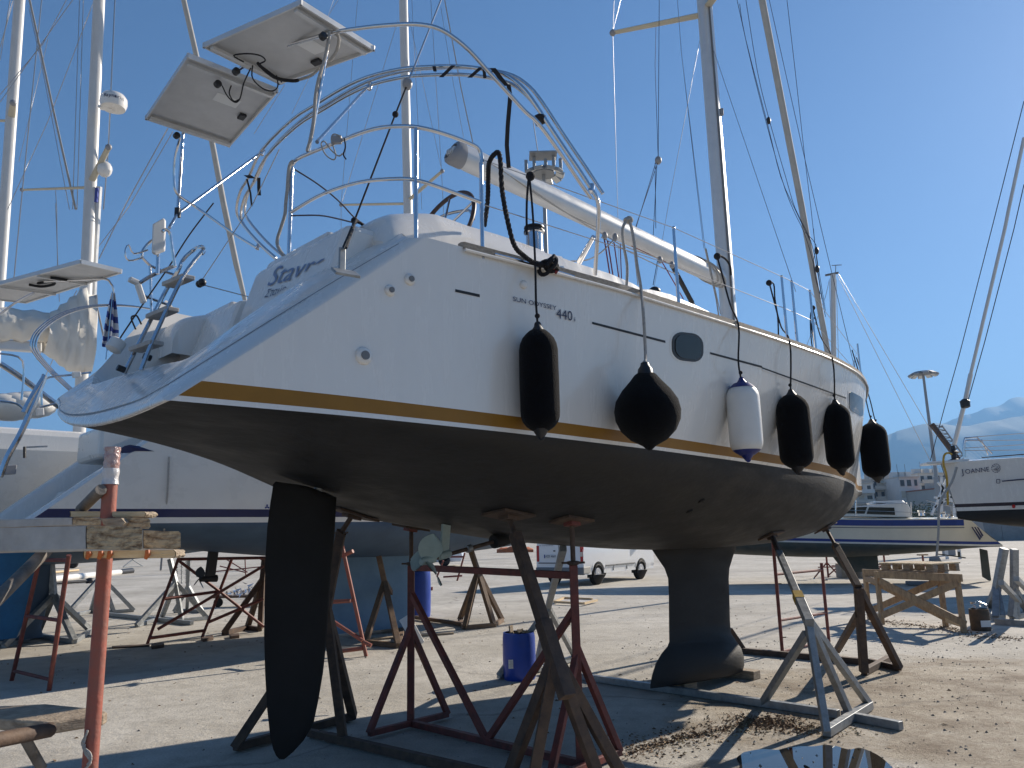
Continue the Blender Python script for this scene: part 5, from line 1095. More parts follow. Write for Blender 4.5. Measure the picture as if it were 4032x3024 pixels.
# neighbour: stern gear
def tubef(F, pts, t, name, root, r=.014, m_='steel', k=4, ts_=None):
    P = [F.T(p, t if ts_ is None else ts_[i]) for i, p in enumerate(pts)]; mb = MB(); mb.tube(smooth_path(P, k), r, 8); return mb.build(name, MT[m_], root, smooth=True)
tubef(NF, q('A4', (190, 1659), (250, 1540), (350, 1380), (345, 1375)) , 1.3, 'stern_pole', nb, .035)
tubef(NF, q('C0', (350, -20), (180, 380), (60, 600), (0, 760)), 1.3, 'stern_pole', nb, .035)
tubef(NF, q('A4', (0, 1270), (180, 1390), (440, 1590), (500, 1625)), .4, 'boom_gallows', nb, .04)
for off in (0, .03, .06):
    P = [NF.T(p, .6) + NF.a * off for p in q('A4', (560, 1490), (400, 1340), (270, 1190), (245, 1100), (300, 1000), (450, 890), (640, 825), (850, 805), (1050, 815), (1230, 845))]
    mb = MB(); mb.tube(smooth_path(P, 4), .014, 8); mb.build('bimini_hoop', MT['steel'], nb, smooth=True)
tubef(NF, q('A4', (330, 1600), (350, 1400), (560, 1360), (720, 1340)), .9, 'pushpit_rail', nb); tubef(NF, q('C0', (0, 160), (130, 180), (200, 240), (230, 300)), 1.0, 'pushpit_rail', nb); tubef(NF, q('C0', (310, 210), (480, 170)), 1.0, 'pushpit_rail', nb)
tubef(NF, q('A4', (170, 1560), (180, 1250), (0, 1190)), .9, 'pushpit_rail', nb)
nrect(q('A4', (565, 1340), (635, 1335), (640, 1380), (570, 1385)), .95, .04, 'rail_pad', MT['vinylw'])
nrect(q('C0', (280, 220), (340, 215), (345, 275), (285, 280)), 1.1, .05, 'stern_box', MT['vinylw'])
nrect(q('C0', (40, 670), (130, 665), (120, 740), (30, 745)), 1.0, .05, 'outboard_pad', MT['greyp'])
mb = MB(); mb.beam(nT(q1('C0', 210, 525), 1.35), nT(q1('C0', 375, 518), 1.35), .02); mb.build('door_latch', MT['steel'], nb)
mb = MB(); mb.beam(nT(q1('C0', 195, 520), 1.36), nT(q1('C0', 195, 610), 1.36), .025); mb.build('door_latch', MT['plastic'], nb)
for k in range(3):
    mb = MB(); P = nT(q1('C0', 60 + 90 * k, 210 - 10 * k), -.3); mb.ball(P, .35, 8, (1, 1, .55)); mb.build('deck_bundle', MT['gel_old'], nb, smooth=True)
cbox(NF, .9, 2.0, -.2, .9, nz + .9, nz + 1.35, 'helm_seat', MT['gel_old'], nb, .06)
# neighbour solar panel
sp_ = [nT(p, t) for p, t in zip(q('A4', (640, 450), (975, 530), (640, 635), (190, 790), (-260, 700), (300, 570)), (.9, 1.1, 1.2, 1.3, 1.2, 1.0))]
zc = nT(q1('A4', 640, 455), 1.0).z
Q = [G(p, zc + .0) for p in q('A4', (640, 470), (960, 545), (205, 785), (-330, 730))]
t = MB(); t.prism(Q, (0, 0, .035)); t = t.build('solar_panel', MT['panelback'], nb)
for i in range(4): mb = MB(); mb.beam(Q[i] + V((0, 0, .012)), Q[(i + 1) % 4] + V((0, 0, .012)), .03, .06); mb.build('frame', MT['alu'], t)
for f in (.33, .66): mb = MB(); mb.beam(Q[0].lerp(Q[3], f) - V((0, 0, .03)), Q[1].lerp(Q[2], f) - V((0, 0, .03)), .03, .03); mb.build('mounting_rail', MT['alu'], t)
dq = depth(Q[1])
mb = MB(); mb.tube(smooth_path([D(p, dq + .2) for p in q('A4', (890, 900), (900, 700), (880, 640), (820, 600), (560, 610), (350, 620))], 4), .016, 8); mb.build('panel_post', MT['steel'], nb, smooth=True)
mb = MB(); mb.tube(smooth_path([D(p, dq - .2) for p in q('A4', (0, 880), (120, 790), (270, 710))], 4), .016, 8); mb.build('panel_post', MT['steel'], nb, smooth=True)
mb = MB()
for pts in (((230, 645), (330, 660), (430, 640), (400, 620), (300, 635)), ((400, 590), (480, 600), (560, 615))): mb.tube(smooth_path([G(p, zc - .03) for p in q('A4', *pts)], 4), .02, 6)
mb.build('panel_cable', MT['rope'], nb, smooth=True)
# neighbour mast and rig
def simple_rig(F, lo_px, hi_px, t, r, root, m_, spreaders, wires, name='mast', ext=6.0, low=3.0):
    A_, B_, o = mast(F, lo_px, hi_px, t, r, root, m_, low, ext, (1, 1.35))
    for a_, b_, rr_ in spreaders:
        P = near_line(a_, A_, B_); Q_ = D(b_, depth(P) + (0.5 if b_[0] < a_[0] else -.5)); mb = MB(); mb.tube([P, Q_], [rr_, rr_ * .75], 10, flat=(1, .5)); sp = mb.build('spreader', MT['spread'], root, smooth=True); mb = MB(); mb.ball(Q_, rr_ * .9, 6); mb.build('spreader_end', MT['greyp'], sp, smooth=True)
    dm = depth(A_.lerp(B_, .5))
    for pts, rr_, mm in wires:
        mb = MB(); mb.tube([D(p, dm + (p[0] - hi_px[0]) * 0.0) for p in pts], rr_, 5); mb.build('shroud', MT[mm], root, smooth=True)
    return A_, B_, o
simple_rig(NF, q1('A1', 1220, 1659), q1('A1', 1183, 0), 0, .075, nb, MT['mastw'], [(q1('A1', 1180, 1612), q1('A1', 690, 1622), .05), (q1('A1', 1230, 1590), q1('A1', 1490, 1355), .05)],
    [(q('A1', (820, 0), (690, 1620)) + q('A5', (690, 215), (690, 460)), .006, 'wire'), (q('A1', (1140, 160), (700, 1600)), .006, 'wire'), (q('A1', (1250, 0), (1300, 1000), (1330, 1659)), .006, 'wire'), (q('A1', (1400, 0), (1485, 1350), (1500, 1659)) + q('A5', (1500, 380)), .007, 'wire'), (q('A1', (1480, 60), (1560, 560), (1660, 1090)), .006, 'wire'), (q('A1', (1510, 0), (1640, 700), (1735, 1140)), .012, 'ropew'), (q('A1', (1220, 100), (1330, 620), (1480, 1320)), .006, 'wire'), (q('A1', (630, 0), (580, 140), (665, 0)), .006, 'wire'), (q('A1', (300, 900), (440, 610)), .006, 'wire'), (q('A1', (0, 1060), (245, 670)), .007, 'wire')])
# third boat: radar mast, beige stack-pack, furled genoa
TF = Frame((0, 0), 47.0); _m = D((352, 1000), 15.5); TF.O = V((_m.x, _m.y, 0)) - TF.a * 7.0
tb = thing('sailboat', 'sailboat with beige sail cover and radar dome on its mast', 'sailboat', tuple(TF.P(5.5, 0, 0)))
TP = dict(NP); TH = hull(TF, TP, tb, MT['antiblue'], MT['gel_old'], [('boot_stripe', 0, .075, MT['gel_old']), ('navy_stripe', .075, .185, MT['navy'])], nst=30)
cbox(TF, 4.6, 9.0, -1.15, 1.15, nz + 1.2, nz + 1.75, 'cabin_trunk', MT['gel'], tb, .12, .5)
nfoil('keel', [6.9, 6.8, 6.75, 6.8], [5.2, 5.3, 5.3, 5.2], [nz - .5, .5, .25, .08], [.13, .14, .2, .18], MT['antiblue'], TF, tb)
sx = TF.inv(TF.T(q1('A4', 670, 1300), 0))
A_, B_, mo3 = simple_rig(TF, q1('A4', 690, 460), q1('A0', 785, 0), 0, .085, tb, MT['mastw'], [(q1('A0', 690, 1480), q1('A0', 175, 1503), .05), (q1('A0', 740, 1450), q1('A0', 860, 1165), .07)],
    [(q('A0', (330, 0), (180, 1480)) + q('A4', (110, 600)), .012, 'wire'), (q('A0', (235, 0), (420, 860), (600, 1659)), .022, 'ropew'), (q('A0', (230, 60), (340, 560), (550, 1659)), .009, 'wire'), (q('A0', (910, 0), (860, 1150), (820, 1659)), .014, 'wire'), (q('A0', (630, 0), (575, 1659)), .009, 'wire'), (q('A0', (660, 0), (610, 1659)), .009, 'wire'), (q('A0', (735, 30), (380, 960), (60, 1659)), .008, 'wire'), (q('A0', (575, 0), (0, 810)), .008, 'wire'), (q('A0', (525, 0), (340, 350), (0, 750)), .008, 'wire'), (q('A0', (380, 310), (150, 1280)), .006, 'wire'), (q('A0', (1330, 1015), (1000, 1610)) + q('A4', (785, 440)), .012, 'wire'), (q('A0', (1370, 1040), (1020, 1640)) + q('A4', (700, 450)), .009, 'wire'), (q('A0', (440, 1510), (450, 1659)) + q('A4', (455, 500)), .008, 'wire'), (q('A4', (760, 780), (830, 1100)), .02, 'ropew'), (q('A4', (670, 680), (360, 1370)), .010, 'wire'), (q('A4', (610, 690), (290, 1240)), .010, 'wire'), (q('A4', (440, 0), (470, 780)), .008, 'wire')], ext=5, low=4.5)
dm = depth(A_.lerp(B_, .4))
P0 = near_line(q1('A0', 740, 1640), A_, B_)
mb = MB(); mb.tube([D(q1('A0', 785, 1480), dm), D(q1('A4', 750, 460), dm), D(q1('A4', 735, 900), dm)], .06, 8); mb.build('furling_foil', MT['alu'], tb, smooth=True)
rc = D(q1('A0', 900, 810), dm); kk = dm / FPX / 2.0109
mb = MB(); mb.lathe(rc - V((0, 0, 62 * kk)), (0, 0, 1), [(0, 60 * kk), (8 * kk, 88 * kk), (50 * kk, 100 * kk), (90 * kk, 98 * kk), (118 * kk, 80 * kk), (130 * kk, 40 * kk)], 28); rd = mb.build('radar_dome', MT['gel'], tb, smooth=True, angle=50)
mb = MB(); mb.beam(rc - V((0, 0, 60 * kk)), D(q1('A0', 790, 850), dm), .12, .05); mb.build('radar_bracket', MT['gel'], rd)
def wrap_text(body, c, r, z, h, a0, da_, m_, parent):
    for i, ch in enumerate(body):
        a_ = a0 + da_ * i; nrm_ = V((math.sin(a_), -math.cos(a_), 0)); xd_ = V((math.cos(a_), math.sin(a_), 0))
        text_obj('letter', ch, V((c.x, c.y, z)) + nrm_ * (r + .004) - xd_ * h * .3, xd_, V((0, 0, 1)), h, m_, parent)
wrap_text('Raymarine', rc, 100 * kk, rc.z - 10 * kk, 44 * kk, -.15, .2, MT['ink'], rd)
P = D(q1('A0', 830, 1340), dm - .2); mb = MB(); mb.ball(P, .14, 8, (1, 1, 1.2)); mb.build('satellite_dome', MT['gel'], tb, smooth=True)
P = D(q1('A0', 770, 1490), dm - .25); mb = MB(); mb.beam(P, P - V((0, 0, .3)), .05); mb.build('mast_flag', MT['flagb'], tb)
# furled headsail of the third boat
P = [TF.PL(p, (11.5, 0, 5), (1, 0, .35)) for p in q('A0', (1455, 0), (1560, 460), (1680, 1130)) + q('A4', (1770, 0), (1870, 480), (1945, 790))]
mb = MB(); mb.tube(P, [.06, .06, .065, .07, .07, .05], 12); mb.build('furled_genoa', MT['furl'], tb, smooth=True)
# sail cover: cloth bag along the boom with folds, hanging skirt at the mast
def bag(rows_px, t, thick, name, folds=10, seed=3):
    rnd = random.Random(seed); rows = []
    for top, bot in rows_px:
        A2 = TF.T(top, t); B2 = TF.T(bot, t); col = []
        ph = rnd.uniform(0, 6)
        for sgn in (1, -1):
            rng = range(13) if sgn > 0 else range(11, 0, -1)
            for i in rng:
                f = i / 12; w = thick * (math.sin(math.pi * min(.97, max(.03, f * .9 + .06))) ** .6); wv = .028 * math.sin(f * 9 + ph) + .012 * math.sin(f * 17 + ph * 2)
                col.append(A2.lerp(B2, f) + TF.n * (sgn * w + wv))
        rows.append(col)
    mb = MB(); mb.grid(rows, 0, True); mb.build(name, MT['canvas'], tb, smooth=True, angle=180)
cov = []
for i in range(22):
    f = i / 21; x = -500 + f * 880; cov.append((q1('A4', x, 790 + 90 * max(0, f - .1) + 8 * math.sin(i * 1.3)), q1('A4', x + (20 if i % 2 else 0), 1078 + 25 * f + 14 * math.sin(i * 1.7))))
bag(cov, .05, .26, 'sail_cover')
cov = []
for i in range(16):
    f = i / 15; x0 = 380 + f * 375; yt = 890 - 215 * min(1, f / .75) + (60 if f > .8 else 0); yb = 1190 + 150 * min(1, f / .5); cov.append((q1('A4', x0 - 20 * math.sin(i * 2.1), yt), q1('A4', 340 + f * 380 + 6 * math.sin(i * 2.3), yb)))
bag(cov, .1, .3, 'sail_cover_front', seed=9)
mb = MB(); mb.beam(TF.T(q1('A4', -500, 1090), 0), TF.T(q1('A4', 330, 1145), 0), .14, .2); mb.build('boom', MT['alu'], tb, bevel=.03)
# flag on the neighbour's stern
fl = thing('flag', 'blue and white striped flag hanging limp from a staff', 'flag', tuple(nT(q1('A4', 840, 1180), .7)))
fp = q('A4', (880, 715), (905, 710)), q('A4', (850, 830), (925, 880)), q('A4', (825, 950), (935, 1010)), q('A4', (805, 1080), (935, 1070)), q('A4', (800, 1125), (880, 1170))
nrow = 10; rowsP = []
for i in range(nrow + 1):
    f = i / nrow * 4; j = min(3, int(f)); u = f - j; L_ = (fp[j][0][0] * (1 - u) + fp[j + 1][0][0] * u, fp[j][0][1] * (1 - u) + fp[j + 1][0][1] * u); R2 = (fp[j][1][0] * (1 - u) + fp[j + 1][1][0] * u, fp[j][1][1] * (1 - u) + fp[j + 1][1][1] * u)
    A2 = nT(L_, .7); B2 = nT(R2, .7); rowsP.append([A2.lerp(B2, k / 8) + NF.n * (.04 * math.sin(k * 1.7 + i * .2)) for k in range(9)])
for i in range(nrow):
    mb = MB(); mb.grid([rowsP[i], rowsP[i + 1]]); mb.build('stripe', MT['flagb'] if i % 2 else MT['flagw'], fl, smooth=True)
mb = MB(); mb.tube([nT(q1('A4', 840, 1240), .72), nT(q1('A4', 893, 700), .72)], .012, 6); mb.build('staff', MT['steel'], fl, smooth=True)
# fourth boat: only its mast shows at the left edge
FF = Frame((0, 0), 47.0); _m = D((40, 600), 19.5); FF.O = V((_m.x, _m.y, 0)) - FF.a * 7.0
fb = thing('sailboat', 'boat behind the radar mast showing only its cream mast', 'sailboat', tuple(FF.P(5.5, 0, 0)))
hull(FF, NP, fb, MT['antiblue'], MT['gel_old'], [('boot_stripe', 0, .08, MT['navy'])], nst=24)
nfoil('keel', [6.9, 6.8, 6.75, 6.8], [5.2, 5.3, 5.3, 5.2], [nz - .5, .5, .25, .08], [.13, .14, .2, .18], MT['antiblue'], FF, fb)
simple_rig(FF, q1('A4', 10, 450), q1('A0', 155, 0), 0, .095, fb, MT['mastw'], [(q1('A0', 60, 950), q1('A0', -150, 955), .06), (q1('A0', 80, 930), q1('A0', 105, 815), .09)], [(q('A0', (105, 0), (0, 380)), .012, 'wire'), (q('A0', (80, 0), (0, 480)), .010, 'wire')], ext=5, low=4)
# ------------------------------------------------------------------ left foreground scaffold with planks
SK = .82
def YS(p, y): return YP(p, y * SK)
sc = thing('scaffold', 'red pole scaffold with stained planks beside the stern', 'scaffold', tuple(YS((380, 3200), 3.05)))
pT = YS(q1('C0', 893, 525), 3.05); pB = YS(q1('C1', 712, 1659), 3.05); pd_ = (pB - pT).normalized(); pB = pB + pd_ * ((pB.z - 0.0) / -pd_.z)
mb = MB(); mb.tube([pT, pB], .0226, 16); mb.build('pole', MT['redpole'], sc, smooth=True, angle=40)
tp0 = pT.lerp(pB, .0); tp1 = near_line(q1('C0', 865, 820), pT, pB); L_ = [tp0 + (tp1 - tp0) * (i / 14) for i in range(15)]
mb = MB(); mb.tube(L_[:9], [.0243 + .0016 * math.sin(i * 2.3) for i in range(9)], 14, caps=False); wrapm = mat('clear wrap over red', (0.36, 0.20, 0.18), 0.18, col2=(0.5, 0.42, 0.4), nscale=40, bump=0.5, bscale=60); mb.build('plastic_wrap', wrapm, sc, smooth=True)
mb = MB(); mb.tube(L_[8:], [.0247 + .0016 * math.sin(i * 1.3) for i in range(7)], 14, caps=False); mb.build('tape_wrap', MT['sealed'], sc, smooth=True)
mb = MB(); cl = near_line(q1('C0', 860, 890), pT, pB); mb.tube([cl - rt * .025, YS(q1('C0', 780, 880), 3.02)], .018, 10); mb.tube([YS(q1('C0', 800, 860), 3.0), YS(q1('C0', 640, 1020), 3.15)], .018, 10); mb.build('brace_pipe', MT['pipe'], sc, smooth=True)
mb = MB(); mb.tube([YS(q1('C0', 400, 1310), 2.9), YS(q1('C1', -60, 360), 2.5)], .018, 10); mb.build('brace_pipe', MT['pipe'], sc, smooth=True)
mb = MB(); mb.tube([YS(q1('C1', 400, 1355), 3.0), YS(q1('C1', -80, 1450), 2.75)], .0215, 10); mb.build('brace_pipe', MT['rust'], sc, smooth=True)
mb = MB(); mb.tube([YS(q1('C1', 195, 1420), 3.2), YS(q1('C1', 330, 1659), 3.3)], .0165, 10); mb.build('brace_pipe', MT['pipe'], sc, smooth=True)
def plank(end_px, y0, dirv, length, name, label, m_end, m_side, seed=1, group='planks on the scaffold'):
    """end face polygon in pixels on plane Y=y0, extruded along dirv"""
    E_ = [YS(p, y0) for p in end_px]; t = thing(name, label, 'plank', tuple(sum(E_, V()) / len(E_)), group)
    rnd = random.Random(seed); mb = MB(); n = len(E_); N = 8
    rows = []
    for i in range(N + 1):
        f = i / N; rows.append([p + dirv * (length * f) + V((rnd.uniform(-1, 1), 0, rnd.uniform(-1, 1))) * (.0025 if i else 0) for p in E_])
    mb.grid(rows, 0, True); mb.add(rows[-1], [tuple(range(n))]); mb.build('timber', m_side, t, bevel=.003)
    c_ = sum(E_, V()) / n; rim_ = [p.lerp(c_, .02) - dirv * .001 for p in E_]
    mb = MB(); k1 = [p.lerp(c_, .4) - dirv * rnd.uniform(.0, .004) for p in E_]; mb.grid([rim_, k1], 0, True); mb.add(k1, [tuple(range(n))]); mb.build('end_grain', m_end, t)
    return t
ldir = V((-1, .06, 0)).normalized()
def rpoly(x0, y0, x1, y1, key='C0', j=6, seed=1, sk=0):
    rnd = random.Random(seed); r = 18; pts = [(x0, y0), (x0 * .5 + x1 * .5, y0 + rnd.uniform(-j, j) + sk * .5), (x1 - r, y0 + sk), (x1, y0 + r + sk), (x1 + rnd.uniform(-j, 0), (y0 + y1) / 2 + sk), (x1, y1 - r + sk), (x1 - r, y1 + sk), ((x0 + x1) / 2, y1 + rnd.uniform(-j, j) + sk * .5), (x0, y1), (x0 + rnd.uniform(-j, j), (y0 + y1) / 2)]
    return q(key, *pts)
plank(rpoly(680, 1146, 1128, 1330, seed=1, sk=10), 2.70, ldir, 1.6, 'plank', 'thick plank with knotted sawn end, left of the narrow butt', MT['woodend'], MT['woodgrey'], 1)
plank(rpoly(1134, 1180, 1430, 1328, seed=2, sk=8), 2.80, ldir, 1.6, 'plank', 'narrow thick plank end overhanging the scaffold pole', MT['woodend'], MT['woodgrey'], 2)
plank(rpoly(570, 1082, 795, 1140, seed=3, sk=4), 2.95, ldir, 1.5, 'plank', 'upper weathered plank lying behind the thick knotted one', MT['woodend'], MT['woodgrey'], 3)
plank(rpoly(960, 1082, 1192, 1168, seed=4, sk=5), 3.02, ldir, 1.6, 'plank', 'upper plank with a split rotten end', MT['woodend'], MT['wood'], 4)
plank(rpoly(550, 1032, 1160, 1076, seed=5), 3.04, V((-.15, 1, 0)).normalized(), .12, 'plank', 'thin pale batten across the top of the planks', MT['woodnew'], MT['wood'], 5)
bt_ = plank(rpoly(660, 1338, 1396, 1402, seed=6), 2.90, V((-.15, 1, 0)).normalized(), .1, 'plank', 'thin pale batten with rusty nails under the planks', MT['woodnew'], MT['wood'], 6)
for x in (700, 795, 868, 1165):
    P = YS(q1('C0', x, 1372), 2.895); mb = MB(); mb.tube([P + V((0, 0, .014)), P + V((.004, -.004, .0)), P + V((-.002, -.004, -.014))], [.006, .009, .005], 8); mb.build('rusty_nail', MT['orange'], bt_, smooth=True)
# split in the rotten plank
mb = MB(); P = [YS(p, 2.985) for p in q('C0', (800, 1090), (960, 1086), (990, 1120), (960, 1160), (880, 1155), (820, 1140))]; mb.prism(P, (0, .06, 0)); tag(mb.build('broken_board', MT['wood']), 'dark rotten board stub between the upper planks', 'plank', 'planks on the scaffold')
# lower plank
A_ = [YS(p, y) for p, y in zip(q('C1', (-40, 1165), (380, 1150), (740, 1190), (850, 1215), (800, 1300), (395, 1372), (-40, 1290)), (3.3, 3.25, 3.15, 3.1, 2.9, 2.6, 2.55))]
top_ = [G(p, 1.159) for p in q('C1', (-60, 1170), (370, 1150), (720, 1185), (815, 1198), (850, 1215), (820, 1232), (395, 1300), (-60, 1262))]
lp_ = thing('plank', 'low pale plank with rounded end tied to the red pole', 'plank', tuple(top_[3]), 'planks on the scaffold'); mb = MB(); mb.prism(top_, (0, 0, -.036)); mb.build('timber', MT['wood'], lp_, bevel=.006)
mb = MB(); Pk = near_line(q1('C1', 690, 1330), pT, pB) - fwd * .03
for k in range(3): mb.tube(smooth_path([Pk + V((.006 * math.sin(a_ * 1.7 + k), 0, -.016 * a_ - .02 * k)) + rt * (-.012 * math.sin(a_ + k)) for a_ in (0, .8, 1.6, 2.4, 3.2, 4.0, 4.8)], 4), .0035, 6)
mb.build('tie_rope', MT['ropew'], sc, smooth=True)
# far red ladder frame of the same kind
f0_, f1_ = G(q1('C1', 92, 968)), G(q1('C1', 388, 1048)); fr = thing('scaffold_ladder', 'red tube frame with two rungs in front of the blue rudder', 'scaffold', tuple(f1_))
ft0 = up(q1('C0', 312, 1415), f0_); ft0 = D(q1('C0', 312, 1415), depth(f0_) - .3); ft1 = D(q1('C0', 545, 1380), depth(f1_) - .3)
for A_, B_ in ((f0_, ft0), (f1_, ft1)): mb = MB(); mb.tube([A_, B_], .027, 10); mb.build('upright', MT['redst'], fr, smooth=True)
for p, q_ in ((('C1', 110, 890), ('C1', 395, 960)), (('C1', 200, 455), ('C1', 485, 490)), (('C0', 312, 1418), ('C0', 540, 1418))): mb = MB(); mb.tube([near_line(q1(*p), f0_, ft0), near_line(q1(*q_), f1_, ft1)], .022, 8); mb.build('rung', MT['redst'], fr, smooth=True)
# ------------------------------------------------------------------ generic A-stands from pixels
def stand(label, m_, w, feet, apex, top, dtop=0.0, pad_=None, foot=None, group='stands under the neighbouring boats', extra=(), name='boat_stand'):
    """feet: ground pixels, apex/top: pixels; top lies dtop further away than the feet"""
    Fp = [G(p, w * .5) for p in feet]; c_ = sum(Fp, V()) / len(Fp); t = thing(name, label, 'boat stand', (c_.x, c_.y, 0), group)
    Aq = D(apex, depth(c_) + dtop * .4); Tq = D(top, depth(c_) + dtop)
    for f in Fp: mb = MB(); mb.beam(f, Aq, w); mb.build('leg', m_, t, bevel=.003)
    mb = MB(); mb.beam(Aq - (Tq - Aq) * .12, Tq, w * 1.05); mb.build('post', m_, t, bevel=.003)
    for i in range(len(Fp) - 1): mb = MB(); mb.beam(Fp[i], Fp[i + 1], w * .9); mb.build('foot_beam', m_, t, bevel=.003)
    if pad_:
        P = [D(p, depth(Tq) + .02 * i) for i, p in enumerate(pad_)]; mb = MB(); mb.prism(P, (0, .03, -.015)); mb.build('pad', MT['wood'], t)
        mb = MB(); mb.tube([Tq, sum(P, V()) / len(P)], w * .3, 8); mb.build('screw_rod', MT['galv'], t, smooth=True)
    for nm, a_, b_, ww in extra:
        mb = MB(); mb.beam(a_, b_, ww); mb.build(nm, m_, t, bevel=.003)
    return t, Fp, Aq, Tq
brl = mat('tan steel stand', (0.20, 0.125, 0.07), 0.7, col2=(0.11, 0.07, 0.045), nscale=8, bump=0.1)
stand('brown stand with square pad against the neighbouring keel', brl, .085, q('C3', (1085, 660), (1345, 690), (1400, 480)), q1('C2', 1235, 1190), q1('C2', 1190, 985), .2, q('C2', (1072, 900), (1180, 822), (1248, 835), (1140, 905)))
stand('brown stand leaning toward the shaft beyond the propeller', brl, .085, q('C2', (1830, 1490), (1870, 1550), (2100, 1530), (2165, 1490)), q1('C2', 1975, 1110), q1('C2', 1905, 900), .3, q('C2', (1815, 870), (1860, 832), (1900, 835), (1880, 868)), extra=[('base_beam', G(q1('C2', 1480, 1470), .05), G(q1('C2', 1870, 1525), .05), .07)])
stand('dark rusty stand beneath the hull behind the tube trestle', MT['rust'], .09, q('C1', (1770, 590), (1960, 545), (2060, 560)), q1('C1', 2080, 160), q1('C1', 2095, 0), .2)
gst = dict(m_=MT['galv'], w=.085)
stand('pale galvanised stand next to the blue rudder', MT['galv'], .09, q('C1', (30, 690), (290, 610), (590, 655), (720, 570)), q1('C1', 425, 290), q1('C0', 395, 1340), .2)
stand('galvanised stand standing behind the thick red pole', MT['galv'], .085, q('C1', (510, 460), (720, 420), (900, 420), (1060, 410)), q1('C1', 800, 140), q1('C0', 830, 1405), .2)
stand('galvanised stand behind the black sail drive', MT['galv'], .085, q('C1', (1080, 530), (1280, 470), (1440, 490), (1640, 470)), q1('C1', 1390, 190), q1('C0', 1345, 1410), .2, extra=[('base_beam', G(q1('C1', 850, 440), .05), G(q1('C1', 1520, 510), .05), .08)])
stand('slim galvanised upright beside the hanging chain', MT['galv'], .08, q('C1', (1380, 420), (1480, 410), (1600, 420)), q1('C1', 1490, 220), q1('C0', 1500, 1400), .1)
stand('small grey stand far beyond the white tube', MT['galv'], .08, q('C1', (770, 68), (880, 68)), q1('C1', 880, 20), q1('C0', 880, 1380), .1)
stand('faint far stand with crossed legs past the white tube', MT['galv'], .07, q('C1', (975, 68), (1130, 60)), q1('C1', 1050, 10), q1('C0', 1060, 1390), .1)
# chain hanging beside a galvanised stand
P = G(q1('C1', 1440, 400)); ch = thing('chain_bundle', 'grey chain bundle hanging under the neighbouring hull', 'chain', tuple(P))
for k in range(3):
    mb = MB(); A_ = D(q1('C1', 1405 + 35 * k, 200), depth(P)); B_ = D(q1('C0', 1400 + 38 * k, 1410), depth(P)); mb.tube([B_.lerp(A_, i / 24) + V((.01 * (-1) ** i, .01 * (-1) ** (i // 2), 0)) for i in range(25)], [.022 if i % 2 else .012 for i in range(25)], 6); mb.build('chain', MT['galv'], ch)
# red tube trestle under the neighbour
def tubes(label, segs, r, m_, cat='scaffold', group='red tube trestles', name='tube_trestle'):
    base = segs[0][0]; t = thing(name, label, cat, (base.x, base.y, 0), group)
    for i, s_ in enumerate(segs): mb = MB(); mb.tube(list(s_), r, 8); mb.build('tube', m_, t, smooth=True)
    return t
a0, a1 = G(q1('C1', 1165, 680)), G(q1('C1', 1600, 625)); dA, dB = depth(a0), depth(a1)
E = lambda k, x, y, d: D(q1(k, x, y), d)
at0 = E('C0', 1415, 1400, dA + .3); at1 = E('C0', 1835, 1410, dB + .3)
tubes('red tube trestle with crossed braces near the black sail drive', [(a0, at0), (a1, at1), (E('C1', 1190, 630, dA), E('C1', 1620, 570, dB)), (E('C1', 1300, 320, dA + .2), E('C1', 1720, 262, dB + .2)), (E('C1', 1250, 560, dA), E('C1', 2085, 60, dB + .6)), (E('C1', 1420, 20, dA + .2), E('C1', 1750, 270, dB + .1), E('C1', 2090, 540, dB + .5)), (E('C1', 1650, 505, dB), E('C1', 2085, 320, dB + .5)), (E('C0', 1415, 1412, dA + .3), E('C0', 2100, 1400, dB + .5))], .028, MT['redst'])
b0, b1 = G(q1('C3', 1090, 775)), G(q1('C3', 810, 745)); d0 = depth(b0)
tubes('red tube trestle beside the rudder with open pipe coupling', [(b0, E('C2', 905, 930, d0 + .3)), (E('C3', 790, 345, d0 + .3), E('C3', 970, 335, d0 + .1)), (E('C3', 785, 470, d0 + .2), E('C3', 1060, 650, d0)), (E('C3', 800, 745, d0), E('C3', 1060, 712, d0)), (E('C2', 900, 985, d0 + .3), E('C2', 985, 945, d0 + .25)), (E('C2', 860, 1010, d0 + .3), E('C2', 905, 960, d0 + .3), E('C2', 900, 905, d0 + .3)), (E('C3', 1070, 660, d0 - .02), E('C3', 1130, 690, d0 - .05))], .03, MT['redpole'])
for k, (x0, y0, x1, y1, x2, y2) in enumerate(((1520, 1480, 1680, 1410, 1600, 1659), (1860, 1410, 1980, 1640, 2080, 1420))):
    pass
c0, c1 = G(q1('C1', 1520, 250)), G(q1('C1', 1945, 130)); dC = depth(c1)
tubes('distant red tube trestle seen through the nearer one', [(E('C1', 1560, 230, dC), E('C0', 1700, 1430, dC)), (E('C1', 1640, 110, dC), E('C0', 2080, 1470, dC)), (E('C1', 1740, 60, dC), E('C1', 1940, 110, dC)), (E('C0', 1940, 1410, dC), E('C1', 1945, 130, dC)), (E('C0', 1780, 1405, dC), E('C1', 1960, 110, dC)), (E('C0', 2060, 1410, dC), E('C1', 2090, 20, dC))], .03, MT['redst'])
dD = depth(G(q1('C2', 1830, 1180)))
tubes('distant red tube frame lying behind the pale propeller', [(E('C2', 1650, 1150, dD), E('C2', 1700, 1020, dD)), (E('C2', 1810, 1180, dD), E('C2', 1870, 960, dD)), (E('C2', 1690, 990, dD), E('C2', 1860, 990, dD)), (E('C2', 1680, 1205, dD), E('C2', 1930, 1190, dD)), (E('C2', 1700, 1150, dD), E('C2', 1850, 1140, dD)), (E('C2', 1600, 1470, dD - 5), E('C2', 1610, 1230, dD - 5))], .035, MT['redst'])
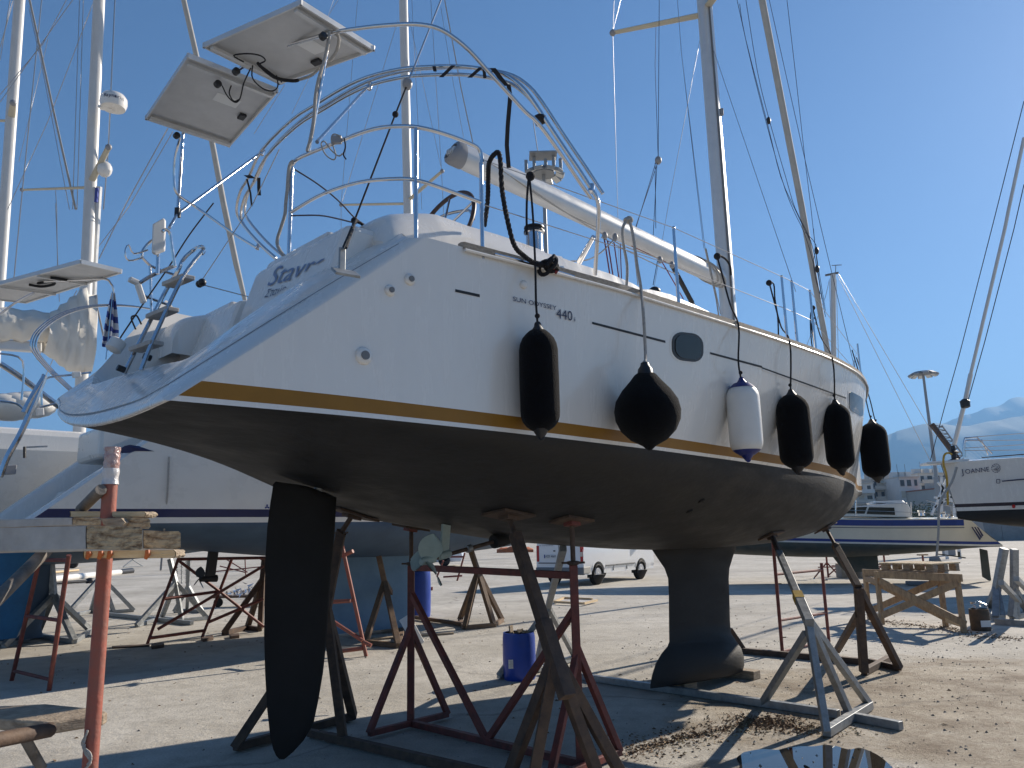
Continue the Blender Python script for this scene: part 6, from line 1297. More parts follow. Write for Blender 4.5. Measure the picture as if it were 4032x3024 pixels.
# loose things on the ground
def slab(name, label, cat, px, h, m_, z=.003, group=None):
    P = [G(p, z) for p in px]; t = thing(name, label, cat, tuple(sum(P, V()) / len(P)), group); mb = MB(); mb.prism(P, (0, 0, h)); mb.build('board', m_, t, bevel=.004); return t
t = slab('timber_crate_lid', 'flat pale wooden frame lying on the concrete near the van', 'wooden frame', q('C4', (565, 945), (635, 912), (870, 918), (905, 935), (800, 960)), .035, MT['woodgrey'])
for a_, b_ in (((570, 945), (800, 958)), ((800, 958), (905, 932)), ((635, 912), (870, 922)), ((570, 943), (640, 914))): mb = MB(); mb.beam(G(q1('C4', *a_), .06), G(q1('C4', *b_), .06), .06, .05); mb.build('batten', MT['woodnew'], t)
P1 = G(q1('C3', 1500, 700)); pl_ = thing('plywood_sheet', 'white sheet of board leaning behind the red cradle post', 'board', tuple(P1)); Q = [E('C3', 1350, 490, 8.6), E('C3', 1430, 440, 8.6), E('C3', 1550, 660, 8.4), E('C3', 1480, 715, 8.3)]
mb = MB(); mb.prism(Q, (0, .015, 0)); mb.build('sheet', MT['vinylw'], pl_)
slab('timber_batten', 'long thin batten lying on the ground before the brown stand', 'timber', q('C3', (1130, 640), (1780, 592), (1785, 600), (1130, 650)), .03, MT['wood'])
slab('timber_offcut', 'small dark offcut in the shade below the tube trestle', 'timber', q('C1', (1195, 700), (1295, 682), (1300, 705), (1200, 720)), .05, MT['rust'])
slab('timber_batten', 'dark batten on the shaded ground by the tube trestle', 'timber', q('C1', (885, 705), (1180, 688), (1185, 698), (890, 715)), .025, MT['rust'])
slab('timber_offcut', 'dark wedge of timber on the shaded ground', 'timber', q('C1', (1590, 650), (1680, 625), (1690, 645), (1610, 660)), .05, MT['rust'])
slab('timber_offcut', 'short black offcut beside the rudder on shaded ground', 'timber', q('C1', (1815, 622), (1890, 612), (1895, 630), (1825, 638)), .05, MT['rust'])
# neighbour keel chocks, yellow can, purple bag
P = G(q1('C3', 1210, 560)); kc = thing('keel_chock', 'dark rubber chock under the blue keel', 'timber block', tuple(P)); mb = MB(); mb.box(P + V((0, .2, .09)), .6, .3, .17); mb.build('timber', MT['rust'], kc, bevel=.02); mb = MB(); mb.ball(P + V((.1, .1, .28)), .14, 7, (1.4, 1, .8)); mb.build('rag', MT['plastic'], kc, smooth=True)
P = G(q1('C3', 1315, 530)); yc = thing('paint_can', 'yellow can standing behind the brown stand leg', 'can', tuple(P)); mb = MB(); mb.box(P + V((0, .1, .22)), .28, .22, .42); mb.build('can_body', MT['yellow'], yc, bevel=.03); mb = MB(); mb.tube([P + V((.05, .1, .42)), P + V((.05, .1, .49))], .035, 10); mb.build('cap', MT['bumper'], yc)
P = G(q1('C2', 80, 1390)); fo_ = thing('foil_heap', 'crumpled grey foil heap on a low rusty trolley', 'heap', tuple(P)); mb = MB(); rnd = random.Random(4)
for i in range(60):
    a_ = rnd.uniform(0, 6.28); r_ = rnd.random() ** .5; c_ = P + V((.55 * r_ * math.cos(a_), .3 * r_ * math.sin(a_) + .3, .32 + .3 * (1 - r_) * rnd.random())); u_ = V((rnd.uniform(-1, 1), rnd.uniform(-1, 1), rnd.uniform(-1, 1))) * .12; v_ = V((rnd.uniform(-1, 1), rnd.uniform(-1, 1), rnd.uniform(-1, 1))) * .12; mb.add([c_, c_ + u_, c_ + v_], [(0, 1, 2)])
tag(mb.build('foil', MT['foil'], fo_), kind='stuff'); mb = MB(); mb.box(P + V((0, .3, .26)), 1.5, .5, .05); mb.build('trolley_deck', MT['rust'], fo_)
for dx in (-.6, .6): mb = MB(); mb.lathe(P + V((dx, .12, .12)), (0, 1, 0), [(0, .1), (.005, .12), (.06, .12), (.065, .1)], 14); mb.build('trolley_wheel', MT['tyre'], fo_, smooth=True, angle=40)
# white mast tube and spars lying on the ground
P0, P1_ = G(q1('C1', 560, 150), .12), G(q1('C1', 1030, 100), .12)
sp2 = thing('spar', 'white mast tube lying on the ground with a taped end', 'spar', tuple(P0)); mb = MB(); mb.tube([P0 - (P1_ - P0) * .6, P1_], .16, 14); mb.build('tube', MT['vinylw'], sp2, smooth=True, angle=40); mb = MB(); mb.tube([P0.lerp(P1_, .8), P1_ + (P1_ - P0) * .03], .175, 14); mb.build('tape', MT['plastic'], sp2, smooth=True, angle=40)
for i, (y0, y1, lab) in enumerate(((108, 92, 'pale wooden spar lying behind the white mast tube'), (196, 178, 'dark bundled spar lying in front of the white mast tube'))):
    A_, B_ = G(q1('C1', 440, y0), .1), G(q1('C1', 620 + 90 * i, y1), .1); s3 = thing('spar', lab, 'spar', tuple(A_)); mb = MB(); mb.tube([A_ - (B_ - A_), B_], .07, 10); mb.build('tube', MT['woodnew'] if i == 0 else MT['plastic'], s3, smooth=True)
    if i: mb = MB(); mb.ball(B_, .16, 7, (1.2, 1, .9)); mb.build('bundle', MT['plastic'], s3, smooth=True)
# ------------------------------------------------------------------ white van
vr, vf = G((2360, 2302)), G((2529, 2280)); vF = (vf - vr).normalized(); vR = V((vF.y, -vF.x, 0)); VW = 1.86; WB = (vf - vr).length
van = thing('van', 'white van seen from behind under the boat', 'van', tuple(vr + vF * WB / 2 - vR * VW / 2))
def VP(x, y, z): return vr + vF * x - vR * y + V((0, 0, z))       # x forward of rear axle, y leftwards from the right side
def sidey(z): return (.03 if z < .5 else 0) + max(0, (z - 1.1)) * .13
vtop = pch([-.97, -.9, -.75, 2.0, 2.75, 3.3, 4.05, 4.22], [1.5, 1.93, 2.0, 2.02, 1.95, 1.45, 1.13, .95])
def vbot(x):
    for cx in (0, WB):
        if abs(x - cx) < .43: return .33 + math.sqrt(max(0, .43 ** 2 - (x - cx) ** 2))
    return .36
xs_ = sorted(set([-.97 + 5.19 * i / 60 for i in range(61)] + [c_ + .43 * math.cos(math.pi * k / 14) for c_ in (0, WB) for k in range(15)] + [-.431, .431, WB - .431, WB + .431])); rows = []
for x in xs_:
    zb_, zt_ = vbot(x), vtop(x); zz = [zb_ + (zt_ - zb_) * k / 12 for k in range(13)]
    rows.append([VP(x, sidey(z), z) for z in zz] + [VP(x, VW - sidey(z), z) for z in zz[::-1]])
mb = MB(); mb.grid(rows, 0, True); mb.add(rows[0], [tuple(range(26))]); mb.add(rows[-1], [tuple(range(26))])
body = mb.build('body', MT['vanw'], van, smooth=True, angle=35)
for x in (0, WB):
    for y in (.10, VW - .10):
        c_ = VP(x, y, .335); ax = vR if y < 1 else -vR
        mb = MB(); mb.lathe(c_ - ax * .11, ax, [(0, .22), (.0, .31), (.02, .335), (.19, .335), (.215, .31), (.215, .21)], 28); w_ = mb.build('wheel', MT['tyre'], van, smooth=True, angle=35)
        mb = MB(); mb.lathe(c_ - ax * .02, ax, [(0, .21), (.10, .215), (.11, .19), (.075, .16), (.085, .09), (.11, .06), (.115, .001)], 24); mb.build('rim', MT['rim'], w_, smooth=True, angle=35)
        for k in range(8):
            a_ = 2 * math.pi * k / 8; P = c_ + ax * .068 + vF * (.13 * math.cos(a_)) + V((0, 0, .13 * math.sin(a_))); mb = MB(); mb.lathe(P, ax, [(0, .026), (.006, .026)], 8); mb.build('rim_hole', MT['tyre'], w_)
        if y < 1: mb = MB(); mb.beam(VP(x - .40, .13, .5), VP(x - .41, .13, .24), .02, .16, upd=vR); mb.build('mud_flap', MT['tyre'], van)
def vbox(x0, x1, y0, y1, z0, z1, nm, m_, bev=.01):
    mb = MB(); mb.add([VP(x, y, z) for x in (x0, x1) for y in (y0, y1) for z in (z0, z1)], [(0, 1, 3, 2), (4, 6, 7, 5), (0, 4, 5, 1), (2, 3, 7, 6), (0, 2, 6, 4), (1, 5, 7, 3)]); return mb.build(nm, m_, van, bevel=bev)
vbox(-1.03, -.90, -.01, VW + .01, .36, .60, 'rear_bumper', MT['bumper'], .03); vbox(-1.0, -.55, -.012, .03, .40, .62, 'bumper_corner', mat('pale bumper', (.45, .43, .38), .6), .03)
vbox(-.985, -.95, .08, VW - .08, .72, .76, 'rear_strip', MT['bumper']); 
for x0, x1 in ((.50, 1.25), (1.28, WB - .50)): vbox(x0, x1, -.012, .01, .58, .635, 'side_moulding', MT['bumper'])
for y0 in (.0, VW - .13): vbox(-.985, -.90, y0 + .01, y0 + .12, .78, 1.32, 'tail_light', MT['redl'], .02)
vbox(-.99, -.905, .02, .11, .95, 1.10, 'indicator', MT['whitel'], .01)
vbox(-.992, -.96, VW / 2 - .008, VW / 2 + .008, .62, 1.9, 'door_seam', MT['bumper'], 0)
for y in (VW / 2 - .2, VW / 2 + .15): vbox(-.995, -.965, y, y + .08, 1.12, 1.16, 'door_handle', MT['plastic'])
for x in (1.05, 2.05): vbox(x, x + .012, .004, .03, .42, 1.2, 'panel_seam', MT['bumper'], 0)
vbox(2.0, 2.9, .045, .06, 1.32, 1.75, 'side_window', MT['glass'], .03); vbox(2.95, 3.05, -.16, .0, 1.18, 1.42, 'door_mirror', MT['plastic'], .03)
for y0 in (.15, VW / 2 + .05): vbox(-.955, -.93, y0, y0 + .72, 1.38, 1.8, 'rear_window', MT['glass'], .03)
vbox(-.998, -.97, VW / 2 + .06, VW / 2 + .60, .90, 1.02, 'number_plate', MT['paper'], .003); vbox(-1.0, -.975, VW / 2 + .555, VW / 2 + .598, .902, 1.018, 'plate_band', MT['blue'], 0)
text_obj('plate_lettering', 'AZK 4669', VP(-1.001, VW / 2 + .54, .925), vR, V((0, 0, 1)), .115, MT['ink'], van, xs=.85); text_obj('rear_badge', '60 TRANSPORTER', VP(-.985, VW - .15, 1.30), vR, V((0, 0, 1)), .07, MT['greyp'], van)
# orange tarpaulin heap and another vehicle far left
P = G(q1('C4', 290, 553)); oh = thing('tarpaulin_heap', 'orange tarpaulin heap beyond the van', 'tarpaulin', tuple(P)); mb = MB(); rows = []
for i in range(9):
    f = i / 8; row = []
    for k in range(13):
        a_ = math.pi * k / 12; r_ = .55 * math.sin(math.pi * (.1 + .8 * f)) ** .5; row.append(P + V((-2.2 + 3.6 * f, .3 + .6 * math.cos(a_), r_ * math.sin(a_) * (1 + .25 * math.sin(i * 2.1 + k)))))
    rows.append(row)
mb.grid(rows); mb.build('tarpaulin', MT['orange'], oh, smooth=True, angle=30)
P = G(q1('C1', 575, 78)); cv = thing('pickup_truck', 'dark vehicle wheel and sill showing far behind the scaffold', 'vehicle', tuple(P)); mb = MB(); mb.lathe(P + V((0, .1, .38)), (0, -1, 0), [(0, .24), (0, .36), (.02, .38), (.2, .38), (.22, .36), (.22, .24)], 20); mb.build('wheel', MT['tyre'], cv, smooth=True, angle=35); mb = MB(); mb.lathe(P + V((0, -.1, .38)), (0, -1, 0), [(0, .24), (.02, .22), (.03, .05)], 16); mb.build('rim', MT['rim'], cv, smooth=True, angle=35); mb = MB(); mb.box(P + V((-2.2, .9, .95)), 5.4, 1.7, .9); mb.build('body', MT['vanw'], cv, bevel=.15); mb = MB(); mb.box(P + V((-2.4, .95, 1.6)), 2.4, 1.5, .6); mb.build('cab', MT['vanw'], cv, bevel=.2)
mb = MB(); mb.lathe(P + V((-3.2, .1, .38)), (0, -1, 0), [(0, .24), (0, .36), (.02, .38), (.2, .38), (.22, .36), (.22, .24)], 20); mb.build('wheel', MT['tyre'], cv, smooth=True, angle=35)
P = G(q1('C2', 1365, 1075)); cr = thing('car', 'white car with dark wheel behind the blue drum', 'car', tuple(P)); mb = MB(); mb.lathe(P + V((0, .1, .33)), (0, -1, 0), [(0, .22), (0, .31), (.02, .33), (.18, .33), (.2, .31), (.2, .22)], 22); mb.build('wheel', MT['tyre'], cr, smooth=True, angle=35); mb = MB(); mb.lathe(P + V((0, -.09, .33)), (0, -1, 0), [(0, .22), (.02, .2), (.03, .03)], 5); mb.build('rim', MT['rim'], cr, angle=35)
mb = MB(); pr_ = [(-.9, .25), (-1.0, .6), (-.8, .95), (.0, 1.05), (.5, 1.42), (1.9, 1.45), (2.6, 1.05), (3.2, .95), (3.3, .5), (3.2, .25)]; mb.prism([P + V((x + .25, .12, z)) for x, z in pr_], (0, 1.65, 0)); mb.build('body', MT['vanw'], cr, bevel=.05)
mb = MB(); mb.lathe(P + V((2.5, .1, .33)), (0, -1, 0), [(0, .22), (0, .31), (.02, .33), (.18, .33), (.2, .31), (.2, .22)], 22); mb.build('wheel', MT['tyre'], cr, smooth=True, angle=35)
# ------------------------------------------------------------------ far cream boat
st_ = D(q1('C6', 1915, 1108), 22.5); CF = Frame((st_.x, st_.y), -76.0); CF.O = CF.O + CF.n * 1.05
z0 = st_.z; cb = thing('sailboat', 'old cream sailboat with blue stripes and stern rudder', 'sailboat', tuple(CF.P(4.5, 0, 0)))
CPm = dict(L=10.2, zw=pch([0, 10.2], [z0, z0 + .42]), tw=pch([0, 2, 5, 8, 10, 10.2], [1.0, 1.3, 1.45, .9, .06, .01]), zs=pch([0, 3, 7, 10.2], [z0 + .80, z0 + .86, z0 + 1.08, z0 + 1.42]), ts=pch([0, 2, 5, 8, 10.2], [1.1, 1.4, 1.6, 1.15, .03]),
    zb=pch([0, 1.5, 4, 7, 9.5, 10.2], [z0 - .04, z0 - .18, z0 - .28, z0 - .15, z0 + .2, z0 + .4]), rake=lambda u: -.72 + 1.44 * u if False else -.80 * (1 - 1) + (-.75 * (u < .02)) * 0 + .85 * u - .45)
hull(CF, CPm, cb, MT['antigreen'], MT['cream'], [('boot_stripe', 0, .05, MT['gel_old']), ('blue_stripe', .05, .13, MT['blue'])], nst=40)
bandP = []
for dz0, dz1, nm, mm in ((-.20, -.03, 'sheer_stripe', MT['blue']), (-.27, -.25, 'pin_stripe', MT['navy'])):
    rows = []
    for i in range(31):
        s = .55 + 9.4 * i / 30; zt = CPm['zs'](s); t_ = lambda z: CPm['tw'](s) + (CPm['ts'](s) - CPm['tw'](s)) * max(0, (z - CPm['zw'](s)) / (zt - CPm['zw'](s))) ** .8 + .012
        rows.append([CF.P(s, -t_(zt + d_), zt + d_) for d_ in (dz0, dz1)])
    mb = MB(); mb.grid(rows); mb.build(nm, mm, cb)
tr = MB(); a_ = [CF.P(.40, t, z0 + .79) for t in (-1.1, 1.1)]; b_ = [CF.P(-.45, t, z0 + .02) for t in (1.0, -1.0)]; tr.add(a_ + b_, [(0, 1, 2, 3)]); tr.build('transom', MT['gel_old'], cb)
def FB(F, pts, t, nm, m_, root, th=.02, bev=0):
    P = [F.T(p, t) for p in pts]; mb = MB(); mb.prism(P, F.n * th); return mb.build(nm, m_, root, bevel=bev)
FB(CF, q('C6', (780, 872), (830, 800), (1030, 780), (1250, 755), (1290, 765), (1322, 830), (1322, 880)), -.95, 'cabin', MT['gel_old'], cb, 1.9, .03)
for pts in (((800, 848), (840, 800), (970, 795), (950, 850)), ((965, 852), (985, 798), (1185, 802), (1192, 860))): FB(CF, q('C6', *pts), -.965, 'cabin_window', MT['glass'], cb, .012)
FB(CF, q('C6', (1030, 750), (1250, 745), (1275, 762), (1040, 770)), -.7, 'sprayhood', MT['gel'], cb, 1.4, .02)
for i in range(3): FB(CF, q('C6', (1795 + 22 * i, 955), (1805 + 22 * i, 955), (1872 + 10 * i, 1050 - 14 * i), (1860 + 10 * i, 1060 - 14 * i)), -1.21, 'slash_graphic', MT['navy'], cb, .006)
FB(CF, q('C6', (1862, 1125), (1925, 1140), (1955, 1380), (1940, 1384), (1885, 1350)), -.04, 'rudder', MT['antigreen'], cb, .08, .02)
nfoil('keel', [CF.inv(CF.T(q1('C6', x, 1250), 0))[0] for x in (650, 700, 760, 790)], [CF.inv(CF.T(q1('C6', x, 1250), 0))[0] for x in (1075, 1060, 1060, 1065)], [z0 - .05, z0 - .25, .45, .32], [.1, .1, .12, .1], MT['antigreen'], CF, cb)
mb = MB(); mb.tube([CF.T(p, 0) for p in q('C6', (1530, 1170), (1690, 1190), (1750, 1200))], .02, 6); mb.beam(CF.T(q1('C6', 1695, 1150), 0), CF.T(q1('C6', 1700, 1195), 0), .05); mb.build('shaft', MT['antigreen'], cb)
for px in ((880, 740, 880, 865), (1315, 760, 1320, 880)): mb = MB(); mb.tube([CF.T(q1('C6', px[0], px[1]), -1.2), CF.T(q1('C6', px[2], px[3]), -1.2)], .02, 6); mb.build('stanchion', MT['steel'], cb)
for y0, y1 in ((755, 765), (820, 832)): mb = MB(); mb.tube([CF.T(q1('C6', 760, y0), -1.25), CF.T(q1('C6', 1700, y1 + 20), -1.2)], .008, 5); mb.build('lifeline', MT['wire'], cb)
for x, y in ((1400, 850), (1565, 860), (1630, 880), (1755, 892)):
    P = CF.T(q1('C6', x, y), -.8); mb = MB(); mb.lathe(P - V((0, 0, .06)), (0, 0, 1), [(0, .09), (.08, .08), (.1, .1), (.16, .1)], 12); mb.build('winch', MT['steel'], cb, smooth=True, angle=40)
mb = MB(); mb.tube([CF.T(q1('C6', 1440, 745), 0), CF.T(q1('C6', 1900, 860), -.3)], .01, 5); mb.build('stay', MT['wire'], cb)
mastT = CF.T(q1('C6', 700, 850), 0); A_ = D(q1('A7', 705, 1050), 25.5); B_ = D(q1('A7', 700, 360), 25.5)
d_ = (B_ - A_).normalized(); A_ = A_ - d_ * ((A_.z - 1.9) / d_.z); mb = MB(); mb.tube([A_, B_], .085, 12); cm = mb.build('mast', MT['alu'], cb, smooth=True)
mb = MB(); mb.beam(D(q1('A7', 640, 370), 25.5), D(q1('A7', 742, 350), 25.5), .06); mb.build('masthead_crane', MT['bumper'], cm); mb = MB(); mb.tube([D(q1('A7', 720, 350), 25.5), D(q1('A7', 722, 290), 25.5)], .012, 5); mb.tube([D(q1('A7', 690, 292), 25.5), D(q1('A7', 768, 288), 25.5)], .014, 5); mb.build('wind_vane', MT['bumper'], cm)
for pts in ((('A7', 672, 400), ('A7', 640, 540), ('A7', 490, 930)), (('A7', 735, 370), ('A7', 1380, 1659), ('C6', 1470, 430)), (('A7', 745, 360), ('A7', 1500, 1640)), (('A7', 670, 420), ('A7', 690, 1000)), (('A7', 725, 400), ('A7', 745, 1100))): mb = MB(); mb.tube([D(q1(*p), 25.4) for p in pts], .009, 5); mb.build('shroud', MT['wire'], cb)
# its red stands and concrete chocks
for i, (x, y0, y1) in enumerate(((655, 1140, 1355), (760, 1180, 1340), (1030, 1180, 1350), (1110, 1175, 1230), (1420, 1175, 1340))):
    b_ = G(q1('C6', x + 8, max(y1, 1330))); tp_ = up(q1('C6', x, y0), b_); t = thing('jack_stand', ('red jack post under the cream bow', 'second red jack post under the cream bow', 'red jack post at the cream boat keel', 'red jack post behind the cream boat keel', 'red jack post below the cream cockpit')[i], 'boat stand', tuple(b_), 'jack posts under the cream boat')
    mb = MB(); mb.tube([b_, tp_], .035, 8); mb.build('post', MT['redst'], t, smooth=True); mb = MB(); mb.box(tp_, .3, .2, .05); mb.build('pad', MT['wood'], t)
    for sx in (-1, 1): mb = MB(); mb.tube([b_.lerp(tp_, .55), b_ + V((.45 * sx, .1, 0))], .025, 8); mb.build('leg', MT['redst'], t, smooth=True)
    mb = MB(); mb.tube([b_ + V((-.3, .07, .35)), b_ + V((.3, .07, .35))], .02, 8); mb.build('rung', MT['redst'], t, smooth=True)
for i, x in enumerate((830, 985)):
    P = G(q1('C6', x, 1360)); t = thing('keel_chock', ('concrete block under the cream boat keel front', 'concrete block under the cream boat keel heel')[i], 'block', tuple(P)); mb = MB(); mb.box(P + V((0, .25, .22)), .5, .5, .43); mb.build('block', MT['concrete'], t, bevel=.02); mb = MB(); mb.box(P + V((0, .25, .455)), .55, .3, .05); mb.build('packing', MT['wood'], t)
# ------------------------------------------------------------------ boat at the right edge with its name
bw_ = D(q1('C6', 1680, 830), 21.0); JF = Frame((0, 0), -80.0); JL = 12.0; JF.O = V((bw_.x, bw_.y, 0)) - JF.a * JL
jz = bw_.z; jb = thing('sailboat', 'white sailboat with a name and round emblem on its bow', 'sailboat', tuple(JF.P(6, 0, 0)))
JPm = dict(L=JL + .25, zw=lambda s: jz, tw=pch([0, 3, 7, 10, 11.9, 12.0, 12.25], [1.6, 1.85, 1.7, .85, .10, .06, .02]), zs=lambda s: jz + 1.30 + .02 * s / 12, ts=pch([0, 3, 7, 10, 11.9, 12.25], [1.75, 2.0, 1.95, 1.25, .30, .03]), zb=pch([0, 2, 6, 10, 12, 12.25], [jz - .05, jz - .35, jz - .62, jz - .5, jz - .25, jz - .2]), rake=lambda u: .5 * u, stem=.25)
hj = hull(JF, JPm, jb, MT['anti'], MT['gel'], [('boot_stripe', 0, .10, MT['gel']), ('dark_stripe', .10, .19, MT['dkstripe'])], nst=40)
JT = []
mbv = [];
for r in hj['rows'][-1]: mbv.append(r)
vv = [p for r in mbv for p in r]; nn2 = len(mbv[0]); ff = [(i * nn2 + k, i * nn2 + k + 1, (i + 1) * nn2 + k + 1, (i + 1) * nn2 + k) for i in range(len(mbv) - 1) for k in range(nn2 - 1)]
jbvh = BVHTree.FromPolygons([tuple(x) for x in vv], ff)
def jhit(p, off=.05):
    r = ray(p).normalized(); loc, n_, i_, d_ = jbvh.ray_cast(EYE, r)
    return (loc - r * off) if loc is not None else D(p, 20.6)
A_, B_ = jhit(q1('C6', 1722, 540)), jhit(q1('C6', 1938, 517)); xd_ = (B_ - A_); jh = (jhit(q1('C6', 1725, 502)) - A_).length / .7
text_obj('lettering', 'J', A_, xd_, V((0, 0, 1)), jh * 1.12, MT['ink'], jb, xs=1.0)
w_ = text_w('OANNE'); text_obj('lettering', 'OANNE', jhit(q1('C6', 1748, 535)), xd_, V((0, 0, 1)), jh * .92, MT['ink'], jb, xs=(B_ - jhit(q1('C6', 1748, 535))).length / (w_ * jh * .92))
for k in range(12):
    a0 = 2 * math.pi * k / 12; a1 = a0 + (.36 if k % 2 else .42); P = [jhit(p) for p in q('C6', *[(1990 + r_ * math.cos(a_), 490 + r_ * math.sin(a_)) for r_, a_ in ((36, a0), (36, (a0 + a1) / 2), (36, a1), (31, a1), (31, (a0 + a1) / 2), (31, a0))])]; mb = MB(); mb.add(P, [tuple(range(6))]); mb.build('emblem_ring', MT['ink'], jb)
for pts in (((1965, 480), (1985, 470), (2010, 478), (1990, 492), (1970, 500)), ((2018, 482), (2005, 500), (1985, 512), (2000, 492)), ((1975, 505), (1990, 500), (2010, 508), (1995, 515))): mb = MB(); mb.tube([jhit(p) for p in q('C6', *pts)], .006, 5); mb.build('emblem_bird', MT['ink'], jb)
mb = MB(); mb.add([jhit(p) for p in q('C6', (2038, 588), (2190, 574), (2260, 568), (2260, 578), (2190, 584), (2038, 597))], [(0, 1, 2, 3, 4, 5)]); mb.build('side_groove', MT['ink'], jb)
mb = MB(); P = [jhit(p) for p in q('C6', *rrect(2008, 593, 26, 30, 4, 3))]; mb.tube(P, .008, 5, closed=True); mb.build('small_badge', MT['ink'], jb)
for k in range(6):
    a0 = math.pi * k / 6; mb = MB(); mb.tube([jhit((2932 + (2130 + 14 * math.cos(a0) * s_) / 2.0109, 1600 + (792 + 14 * math.sin(a0) * s_) / 2.0109)) for s_ in (-1, 1)], .012, 5); mb.build('thruster_symbol', MT['redl'], jb)
P = D(q1('C6', 2158, 872), depth(jhit(q1('C6', 2158, 872), 0)) - .05); mb = MB(); mb.lathe(P, -fwd, [(-.1, .20), (0, .22), (.02, .2), (.0, .16)], 18); mb.build('thruster_tunnel', MT['plastic'], jb, smooth=True)
def jtube(pts, r, nm='pulpit_rail', m_='steel', t=-.25, k=4): mb = MB(); mb.tube(smooth_path([JF.T(p, t) for p in pts], k), r, 8); return mb.build(nm, MT[m_], jb, smooth=True)
FB(JF, q('C6', (1440, 440), (1780, 415), (1785, 440), (1445, 460)), -.3, 'bowsprit', MT['gel'], jb, .6, .02)
jtube(q('C6', (1735, 408), (1730, 330), (1740, 262), (1760, 250), (1840, 245)), .022); jtube(q('C6', (1750, 405), (1745, 300), (1760, 270), (1880, 268)), .022, t=.3); jtube(q('C6', (1840, 245), (1960, 375)), .022); jtube(q('C6', (1880, 270), (1930, 385)), .022, t=.3)
for y0, y1 in ((245, 210), (270, 266), (328, 300), (348, 345)): jtube(q('C6', (1740, y0 + 2), (2260, y1)), .01, 'lifeline', 'wire', k=1)
FB(JF, q('C6', (1880, 402), (2260, 372), (2260, 380), (1885, 408)), -.45, 'toe_rail', MT['leather'], jb, .05)
jd = JF.T(q1('C6', 1650, 340), 0); mb = MB(); mb.lathe(jd - V((0, 0, .35)), (0, 0, 1), [(0, .07), (.05, .17), (.09, .07), (.22, .07), (.27, .17), (.31, .07), (.45, .06)], 14); mb.build('furler_drum', MT['plastic'], jb, smooth=True, angle=40)
fst = [JF.PL(p, (JL - .2, 0, 3.5), (1, 0, .25)) for p in q('C6', (1660, 300), (1735, 0)) + q('A7', (1745, 1370), (1790, 1150), (2060, 0)) + q('A3', (2090, 1659), (2212, 1090))]
mb = MB(); mb.tube(fst[:4], .06, 8); mb.tube(fst[3:], .045, 8); mb.build('forestay', MT['alu'], jb, smooth=True)
P = JF.PL(q1('A7', 1745, 1380), (JL - .2, 0, 3.5), (1, 0, .25)); mb = MB(); mb.lathe(P - V((0, 0, .15)), (0, 0, 1), [(0, .06), (.03, .12), (.2, .13), (.26, .06)], 12); mb.build('furler_swivel', MT['plastic'], jb, smooth=True, angle=40)
for pts in ((('C6', 1470, 430), ('C6', 1510, 280), ('C6', 1585, 0), ('A7', 1700, 1000), ('A7', 1957, 0), ('A3', 2212, 800)), (('A7', 1770, 1360), ('A7', 1900, 900), ('A7', 2133, 0), ('A3', 2212, 1460)),): 
    mb = MB(); mb.tube([JF.PL(q1(*p), (JL - .2, 0, 3.5), (1, 0, .25)) for p in pts], .012, 5); mb.build('halyard', MT['dkwire'], jb)
nfoil('keel', [7.2, 7.1, 7.1], [5.0, 5.2, 5.2], [jz - .5, .5, .1], [.15, .15, .2], MT['rust'], JF, jb)
mb = MB(); mb.tube(smooth_path([D(p, 20.5) for p in q('C6', (1520, 1190), (1535, 1000), (1545, 770), (1640, 600), (1680, 480))], 4), .03, 6); tag(mb.build('mooring_line', MT['ropew']), 'pale rope hanging from the named bow to the ground', 'rope')
mb = MB(); mb.tube(smooth_path([D(p, 20.8) for p in q('C6', (1610, 780), (1600, 560), (1575, 460), (1580, 390), (1610, 368), (1640, 380))], 4), .028, 6); tag(mb.build('yellow_hose', MT['yellow']), 'yellow hose looping down from the named bow', 'hose')
# ------------------------------------------------------------------ trestle, pallet, drum, galvanised stands at right
fL, fR = G(q1('C7', 1090, 522)), G(q1('C7', 1738, 588)); bL, bR = G(q1('C7', 1185, 498)), G(q1('C7', 1800, 552))
hz = up(q1('C7', 1060, 100), fL).z
tr_ = thing('wooden_trestle', 'wooden trestle with crossed braces beside the bow cradle', 'trestle', tuple((fL + fR) / 2)); Vz = V((0, 0, hz)); dpt_ = V((.12, .75, 0))
bL2, bR2 = fL + dpt_, fR + dpt_
for b_ in (fL, fR, bL2, bR2):
    mb = MB(); mb.beam(b_, b_ + Vz, .10, .06, upd=(1, 0, 0)); mb.build('leg', MT['trestle'], tr_, bevel=.005)
for b_, b2 in ((fL, fR), (bL2, bR2)):
    o_ = V((0, -.045, 0)); mb = MB(); mb.beam(b_ + Vz - V((0, 0, .06)) + o_, b2 + Vz - V((0, 0, .06)) + o_, .04, .12, ext=.06); mb.build('top_rail', MT['trestle'], tr_, bevel=.005)
    mb = MB(); mb.beam(b_ + V((0, 0, .16)) + o_, b2 + Vz * .86 + o_, .035, .11); mb.build('brace', MT['trestle'], tr_, bevel=.004)
    mb = MB(); mb.beam(b_ + Vz * .82 + o_ * 1.9, b2 + V((0, 0, .14)) + o_ * 1.9, .035, .11); mb.build('brace', MT['trestle'], tr_, bevel=.004)
for b_, b2 in ((fL, bL2), (fR, bR2)):
    mb = MB(); mb.beam(b_ + Vz - V((0, 0, .18)), b2 + Vz - V((0, 0, .18)), .04, .10); mb.build('side_rail', MT['trestle'], tr_, bevel=.004); mb = MB(); mb.beam(b_ + V((0, 0, .12)), b2 + V((0, 0, .12)), .04, .08); mb.build('side_rail', MT['woodnew'], tr_, bevel=.004)
pl0 = fL + Vz + V((.08, .02, 0)); pu = (fR - fL).normalized(); pv_ = V((-pu.y, pu.x, 0)); Lp = (fR - fL).length * .68
pt = thing('pallet', 'pale wooden pallet lying on top of the trestle', 'pallet', tuple(pl0 + pu * .5), None)
